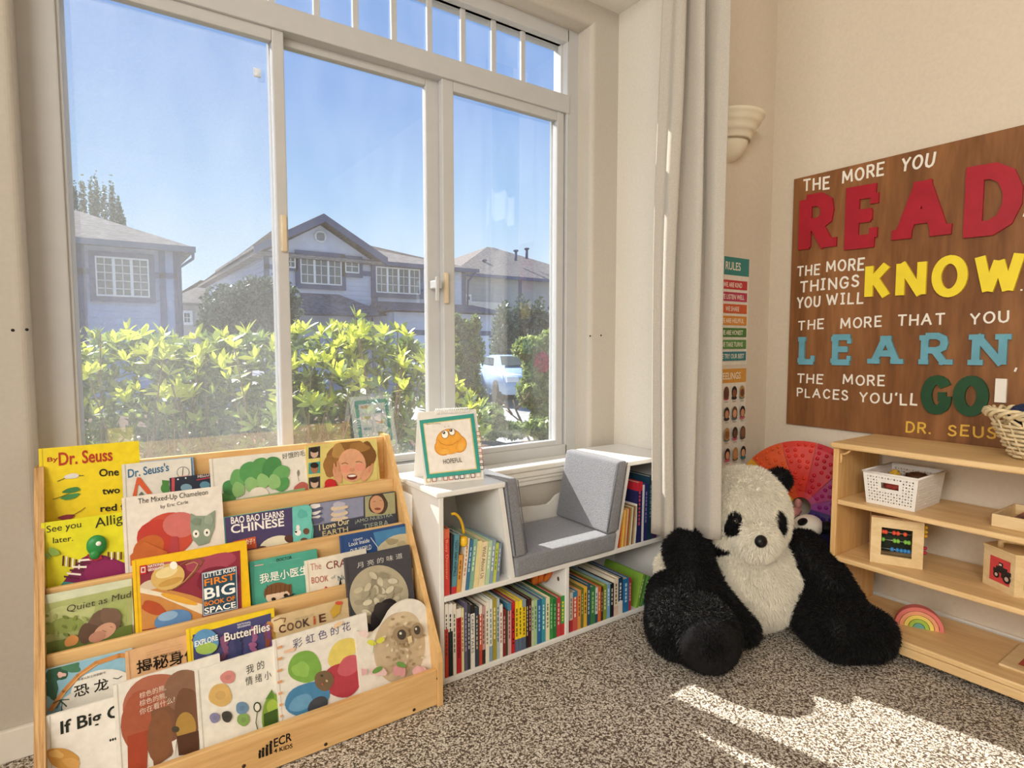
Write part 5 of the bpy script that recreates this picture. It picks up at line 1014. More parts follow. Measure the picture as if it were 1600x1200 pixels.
for s_ in (0, 1, 2):
    P_ = []
    for k in range(120): q = 2*math.pi*k/120; w_ = q*9+s_*2.094; r_ = wr(H_)+.007*math.cos(w_); P_.append(wc+np.array((r_*math.cos(q), r_*1.25*math.sin(q), H_-.005+.010*math.sin(w_)-.018*s_*0)))
    m = MB(); m.tube(P_, .0055, 6, closed=True); m.build('rim_rod', WK, e)
for s_ in (0, 1):
    for k in range(9):
        q = 2*math.pi*(k+.5*s_)/9; q2 = q+(.5 if s_ else -.5); m = MB(); m.tube([wc+np.array((wr(.10)*math.cos(q), wr(.10)*1.25*math.sin(q), .10)), wc+np.array(((wr(.12)+.004)*math.cos((q+q2)/2), (wr(.12)+.004)*1.25*math.sin((q+q2)/2), .122)), wc+np.array((wr(H_)*math.cos(q2), wr(H_)*1.25*math.sin(q2), H_))], .0045, 6); m.build('lattice_rod', WK, e)
for (dx, dy, dz, r_, cc, lb, nm) in ((.0, .045, .125, (.045, .05, .040), '#2b3558', 'navy knitted item heaped at the left of the wicker basket', 'folded_cloth'), (-.01, -.02, .118, (.05, .055, .038), '#9fb0a4', 'pale sage cloth in the wicker basket', 'folded_cloth'), (-.045, .015, .122, (.018, .035, .030), '#efe3c0', 'small cream cloth at the front of the wicker basket', 'folded_cloth')):
    m = MB(); bm = bmesh.new(); bmesh.ops.create_icosphere(bm, subdivisions=4, radius=1)
    for v in bm.verts: v.co *= 1+.22*mnoise.noise(v.co*1.8+Vector((dx*90, 0, 0)))+.07*mnoise.noise(v.co*6)
    m.frombm(bm, Matrix.Translation(Vector(wc+np.array((dx, dy, dz)))) @ Matrix.Diagonal((*r_, 1)), True); o = m.build(nm, mat('cloth_'+cc[1:], cc, .9, .3, 120, .3)); tag(o, lb, 'cloth', 'cloths in the wicker basket')

# ================================================================ QUOTE BOARD WITH CUT-OUT AND PAINTED LETTERS
BX = XR-.004; BY0, BY1, BZ0, BZ1 = .515, 1.337, .668, 1.664
e = empty('quote_board', (BX, .92, BZ0), 'large stained plywood quote board with painted and cut-out letters', 'wall sign'); m = MB(); m.rbox(BX-.012, BX, BY0, BY1, BZ0, BZ1, .002); m.build('board', WALNUT, e); BXF = BX-.012
ST = {'A': (.9, [[(0, 0), (.45, 1), (.9, 0)], [(.18, .36), (.72, .36)]]), 'C': (.8, [[(.78, .80), (.62, .95), (.40, 1), (.15, .88), (.0, .5), (.15, .12), (.40, 0), (.62, .05), (.78, .2)]]),
 'D': (.8, [[(0, 0), (0, 1), (.38, 1), (.64, .88), (.78, .62), (.78, .38), (.64, .12), (.38, 0), (0, 0)]]), 'E': (.68, [[(.68, 1), (0, 1), (0, 0), (.68, 0)], [(0, .52), (.56, .52)]]),
 'G': (.84, [[(.80, .78), (.70, .91), (.56, .98), (.41, 1), (.26, .97), (.13, .86), (.04, .70), (0, .5), (.04, .30), (.13, .14), (.26, .03), (.41, 0), (.57, .02), (.72, .10), (.80, .22), (.82, .34), (.82, .46)], [(.84, .44), (.50, .44)]]), 'H': (.8, [[(0, 0), (0, 1)], [(.8, 0), (.8, 1)], [(0, .5), (.8, .5)]]),
 'I': (.44, [[(.22, 0), (.22, 1)], [(0, 1), (.44, 1)], [(0, 0), (.44, 0)]]), 'K': (.76, [[(0, 0), (0, 1)], [(.74, 1), (.02, .42)], [(.24, .58), (.76, 0)]]), 'L': (.62, [[(0, 1), (0, 0), (.62, 0)]]),
 'M': (1.05, [[(0, 0), (.06, 1), (.52, .22), (.98, 1), (1.05, 0)]]), 'N': (.82, [[(0, 0), (0, 1), (.82, 0), (.82, 1)]]), 'O': (.9, [[(.45+.45*math.sin(q), .5+.5*math.cos(q)) for q in (2*math.pi*k/28 for k in range(29))]]),
 'P': (.7, [[(0, 0), (0, 1)], [(.02, 1), (.45, 1), (.66, .90), (.70, .74), (.66, .58), (.45, .48), (0, .48)]]), 'R': (.74, [[(0, 0), (0, 1)], [(.02, 1), (.45, 1), (.66, .90), (.70, .74), (.66, .58), (.45, .48), (0, .48)], [(.36, .48), (.74, 0)]]),
 'S': (.68, [[(.64, .84), (.50, .97), (.32, 1), (.10, .92), (.04, .74), (.14, .60), (.36, .51), (.58, .42), (.68, .26), (.60, .08), (.36, 0), (.14, .04), (0, .16)]]), 'T': (.8, [[(0, 1), (.8, 1)], [(.4, 1), (.4, 0)]]),
 'U': (.78, [[(0, 1), (0, .32), (.10, .10), (.39, 0), (.68, .10), (.78, .32), (.78, 1)]]), 'W': (1.15, [[(0, 1), (.28, 0), (.575, .85), (.87, 0), (1.15, 1)]]), 'Y': (.78, [[(0, 1), (.39, .48), (.78, 1)], [(.39, .48), (.39, 0)]]),
 '.': (.14, [[(.07, .02), (.07, .06)]]), ',': (.16, [[(.10, .06), (.05, -.12)]]), "'": (.14, [[(.08, 1), (.04, .82)]]), '!': (.2, [[(.1, 1), (.1, .34)], [(.1, .04), (.1, .09)]]), ' ': (.45, [])}
def stroke_word(word, p0, p1, h0, h1, weight, depth, mt, name, serif=False, gap=.26, squeeze=None, italic=0, wob=0):
    """painted/cut letters: baseline p0->p1 (frame points on the board), cap heights h0,h1 in frame units"""
    A = onX(*p0, BXF); B = onX(*p1, BXF); hA = onX(p0[0], p0[1]-h0, BXF)[2]-A[2]; hB_ = onX(p1[0], p1[1]-h1, BXF)[2]-B[2]
    wid = [ST[c][0] for c in word]; tot = sum(wid)+gap*(len(word)-1); L = A[1]-B[1]; out = []; x = 0; rw_ = random.Random(len(word)*7+int(p0[0]))
    for c, w in zip(word, wid):
        if c == ' ': x += w+gap; continue
        m = MB(); jx, jy, jr = (rw_.uniform(-wob, wob), rw_.uniform(-wob, wob), rw_.uniform(-wob, wob)) if wob else (0, 0, 0)
        def PT(px, py):
            px = (weight*.45+px*(w-weight*.9)/w) if w > weight*1.2 else px; py = weight*.5+py*(1-weight) if 0 <= py <= 1 else py
            px, py = px+jr*(py-.5)+jx*.5, py+jr*(.5-px)*.4+jy; s_ = (x+px)/tot; hh = hA+(hB_-hA)*s_
            return np.array((0, A[1]-L*s_-italic*py*hh, A[2]+(B[2]-A[2])*s_+py*hh))
        sc = (L/tot); hm = hA+(hB_-hA)*x/tot; wt = weight*hm/2
        J = [0]
        def seg(a, b_, wt_=None, ext=0):
            t2 = wt_ or wt; d = b_-a; l_ = np.linalg.norm(d)
            if l_ < 1e-7: return
            d /= l_; n_ = np.array((0, -d[2], d[1]))*t2; a2, b2 = a-d*ext, b_+d*ext; J[0] += 1; lift = depth+.00006*J[0]
            q = [a2-n_, b2-n_, b2+n_, a2+n_]; q = [np.array((BXF+.0005, p_[1], p_[2])) for p_ in q]; m.prism(q, (-lift-.0005, 0, 0))
        def ribbon(pts, t2):
            closed = np.linalg.norm(pts[0]-pts[-1]) < 1e-5 and len(pts) > 3
            if closed: pts = pts[:-1]
            n_ = len(pts); L2, R2 = [], []; J[0] += 1; lift = depth+.00006*J[0]
            for i in range(n_):
                p = pts[i]; dp = p-pts[i-1] if (i > 0 or closed) else None; dn = pts[(i+1) % n_]-p if (i < n_-1 or closed) else None
                dp = dn if dp is None else dp; dn = dp if dn is None else dn; dp = dp/np.linalg.norm(dp); dn = dn/np.linalg.norm(dn); t_ = dp+dn; t_ = t_/max(np.linalg.norm(t_), 1e-6)
                nn_ = np.array((0, -t_[2], t_[1])); k_ = t2/max(.42, float(nn_@np.array((0, -dp[2], dp[1])))) if dp@dn > -.2 else t2*1.12; ex_ = 0
                if not closed and not serif and weight < .16: ex_ = -t2*.7 if i == 0 else (t2*.7 if i == n_-1 else 0)
                L2.append(p+nn_*k_+t_*ex_); R2.append(p-nn_*k_+t_*ex_)
            V_ = []
            for x_ in (BXF+.0004, BXF-lift):
                for q_ in L2+R2: V_.append((x_, q_[1], q_[2]))
            F_ = []; rng_ = range(n_ if closed else n_-1); N2 = 2*n_
            for i in rng_:
                j = (i+1) % n_; F_ += [(N2+i, N2+n_+i, N2+n_+j, N2+j), (i, N2+i, N2+j, j), (n_+i, n_+j, N2+n_+j, N2+n_+i)]
            if not closed: F_ += [(0, n_, N2+n_, N2), (n_-1, N2+n_-1, N2+2*n_-1, 2*n_-1)]
            m.add(V_, F_)
        for pl in ST[c][1]:
            Q_ = [PT(*q) for q in pl]; cur_ = [Q_[0]]
            for i in range(1, len(Q_)):
                cur_.append(Q_[i])
                if i < len(Q_)-1:
                    d1, d2 = Q_[i]-Q_[i-1], Q_[i+1]-Q_[i]
                    if d1@d2 < -.25*np.linalg.norm(d1)*np.linalg.norm(d2): ribbon(cur_, wt); cur_ = [Q_[i]]
            ribbon(cur_, wt)
        if serif:
            sl = {'R': ((0, 0), (0, 1), (.78, 0)), 'E': ((0, 0), (0, 1)), 'A': ((0, 0), (.9, 0)), 'D': ((0, 0), (0, 1)), 'L': ((0, 1), (0, 0)), 'N': ((0, 0), (0, 1), (.82, 1))}.get(c, ())
            for (sx_, sy) in sl:
                k_ = .24 if not (c in 'E' or (c in 'RDL' and sx_ == 0)) else .20; yy = sy+(.06 if sy == 0 else -.06); dx_ = 0
                a, b_ = PT(sx_-k_, yy), PT(sx_+k_*(.8 if c in 'RDE' and sx_ == 0 else 1), yy); seg(a, b_, hm*.075)
            if c == 'A': seg(PT(.24, .94), PT(.66, .94), hm*.07)
            if c in 'E': 
                for yy, xx in ((.10, .68), (.90, .68)): seg(PT(xx-.04, yy-.04 if yy < .5 else yy+.04), PT(xx-.04, yy+.16 if yy < .5 else yy-.16), hm*.06)
                seg(PT(.50, .42), PT(.50, .62), hm*.05)
            if c == 'L': seg(PT(.58, 0), PT(.58, .26), hm*.06)
        out.append(m.build(name, mt, e)); x += w+gap
    return out
WHT = mat('white_letter_paint', '#f0ebe0', .5, .01); RED = mat('red_letter_paint', '#a81f2e', .42, .05, 20); YEL = mat('yellow_letter_paint', '#f6dd35', .45, .02); BLU = mat('blue_letter_paint', '#6aa6b8', .5, .05, 20); GRN = mat('green_letter_paint', '#1d4a2c', .5, .05, 20); GLD = mat('gold_letter_paint', '#e0b548', .5, .03)
kw = dict(weight=.15, depth=.0006, name='painted_letter', wob=.05)
stroke_word('THE', (1255, 300), (1296, 295), 19, 21, mt=WHT, **kw); stroke_word('MORE', (1316, 287), (1381, 274), 20, 22, mt=WHT, **kw); stroke_word('YOU', (1407, 269), (1458, 262), 21, 24, mt=WHT, italic=.12, **kw)
stroke_word('READ', (1252, 398), (1592, 364), 91, 115, .215, .010, RED, 'cutout_letter', serif=True, gap=.34); stroke_word(',', (1599, 336), (1603, 335), 16, 16, mt=WHT, **kw)
stroke_word('THE', (1245, 432), (1281, 429), 16, 18, mt=WHT, **kw); stroke_word('MORE', (1291, 426), (1350, 422), 17, 21, mt=WHT, **kw); stroke_word('THINGS', (1250, 458), (1342, 448), 18, 20, mt=WHT, **kw); stroke_word('YOU', (1245, 482), (1281, 479), 18, 18, mt=WHT, **kw); stroke_word('WILL', (1291, 478), (1349, 474), 18, 19, mt=WHT, **kw)
stroke_word('KNOW', (1354, 470), (1597, 460), 59, 71, .20, .010, YEL, 'cutout_letter', gap=.25); stroke_word('.', (1594, 456), (1599, 455), 18, 18, mt=WHT, **kw)
stroke_word('THE', (1247, 516), (1287, 515), 15, 17, mt=WHT, **kw); stroke_word('MORE', (1313, 514), (1377, 511), 17, 18, mt=WHT, **kw); stroke_word('THAT', (1402, 510), (1476, 507), 18, 19, mt=WHT, **kw); stroke_word('YOU', (1515, 507), (1576, 505), 18, 20, mt=WHT, **kw)
stroke_word('LEARN', (1250, 569.5), (1572, 575), 46, 57, .19, .009, BLU, 'cutout_letter', serif=True, gap=.62); stroke_word(',', (1584, 577), (1590, 577), 18, 18, mt=WHT, **kw)
stroke_word('THE', (1245, 598), (1286, 600), 15, 16, mt=WHT, **kw); stroke_word('MORE', (1317, 601), (1382, 604), 16, 18, mt=WHT, **kw); stroke_word('PLACES', (1245, 620), (1325, 626), 14, 17, mt=WHT, **kw); stroke_word("YOU'LL", (1342, 628), (1434, 635), 16, 20, mt=WHT, gap=.3, **kw)
stroke_word('GO', (1442, 646), (1541, 652), 60, 65, .24, .010, GRN, 'cutout_letter', gap=.16); stroke_word('!', (1554, 654), (1571, 655), 70, 70, .20, .010, WHT, 'cutout_letter')
stroke_word('DR.', (1415, 676), (1454, 679), 18, 18, mt=GLD, **kw); stroke_word('SEUSS', (1481, 681), (1578, 687), 18, 20, mt=GLD, **kw)

# ================================================================ WALL POSTERS
PX0, PX1 = 1.972, 2.188
def poster(nm, lab, z0, z1, art):
    e = empty(nm, ((PX0+PX1)/2, YP, z0), lab, 'poster', 'wall posters beside the curtain'); m = MB(); m.cur = hx('#e9e1d2'); m.box(PX0, PX1, YP-.0014, YP-.0003, z0, z1); m.build('sheet', PRINT, e)
    f = Face((PX0, YP-.0014, z0), (1, 0, 0), (0, 0, 1), PX1-PX0, z1-z0); art(f); f.mb.build('printing', PRINT, e); return e
def rules(f):
    w, h = f.w, f.h
    f.puv([(.001, h-.001), (w-.001, h-.001), (w-.001, h-.072), (.001, h-.072)], '#3a8580')
    def tx(s_, a, b_, y, hh, c): 
        V_, F_, sz = glyphs(s_, .03); f.nxt(); f.mb.cur = hx(c); f.mb.add([f.P(a+(b_-a)*x, y+hh*yy) for x, yy in V_], F_)
    tx('RULES', w*.27, w*.73, h-.052, .032, '#efe6d4'); n_ = 7; y = h-.092
    for s_, c in zip(('WE ARE KIND', 'WE LISTEN WELL', 'WE SHARE', 'WE ARE HELPFUL', 'WE ARE HONEST', 'WE TAKE TURNS', 'WE TRY OUR BEST'), ('#c43a3c', '#b83a5c', '#cf5f34', '#d98f3a', '#4c7f3c', '#5c8f4c', '#3a7f86')):
        f.puv([(w*.05, y), (w*.95, y), (w*.95, y-.036), (w*.05, y-.036)], c); L = min(.8, .052*len(s_)); tx(s_, w*(.5-L/2), w*(.5+L/2), y-.028, .019, '#f3ead8'); y -= .0475
poster('rules_poster', 'tall white poster headed RULES with seven coloured bars beside the curtain', .915, 1.345, rules)
def feel(f):
    w, h = f.w, f.h
    f.puv([(.001, h-.001), (w-.001, h-.001), (w-.001, h-.058), (.001, h-.058)], '#d99a44')
    V_, F_, sz = glyphs('FEELINGS', .03); f.nxt(); f.mb.cur = hx('#f0e6d0'); f.mb.add([f.P(w*(.2+.62*x), h-.044+.028*yy) for x, yy in V_], F_)
    k = 0
    for j in range(5):
        for i in range(4):
            cx, cy = w*(.14+i*.24), h-.100-j*.083; r_ = .021; sk = ('#8a5a3c', '#d9a07c', '#6a4230', '#c98f68')[(i*2+j) % 4]; hr = ('#2c211c', '#6b4a30', '#1c1716', '#b5894c')[(i+j*3) % 4]
            E_ = lambda x, y, a, b_, c: f.puv([(x+a*math.cos(q), y+b_*math.sin(q)) for q in (math.pi*t2/8 for t2 in range(16))], c)
            E_(cx, cy-.020, .018, .008, ('#3a7f86', '#c9607a', '#2c2c34')[(i+j) % 3]); E_(cx, cy+.004, r_*.85, r_*1.15, hr)
            if (i+j) % 2: E_(cx, cy-.006, r_*.85, r_*.9, hr)
            E_(cx, cy-.001, r_*.6, r_*.78, sk); f.puv([(cx-.012, cy-.036), (cx+.012, cy-.036), (cx+.012, cy-.034), (cx-.012, cy-.034)], '#8a8478')
poster('feelings_poster', 'white poster headed FEELINGS with rows of small children portraits below the RULES poster', .46, .900, feel)

# ================================================================ FLIP CALENDAR
cb = np.array((.775, 1.567, .5775)); cbr = np.array((.963, 1.534, .5775)); u = cbr-cb; w = np.linalg.norm(u); u /= w; back = np.array((-u[1], u[0], 0)); hC = .222; tl_ = .30
v = np.array((back[0]*tl_, back[1]*tl_, 1)); v /= np.linalg.norm(v); e = empty('flip_calendar', cb+u*w/2+back*.06, 'tent-style spiral flip chart reading HOPEFUL on the white bench', 'flip chart')
nC = np.cross(u, v); CARD = mat('white_card', '#e6e2da', .6, .02)
def sheet(nm, a0, a1, b0, b1, d, mt, th=.0016):
    m = MB(); P = [cb+u*a+v*b_+nC*d for a, b_ in ((a0, b0), (a1, b0), (a1, b1), (a0, b1))]; m.prism([tuple(p) for p in P], tuple(-nC*th)); return m.build(nm, mt, e)
sheet('front_board', 0, w, 0, hC, 0, CARD)
top = cb+v*hC; bt = cb+back*.118; m = MB(); m.prism([tuple(bt), tuple(bt+u*w), tuple(top+u*w+back*.004), tuple(top+back*.004)], tuple(back*.0016)); m.build('back_board', CARD, e)
m = MB(); m.prism([tuple(cb+np.array((0, 0, .001))), tuple(cb+u*w+np.array((0, 0, .001))), tuple(bt+u*w+np.array((0, 0, .001))), tuple(bt+np.array((0, 0, .001)))], (0, 0, .001)); m.build('base_board', CARD, e)
sheet('page', .012, w-.020, .026, hC-.012, .0045, CARD, .004)
f = Face(cb+nC*.0045, u, v, w, hC+.02)
f.poly([(655, 657), (740, 646), (751, 738), (667, 748)], '#3d9c90'); f.poly([(661, 662), (735, 653), (745, 733), (671, 741)], '#d9c98c'); f.poly([(662.5, 663.5), (733.5, 654.5), (743, 731.5), (672, 739)], '#eee6dc')
f.text("Now, I'm feeling...", (666, 664.5), (690, 663), 2.8, '#2a2622', .02)
f.ell(702, 690, 21, 20, '#d98a2c', -4, 30); f.ell(692, 699, 13.5, 13, '#d98a2c'); f.ell(717, 694, 12, 13.5, '#d98a2c')
f.ell(702, 690, 19.8, 18.8, '#eda842', 0, 28); f.ell(692, 699, 12.3, 11.8, '#eda842', 20); f.ell(717, 694, 10.8, 12.3, '#eda842', -12); f.ell(703, 701, 14, 9, '#eda842', -6); f.ell(694, 706, 8, 4, '#f0b252', -6); f.ell(720, 698, 4.5, 6, '#f0b252', 10)
f.line([(684, 687), (688, 693), (697, 696), (707, 695), (715, 689)], 1.0, '#a8641c'); f.line([(689, 700), (697, 702)], .7, '#b8741f'); f.line([(712, 702), (714, 693), (720, 685)], .7, '#b8741f')
for x, y, rx, ry in ((694.5, 679, 5.6, 6.6), (705.5, 675.5, 4.8, 5.4)): f.ell(x, y, rx, ry, '#6b4a2c'); f.ell(x, y, rx-.6, ry-.6, '#fbf8f0'); f.ell(x-1.6, y-2.6, 2.2, 2.3, '#3a2c24'); f.ell(x-2.2, y-3.2, .7, .7, '#fff')
f.line([(693, 668), (695, 667)], .9, '#4a3a22'); f.line([(699, 666), (701, 666.4)], .9, '#4a3a22')
f.text('HOPEFUL', (692, 725.5), (721, 722), 7.5, '#1f1c1a', .015); f.mb.build('page_print', PRINT, e)
tabc = ('#c9a83c', '#b5604a', '#c9c3b5', '#b5604a', '#c9604a', '#2c2a2c', '#3a3836', '#b5a98c', '#7a2a2c', '#d9b8a0')
for i in range(10):
    a0 = .006+i*.0178; m = MB(); P = [cb+u*a+v*b_+nC*.002 for a, b_ in ((a0, .008), (a0+.014, .008), (a0+.014, .022), (a0, .022))]; m.prism([tuple(p) for p in P], tuple(-nC*.001)); m.build('index_tab', mat('tab_'+tabc[i][1:], tabc[i], .5), e)
    m = MB(); P = [cb+u*a+v*b_+nC*.0025 for a, b_ in ((a0+.002, .010), (a0+.012, .010), (a0+.012, .020), (a0+.002, .020))]; m.prism([tuple(p) for p in P], tuple(-nC*.0004)); m.build('tab_face', CARD, e)
for i in range(7):
    b0 = .030+i*.0178; cc = tabc[(i*3+5) % 10]; m = MB(); P = [cb+u*a+v*b_+nC*.002 for a, b_ in ((w-.012, b0), (w+.004, b0), (w+.004, b0+.014), (w-.012, b0+.014))]; m.prism([tuple(p) for p in P], tuple(-nC*.001)); m.build('index_tab', mat('tab_'+cc[1:], cc, .5), e)
    m = MB(); P = [cb+u*a+v*b_+nC*.0025 for a, b_ in ((w-.009, b0+.002), (w+.002, b0+.002), (w+.002, b0+.012), (w-.009, b0+.012))]; m.prism([tuple(p) for p in P], tuple(-nC*.0004)); m.build('tab_face', CARD, e)
for i in range(18):
    c_ = top+u*(w*.30+i*.0062)+np.array((0, 0, -.001)); m = MB(); m.tube([c_+back*.009*math.cos(q)+np.array((0, 0, .009*math.sin(q))) for q in (2*math.pi*k/10 for k in range(10))], .0011, 5, closed=True); m.build('spiral_ring', PLAST, e)
# what the back of the flip chart shows to the window
f = Face(bt+back*.0018+u*w, -u, (top+back*.004-bt)/np.linalg.norm(top+back*.004-bt), w, hC); 
f.puv([(.02, .03), (w-.02, .03), (w-.02, hC-.02), (.02, hC-.02)], '#3d9c90'); f.puv([(.035, .045), (w-.035, .045), (w-.035, hC-.035), (.035, hC-.035)], '#f1ece2')
for i in range(6): f.puv([(.05+(i % 2)*.06, .06+i*.022), (.085+(i % 2)*.06, .06+i*.022), (.085+(i % 2)*.06, .07+i*.022), (.05+(i % 2)*.06, .07+i*.022)], ('#c9b84c', '#8aa8b0', '#e0a86c')[i % 3])
f.mb.build('back_print', PRINT, e)

# ================================================================ OUTDOORS
asph = mat('pale_concrete', '#b5b2ac', .9, .06, 1.2, .2, .2); GZ = -.6
m = MB(); m.box(-60, 90, 2.2, 120, GZ-.2, GZ); struct('ground', m, asph)
m = MB(); m.box(-12, 4.3, 2.06, 13, GZ-.1, -.30); m.box(4.3, 14, 2.06, 6.3, GZ-.1, -.30); o = struct('garden_bed', m, mat('bark_mulch', '#6d5a48', .95, .3, 14, .6, .1))
SID1 = mat('blue_siding', '#a6b6d4', .8, .03, 3); SID2 = mat('lavender_siding', '#c6cbda', .8, .03, 3); SID3 = mat('taupe_siding', '#a8a6a4', .8, .03, 3); TRM = mat('slate_trim', '#54658a', .7, .03, 4)
TRM2 = mat('dark_slate_trim', '#4a5878', .7, .03, 4); WFR = mat('white_window_frame', '#eceae6', .5, .01); SHG = mat('roof_shingle', '#8c847f', .95, .22, 5, .3, .1, stretch=(1, 1, 6)); SHGD = mat('porch_shingle', '#5d6374', .95, .25, 6, .3, .1)
DGL = bpy.data.materials.new('far_window_glass'); DGL.use_nodes = True; b = DGL.node_tree.nodes['Principled BSDF']; b.inputs['Base Color'].default_value = (.10, .12, .12, 1); b.inputs['Roughness'].default_value = .08
def XZ(px, py, Y): p = onY(px, py, Y); return p[0], p[2]
def wallbox(par, name, mt, x0, x1, y0, y1, z0, z1, siding=None):
    m = MB(); m.box(x0, x1, y0, y1, z0, z1); o = m.build(name, mt, par)
    if siding:
        s = MB(); z = z0
        while z < z1-.05:
            t_ = min(z+siding, z1); s.add([(x0, y0-.03, z), (x1, y0-.03, z), (x1, y0-.004, t_), (x0, y0-.004, t_), (x0, y0, z), (x1, y0, z)], [(0, 1, 2, 3), (4, 5, 1, 0)])
            s.add([(x0-.03, y1, z), (x0-.03, y0, z), (x0-.004, y0, t_), (x0-.004, y1, t_), (x0, y1, z), (x0, y0, z)], [(0, 1, 2, 3), (4, 5, 1, 0)]); z = t_
        tag(s.build('lap_siding', mt, par), kind='stuff')
    return o
def trim(par, Y, x0, x1, z0, z1, mt=TRM, d=.06, name='trim_board'): m = MB(); m.box(x0, x1, Y-d, Y, z0, z1); m.build(name, mt, par)
def fwindow(par, Y, px0, py0, px1, py1, lights=3, gx=2, gy=4, sur=.2, mt=TRM, tr=True):
    x0, z1 = XZ(px0, py0, Y); x1, z0 = XZ(px1, py1, Y); zt = (XZ(px0, py0, Y)[1]+XZ(px1, py0, Y)[1])/2; zb = (XZ(px0, py1, Y)[1]+XZ(px1, py1, Y)[1])/2; z0, z1 = zb, zt
    if tr:
        for b_ in ((x0-sur, x1+sur, z1, z1+sur), (x0-sur, x1+sur, z0-sur, z0), (x0-sur, x0, z0, z1), (x1, x1+sur, z0, z1)): trim(par, Y, *b_, mt, .07, 'window_surround')
    w = (x1-x0)/lights; fw_ = .05
    f = MB()
    for b_ in ((x0, x1, z1-fw_, z1), (x0, x1, z0, z0+fw_)): f.box(b_[0], b_[1], Y-.10, Y, b_[2], b_[3])
    for i in range(lights+1): xx = x0+w*i; f.box(max(x0, xx-fw_*.8), min(x1, xx+fw_*.8), Y-.11, Y, z0, z1)
    wo_ = f.build('window', WFR, par)
    for i in range(lights):
        g = MB(); g.box(x0+w*i, x0+w*(i+1), Y-.05, Y-.04, z0, z1); g.build('pane', DGL, wo_)
        m = MB()
        for k in range(1, gx): xx = x0+w*i+w*k/gx; m.box(xx-.012, xx+.012, Y-.075, Y-.05, z0, z1)
        for k in range(1, gy): zz = z0+(z1-z0)*k/gy; m.box(x0+w*i, x0+w*(i+1), Y-.075, Y-.05, zz-.012, zz+.012)
        if m.v: m.build('muntin_grid', WFR, wo_)
def hip(par, name, mt, x0, x1, y0, y1, z, zr, inset_l, inset_r, yr=None, th=.12):
    yr = (y0+y1)/2 if yr is None else yr; m = MB()
    V = [(x0, y0, z), (x1, y0, z), (x1, y1, z), (x0, y1, z), (x0+inset_l, yr, zr), (x1-inset_r, yr, zr)]; V += [(a, b_, c-th) for a, b_, c in V[:4]]
    m.add(V, [(0, 1, 5, 4), (1, 2, 5), (2, 3, 4, 5), (3, 0, 4), (6, 9, 8, 7), (0, 6, 7, 1), (1, 7, 8, 2), (2, 8, 9, 3), (3, 9, 6, 0)]); return m.build(name, mt, par)
# --- blue house on the left
Y1 = 22; xr = XZ(283, 420, Y1)[0]; ze = 3.98
h = empty('neighbour_house', (-1, Y1+4, GZ), 'blue-sided house seen through the left window light', 'house', 'houses across the street')
wallbox(h, 'wall', SID1, -8, xr, Y1, Y1+9, GZ, ze, .20)
hip(h, 'roof', SHG, -9, xr+.35, Y1-.5, Y1+9.5, ze+.10, 6.15, 4, 4.6)
trim(h, Y1-.45, -9, xr+.38, ze-.06, ze+.12, mat('gutter', '#6c7488', .6), .1, 'gutter')
m = MB(); m.tube([(xr+.3, Y1-.5, ze-.05), (xr+.3, Y1-.45, ze-.25), (xr-.08, Y1-.08, ze-.55), (xr-.08, Y1-.08, GZ)], .05, 8); m.build('downspout', TRM, h)
xa = XZ(240, 430, Y1)[0]; xb = XZ(118, 440, Y1)[0]; xc = XZ(134, 440, Y1)[0]
zb_ = XZ(200, 426, Y1)[1]; trim(h, Y1, xr-.22, xr, GZ, ze, TRM2); trim(h, Y1, xa+.15, xa+.33, GZ, ze); trim(h, Y1, xc-.2, xc, GZ, ze, TRM2); trim(h, Y1, -8, xr, zb_-.12, zb_+.06)
fwindow(h, Y1-.08, 148, 403, 234, 464, 3, 2, 5, .16, TRM2)
# --- lavender gabled house in the middle
Y2 = 24; h = empty('neighbour_house', (9, Y2+5, GZ), 'pale lavender gabled house with slate trim across the street', 'house', 'houses across the street')
xl = XZ(412, 400, Y2)[0]; gxr = 9.55; xr2 = XZ(727, 440, Y2)[0]; ez = 4.42
wallbox(h, 'wall', SID2, xl, xr2, Y2, Y2+15, GZ, ez, .19)
pk = XZ(500, 341, Y2); m = MB(); m.prism([(xl, Y2-.02, ez), (gxr, Y2-.02, ez), (gxr, Y2-.02, ez+.05), (pk[0], Y2-.02, pk[1]-.28), (xl, Y2-.02, ez+.05)], (0, .3, 0)); m.build('gable_wall', SID2, h)
eL, eR = (xl-.45, 4.52), (XZ(598, 404, Y2)[0], 4.52)
for (a, b_) in ((eL, pk), (pk, eR)):                          # gable roof planes and barge boards
    a = (a[0], a[1]); m = MB(); m.prism([(a[0], Y2-.5, a[1]), (b_[0], Y2-.5, b_[1]), (b_[0], Y2-.5, b_[1]+.10), (a[0], Y2-.5, a[1]+.10)], (0, 9, 0)); m.build('gable_roof', SHG, h)
    m = MB(); m.prism([(a[0], Y2-.56, a[1]-.20), (b_[0], Y2-.56, b_[1]-.24), (b_[0], Y2-.56, b_[1]+.08), (a[0], Y2-.56, a[1]+.08)], (0, .08, 0)); m.build('barge_board', TRM2, h)
hip(h, 'roof', SHG, xl-.4, xr2+.45, Y2-.35, Y2+15.5, ez+.02, 6.75, 5, 7.2)
trim(h, Y2-.38, gxr+.3, xr2+.48, ez-.12, ez+.04, TRM2, .1, 'gutter')
vc = XZ(500, 370, Y2); m = MB(); m.lathe([(0, 0), (.17, 0), (.17, -.05), (.24, -.06), (.24, 0)], (vc[0], Y2-.03, vc[1]), 24, axis='Y'); m.build('vent', WFR, h)
m = MB()
for k in range(6): m.box(vc[0]-.15, vc[0]+.15, Y2-.09, Y2-.07, vc[1]-.14+k*.05, vc[1]-.12+k*.05)
m.build('vent_louvre', TRM2, h)
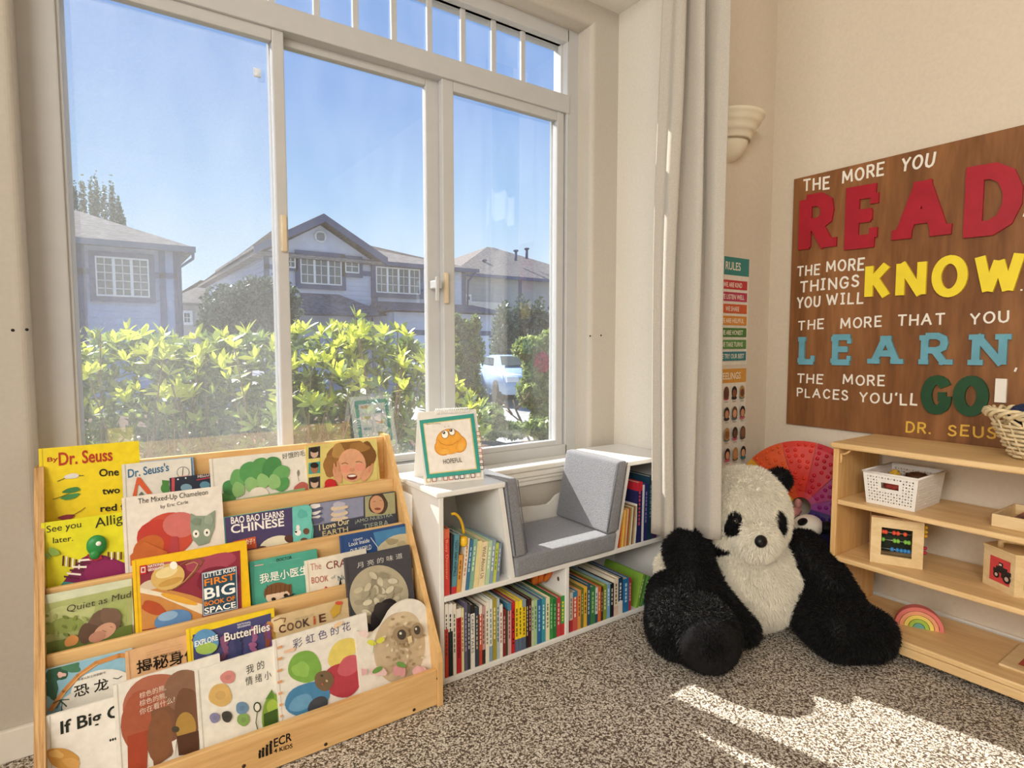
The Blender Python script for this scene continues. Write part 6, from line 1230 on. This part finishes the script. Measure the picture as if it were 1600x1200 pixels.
trim(h, Y2, gxr-.1, gxr+.18, GZ, 4.6, TRM2); trim(h, Y2, xr2-.2, xr2, GZ, ez, TRM2); trim(h, Y2, xl, xl+.18, GZ, ez, TRM2); zz = XZ(520, 424, Y2)[1]; trim(h, Y2, xl, gxr, zz-.10, zz+.10)
fwindow(h, Y2-.08, 468, 401, 533, 445, 3, 2, 3, .18, TRM2); fwindow(h, Y2-.08, 538, 406, 560, 427, 1, 2, 2, .16, TRM2); fwindow(h, Y2-.08, 446, 399, 461, 419, 1, 2, 2, .1, TRM2); fwindow(h, Y2-.08, 586, 419, 655, 459, 4, 2, 3, .18, TRM2); fwindow(h, Y2-.08, 693, 430, 704, 449, 1, 1, 1, .12, TRM2)
p0, p1, p2, p3 = XZ(450, 492, Y2), XZ(470, 457, Y2), XZ(528, 458, Y2), XZ(592, 491, Y2); m = MB(); m.add([(p0[0], Y2-1.6, p0[1]), (p3[0], Y2-1.6, p0[1]), (p2[0], Y2, p1[1]), (p1[0], Y2, p1[1]), (p0[0], Y2, p0[1]), (p3[0], Y2, p0[1])], [(0, 1, 2, 3), (1, 5, 2), (0, 3, 4), (0, 4, 5, 1), (3, 2, 5, 4)]); m.build('porch_roof', SHGD, h)
q0, q1 = XZ(582, 472, Y2), XZ(738, 492, Y2); m = MB(); m.add([(q0[0]-.3, Y2-2.6, q1[1]-.05), (q1[0]+.6, Y2-2.6, q1[1]-.05), (q1[0], Y2, q0[1]+.05), (q0[0], Y2, q0[1]+.05), (q0[0]-.3, Y2, q1[1]-.05), (q1[0]+.6, Y2, q1[1]-.05)], [(0, 1, 2, 3), (1, 5, 2), (0, 3, 4), (0, 4, 5, 1), (3, 2, 5, 4)]); m.build('garage_roof', SHGD, h)
wallbox(h, 'garage_wall', SID2, q0[0], q1[0]+.3, Y2-2.2, Y2, GZ, q1[1]-.1, .19)
m = MB(); m.box(q0[0]+.4, q1[0]-.4, Y2-2.28, Y2-2.2, 1.35, 1.55); m.build('garage_header', TRM2, h); m = MB(); m.box(q0[0]+.5, q1[0]-.5, Y2-2.24, Y2-2.2, GZ, 1.35)
for i in range(4):
    for k in range(4): xx = q0[0]+.6+k*(q1[0]-q0[0]-1.2)/4; m.box(xx, xx+(q1[0]-q0[0]-1.2)/4-.1, Y2-2.27, Y2-2.24, GZ+.08+i*.48, GZ+.46+i*.48)
m.build('garage_door', mat('white_garage_door', '#dfe3ee', .6, .01), h)
m = MB(); m.tube([(q1[0]+.5, Y2-2.55, q1[1]-.15), (q1[0]+.3, Y2-2.3, q1[1]-.5), (q1[0]+.25, Y2-2.25, GZ)], .05, 8); m.build('downspout', TRM2, h)
m = MB(); m.tube([(xr2+.4, Y2-.4, ez-.05), (xr2+.1, Y2-.1, ez-.5), (xr2+.05, Y2-.08, 2.6)], .05, 8); m.build('downspout', TRM2, h)
# --- grey house on the right
Y3 = 30; h = empty('neighbour_house', (24, Y3+5, GZ), 'grey-sided house with a hipped roof seen through the right window light', 'house', 'houses across the street'); x3, z3 = XZ(714, 440, Y3); x3b = XZ(812, 430, Y3)[0]; z3 = XZ(770, 433, Y3)[1]
wallbox(h, 'wall', SID3, x3, x3b+7, Y3, Y3+12, GZ, z3, .22); hip(h, 'roof', SHG, x3-.6, x3b+8, Y3-.6, Y3+12.6, z3+.05, XZ(826, 389, Y3+3)[1]+.4, 6.5, 6)
fwindow(h, Y3-.06, 727, 462, 734, 470, 1, 1, 1, .08, WFR); trim(h, Y3, x3b-.1, x3b+.1, GZ, z3, TRM2, .08, 'corner_board'); trim(h, Y3-.55, x3-.6, x3b+8, z3-.12, z3+.06, TRM2, .1, 'gutter')
wallbox(h, 'garage_wall', mat('cream_siding', '#cfcabf', .8, .03, 3), XZ(728, 480, 27)[0], XZ(790, 480, 27)[0], 27, 30, GZ, XZ(760, 472, 27)[1], .22)
for px, py in ((757, 408), (823, 390), (806, 393)): p = onY(px, py, Y3+2.0); m = MB(); m.tube([p-np.array((0, 0, .6)), p], .09, 8); m.tube([p, p+np.array((0, 0, .10))], .17, 8); m.build('roof_vent', TRM2, h)
# --- far house in the gap
Y4 = 38; h = empty('neighbour_house', (6, Y4+4, GZ), 'small taupe house in the gap between the blue and lavender houses', 'house', 'houses across the street'); a, b_ = XZ(270, 480, Y4), XZ(345, 480, Y4)
wallbox(h, 'wall', mat('beige_siding', '#b8b2ab', .8, .03, 3), a[0], b_[0]+2, Y4, Y4+8, GZ, XZ(300, 474, Y4)[1], .22); hip(h, 'roof', SHG, a[0]-.5, b_[0]+2.5, Y4-.5, Y4+8.5, XZ(300, 474, Y4)[1], XZ(300, 437, Y4+4)[1], 3, 3); fwindow(h, Y4-.06, 286, 488, 298, 505, 1, 2, 2, .1, WFR)

# ---------------------------------------------------------------- shrubs
def leafmat(name, c, tr_, rough=.35, spec=.5):
    m = mat(name, c, rough, .14, 24, 0, spec, trans=tr_); return m
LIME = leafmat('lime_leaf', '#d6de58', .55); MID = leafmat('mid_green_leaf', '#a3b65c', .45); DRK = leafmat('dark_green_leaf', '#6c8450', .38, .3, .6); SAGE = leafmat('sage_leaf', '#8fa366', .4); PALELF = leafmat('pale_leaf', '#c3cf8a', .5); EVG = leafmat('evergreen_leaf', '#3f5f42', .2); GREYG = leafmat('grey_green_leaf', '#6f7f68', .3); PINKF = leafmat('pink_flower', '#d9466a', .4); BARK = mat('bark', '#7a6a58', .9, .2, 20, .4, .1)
def leafmesh(nm, mt, fold=.10, droop=.12):
    V = [(0, 0, 0)]; F = []; st = ((.12, .06), (.35, .145), (.60, .165), (.82, .10), (1, 0))
    rows = []
    for t_, w in st[:-1]:
        z = -droop*t_*t_; i = len(V); V += [(-w, t_, z+fold*w), (0, t_, z), (w, t_, z+fold*w)]; rows.append(i)
    V.append((0, 1, -droop)); tip = len(V)-1; F += [(0, rows[0]+1, rows[0]), (0, rows[0]+2, rows[0]+1)]
    for a, b_ in zip(rows, rows[1:]): F += [(a, a+1, b_+1, b_), (a+1, a+2, b_+2, b_+1)]
    F += [(rows[-1], rows[-1]+1, tip), (rows[-1]+1, rows[-1]+2, tip)]
    me = bpy.data.meshes.new(nm); me.from_pydata(V, [], F); me.polygons.foreach_set('use_smooth', [True]*len(F)); me.materials.append(mt); me.update(); return me
LM = {k: leafmesh('leaf', v) for k, v in (('l', LIME), ('m', MID), ('d', DRK))}
LV = np.array([v.co[:] for v in LM['l'].vertices]); LF = [tuple(p.vertices) for p in LM['l'].polygons]
rs = random.Random(11)
def whorl(c, axis, n, size, upright):
    """matrices of the leaves of one rosette"""
    axis = Vector(axis).normalized(); q = axis.to_track_quat('Z', 'Y'); out = []
    for k in range(n):
        az = 2*math.pi*(k+rs.uniform(-.2, .2))/n; el = R(rs.uniform(15, 50) if not upright else rs.uniform(52, 78)); s_ = size*rs.uniform(.75, 1.15)
        M = Matrix.Translation(Vector(c)) @ q.to_matrix().to_4x4() @ Matrix.Rotation(az, 4, 'Z') @ Matrix.Rotation(el, 4, 'X') @ Matrix.Rotation(rs.uniform(-.5, .5), 4, 'Y') @ Matrix.Diagonal((s_*1.0, s_, s_, 1)); out.append(M)
    return out
def merge_leaves(Ms, nm, mt, par):
    inv = np.array(MW(par).inverted()); A = np.array([np.array(M) for M in Ms]); A = inv@A; n = len(A); V4 = np.c_[LV, np.ones(len(LV))]; P = np.einsum('nij,kj->nki', A, V4)[:, :, :3].reshape(-1, 3)
    me = bpy.data.meshes.new(nm); F = [tuple(i+k*len(LV) for i in f) for k in range(n) for f in LF]; me.from_pydata(P.tolist(), [], F); me.update(); return tag(link(nm, me, mt, par), kind='stuff')
def shrub(px0, px1, top, label, nw, d0, d1, base_py=735, size=.082, back=300):
    bx = at((px0+px1)/2, 640, (d0+d1)/2); e = empty('rhododendron_bush', (bx[0], bx[1], -.30), label, 'shrub', 'rhododendrons outside the window'); cnt = 0; inv = MW(e).inverted(); ends = []
    for i in range(nw):
        px = rs.uniform(px0, px1); t_ = top(px)+rs.uniform(-4, 10); f = rs.random()**1.15; py = t_+f*(base_py-t_); d = d0+(d1-d0)*rs.random(); c = at(px, py, d)
        if c[1] < 2.15: c = c+_fw*.0; c[1] = 2.2
        hi = f < .33; k0 = 'l' if f < .5 and rs.random() < .8 else ('m' if rs.random() < .55 else 'd'); ends.append(c)  # upper leaves lime: new growth, plus backlit glow put into the colour
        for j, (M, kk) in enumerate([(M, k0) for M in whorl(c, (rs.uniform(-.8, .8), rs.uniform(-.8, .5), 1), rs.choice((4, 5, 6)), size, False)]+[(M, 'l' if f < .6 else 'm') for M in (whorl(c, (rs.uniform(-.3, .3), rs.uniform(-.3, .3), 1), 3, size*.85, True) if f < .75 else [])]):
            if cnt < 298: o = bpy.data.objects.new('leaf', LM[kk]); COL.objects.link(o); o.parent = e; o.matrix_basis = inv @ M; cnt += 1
    Ms = []
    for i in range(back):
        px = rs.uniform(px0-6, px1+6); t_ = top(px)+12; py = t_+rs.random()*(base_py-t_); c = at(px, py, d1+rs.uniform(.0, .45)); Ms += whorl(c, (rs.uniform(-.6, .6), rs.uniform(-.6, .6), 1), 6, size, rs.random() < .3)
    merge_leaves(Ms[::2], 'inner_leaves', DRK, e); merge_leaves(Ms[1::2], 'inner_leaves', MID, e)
    m = MB(); root = np.array((bx[0], bx[1]+.15, -.30))
    for c in ends[::5]: mid = (root+c)/2+np.array((rs.uniform(-.08, .08), rs.uniform(-.08, .08), .05)); m.tube([root, mid, c], [.009, .006, .003], 5)
    tag(m.build('branches', BARK, e), kind='stuff')
shrub(-60, 118, lambda x: 515+8*math.sin(x*.05), 'rhododendron past the left window frame', 40, 2.8, 3.3, back=180)
shrub(112, 255, lambda x: 505+abs(x-190)*.25, 'lime-leaved rhododendron at the left edge of the window', 60, 2.75, 3.3)
shrub(245, 345, lambda x: 524+8*math.sin(x*.07), 'rhododendron in front of the gap between two houses', 60, 2.8, 3.3)
shrub(340, 455, lambda x: 520+9*math.sin(x*.06), 'rhododendron behind the left window stile', 60, 2.8, 3.35)
shrub(452, 560, lambda x: 512-9*math.sin((x-452)/108*3), 'bright rhododendron at the left of the middle window light', 60, 2.85, 3.35)
shrub(545, 672, lambda x: 497+max(0, x-590)*.55, 'rhododendron sloping down at the right of the middle window light', 60, 2.9, 3.4)
shrub(698, 752, lambda x: 592+(x-700)*.5, 'low rhododendron at the left of the right window light', 20, 3.1, 3.5, 690, .078, 40)
def crown(name, label, cat, blobs, n, ls, mts, trunk=None, seed=1, foliage='foliage', group=None):
    """tree or shrub of many small leaves; blobs = (centre, radii)"""
    r_ = np.random.default_rng(seed); c0 = np.mean([b_[0] for b_ in blobs], 0); e = empty(name, (c0[0], c0[1], GZ), label, cat, group); vol = np.array([b_[1][0]*b_[1][1]*b_[1][2] for b_ in blobs])**(2/3); vol /= vol.sum()
    for mi, mt in enumerate(mts):
        k = n//len(mts); bi = r_.choice(len(blobs), k, p=vol); C = np.array([blobs[i][0] for i in bi]); RR = np.array([blobs[i][1] for i in bi]); D = r_.normal(0, 1, (k, 3)); D /= np.linalg.norm(D, axis=1)[:, None]
        P = C+D*RR*(r_.random((k, 1))**.35)*(1+.18*np.sin(D[:, :1]*9+D[:, 1:2]*7)); A = r_.normal(0, 1, (k, 3)); A /= np.linalg.norm(A, axis=1)[:, None]; B = np.cross(A, r_.normal(0, 1, (k, 3))); B /= np.linalg.norm(B, axis=1)[:, None]; s_ = ls*r_.uniform(.6, 1.3, (k, 1))
        V = np.stack([P-A*s_, P+B*s_*.55, P+A*s_, P-B*s_*.55], 1).reshape(-1, 3)-np.array(e.location); me = bpy.data.meshes.new(foliage); me.vertices.add(4*k); me.vertices.foreach_set('co', V.ravel()); me.loops.add(4*k); me.loops.foreach_set('vertex_index', np.arange(4*k)); me.polygons.add(k); me.polygons.foreach_set('loop_start', np.arange(k)*4); me.update(calc_edges=True); tag(link(foliage, me, mt, e), kind='stuff')
    if trunk:
        for t_ in trunk: m = MB(); m.tube(t_[0], t_[1], 7); m.build('trunk', BARK, e)
    return e
def bl(px, py, d, rx, rz, ry=None): s_ = d/_F; return (at(px, py, d), (rx*s_, (ry or rx)*s_, rz*s_))
crown('round_tree', 'dense dark green tree in front of the lavender house', 'tree', [bl(365, 490, 13, 46, 42), bl(400, 462, 13, 30, 28), bl(340, 505, 13, 28, 26), bl(430, 480, 13, 36, 46), bl(395, 520, 13, 50, 40)], 22000, .055, [EVG, GREYG], [([at(385, 640, 13), at(385, 500, 13)], .12)], 3)
crown('tall_tree', 'tall sparse tree rising behind the blue house roof', 'tree', [bl(px, (y0+y1)/2, 42, 4.5, (y1-y0)/2) for px, y0, y1 in ((106, 272, 380), (118, 285, 390), (130, 276, 380), (144, 282, 390), (152, 274, 380), (164, 284, 390), (176, 282, 390), (186, 305, 390), (192, 330, 390))], 4200, .13, [GREYG, EVG], [([np.array((*at(px+(150-px)*.2, 400, 42)[:2], GZ)), at(px+(150-px)*.2, 400, 42), at(px, y, 42)], [.14, .10, .03]) for px, y in ((118, 290), (130, 285), (152, 282), (176, 290))], 4)
crown('slender_tree', 'slender light green tree in front of the grey driveway', 'tree', [bl(722, 520, 8, 18, 20), bl(730, 550, 8, 26, 28), bl(722, 590, 8, 26, 34), bl(735, 625, 8, 26, 26), bl(712, 500, 8, 8, 10), bl(742, 508, 8, 9, 14)], 14000, .036, [SAGE, MID, GREYG], [([at(726, 700, 8), at(726, 540, 8)], .04)], 5)
crown('flowering_tree', 'light green small tree with a pink blossom cluster by the right window edge', 'tree', [bl(830, 545, 6, 26, 18), bl(842, 575, 6, 24, 30), bl(836, 612, 6, 26, 26), bl(850, 640, 6, 18, 24), bl(815, 545, 6, 12, 10), bl(858, 530, 6, 14, 12), bl(838, 660, 6, 9, 26)], 13000, .030, [SAGE, PALELF, MID], [([at(838, 720, 6), at(842, 560, 6)], .035), ([at(858, 720, 6), at(860, 600, 6)], .025)], 6)
crown('pink_blossom', 'cluster of deep pink blossom on the small tree by the right window edge', 'flower', [bl(847, 566, 5.85, 13, 14)], 900, .022, [PINKF], None, 7, 'petals')
for i, (px, top_, w_, lb) in enumerate(((788, 478, 20, 'left dark conifer of the hedge by the grey house'), (815, 470, 19, 'middle dark conifer of the hedge by the grey house'), (842, 474, 19, 'right dark conifer of the hedge by the grey house'), (872, 472, 20, 'dark conifer of the hedge partly behind the right window frame'))):
    crown('conifer', lb, 'tree', [bl(px, (top_+610)/2, 17, w_, (610-top_)/2), bl(px, (top_+640)/2+20, 17, w_*1.1, (600-top_)/2)], 7000, .07, [EVG, GREYG], [([at(px, 660, 17), at(px, 520, 17)], .10)], 20+i, group='dark conifers of the hedge')
crown('ground_plant', 'low leafy groundcover at the bottom of the right window light', 'plant', [bl(800, 672, 4.2, 30, 12), bl(845, 668, 4.2, 24, 14), bl(770, 660, 4.2, 20, 26), bl(860, 690, 4.2, 20, 14)], 3500, .026, [SAGE, DRK, PALELF], None, 31)
e = empty('bare_shrub', (*at(820, 690, 4.6)[:2], -.30), 'leafless twiggy shrub beside the groundcover outside the right window', 'shrub')
for k, P in enumerate([[(828, 690), (815, 660), (800, 648), (790, 640)], [(815, 660), (806, 640), (802, 625)], [(806, 640), (818, 628), (828, 612)], [(800, 648), (790, 632), (775, 622)], [(818, 628), (812, 615), (808, 606)]]): m = MB(); pp_ = [at(*p, 4.6) for p in P]; pp_ = ([np.array((pp_[0][0], pp_[0][1], -.30))] if k == 0 else [])+pp_; m.tube(pp_, [.012, .010, .007, .005, .003][1-(k == 0):][:len(pp_)], 6); m.build('branch', BARK, e)
# ---------------------------------------------------------------- cars
def car(px, d, label, colr, hgt=1.45):
    c = at(px, 600, d); c[2] = GZ; vd = c-_O; vd[2] = 0; vd /= np.linalg.norm(vd); ang = math.atan2(vd[1], vd[0])+math.pi+.25; e = empty('car', c, label, 'car', 'parked cars', rot=(0, 0, ang)); paint = mat('paint_'+colr[1:], colr, .25, .01, spec=.7)
    pr = [(-2.1, .35), (-2.1, .85), (-1.9, .98), (-1.2, 1.02), (-.7, hgt-.02), (.5, hgt), (1.2, 1.0), (1.95, .88), (2.1, .70), (2.1, .35)]
    m = MB(); bm = bmesh.new(); L_ = [bm.verts.new((x, -.85, z)) for x, z in pr]; R_2 = [bm.verts.new((x, .85, z)) for x, z in pr]; bm.faces.new(L_[::-1]); bm.faces.new(R_2)
    for i in range(len(pr)): j = (i+1) % len(pr); bm.faces.new((L_[i], L_[j], R_2[j], R_2[i]))
    for v in bm.verts:
        if v.co.z > 1.1: v.co.y *= .78
    bmesh.ops.recalc_face_normals(bm, faces=bm.faces[:]); bmesh.ops.bevel(bm, geom=bm.edges[:], offset=.06, segments=3, affect='EDGES'); m.frombm(bm, None, True); m.build('body', paint, e, world=False)
    g = MB(); g.add([(1.24, -.70, 1.03), (1.24, .70, 1.03), (.62, .60, hgt-.05), (.62, -.60, hgt-.05)], [(0, 1, 2, 3)]); g.v = [(x+.03, y, z+.02) for x, y, z in g.v]; g.build('windscreen', DGL, e, world=False)
    g = MB(); g.add([(-1.28, -.70, 1.05), (-1.28, .70, 1.05), (-.80, .60, hgt-.06), (-.80, -.60, hgt-.06)], [(3, 2, 1, 0)]); g.v = [(x-.03, y, z+.02) for x, y, z in g.v]; g.build('rear_window', DGL, e, world=False)
    for sy in (-1, 1):
        g = MB(); g.add([(-.62, sy*.70, hgt-.08), (.45, sy*.70, hgt-.08), (1.0, sy*.835, 1.04), (-1.05, sy*.835, 1.04)], [(0, 1, 2, 3)]); g.v = [(x, y+sy*.035, z) for x, y, z in g.v]; g.build('side_window', DGL, e, world=False)
        for xx in (-1.3, 1.3): w_ = MB(); w_.lathe([(0, -.1), (.2, -.1), (.33, -.09), (.34, 0), (.33, .09), (.2, .1), (0, .1)], (xx, sy*.80, .34), 18, axis='Y'); w_.build('wheel', mat('tyre', '#222222', .8), e, world=False)
        w_ = MB(); w_.rbox(2.05, 2.13, sy*.62-.16, sy*.62+.16, .66, .80, .03); w_.build('headlamp', mat('lamp_glass', '#e8ecf0', .1), e, world=False)
    w_ = MB(); w_.rbox(2.07, 2.12, -.4, .4, .50, .66, .02); w_.build('grille', mat('tyre', '#222222', .8), e, world=False)
car(690, 18.5, 'silver car parked behind the window stile and slender tree', '#c9d3e0'); car(806, 16.5, 'pale blue car parked in front of the dark conifers', '#a9c3e0', 1.3)
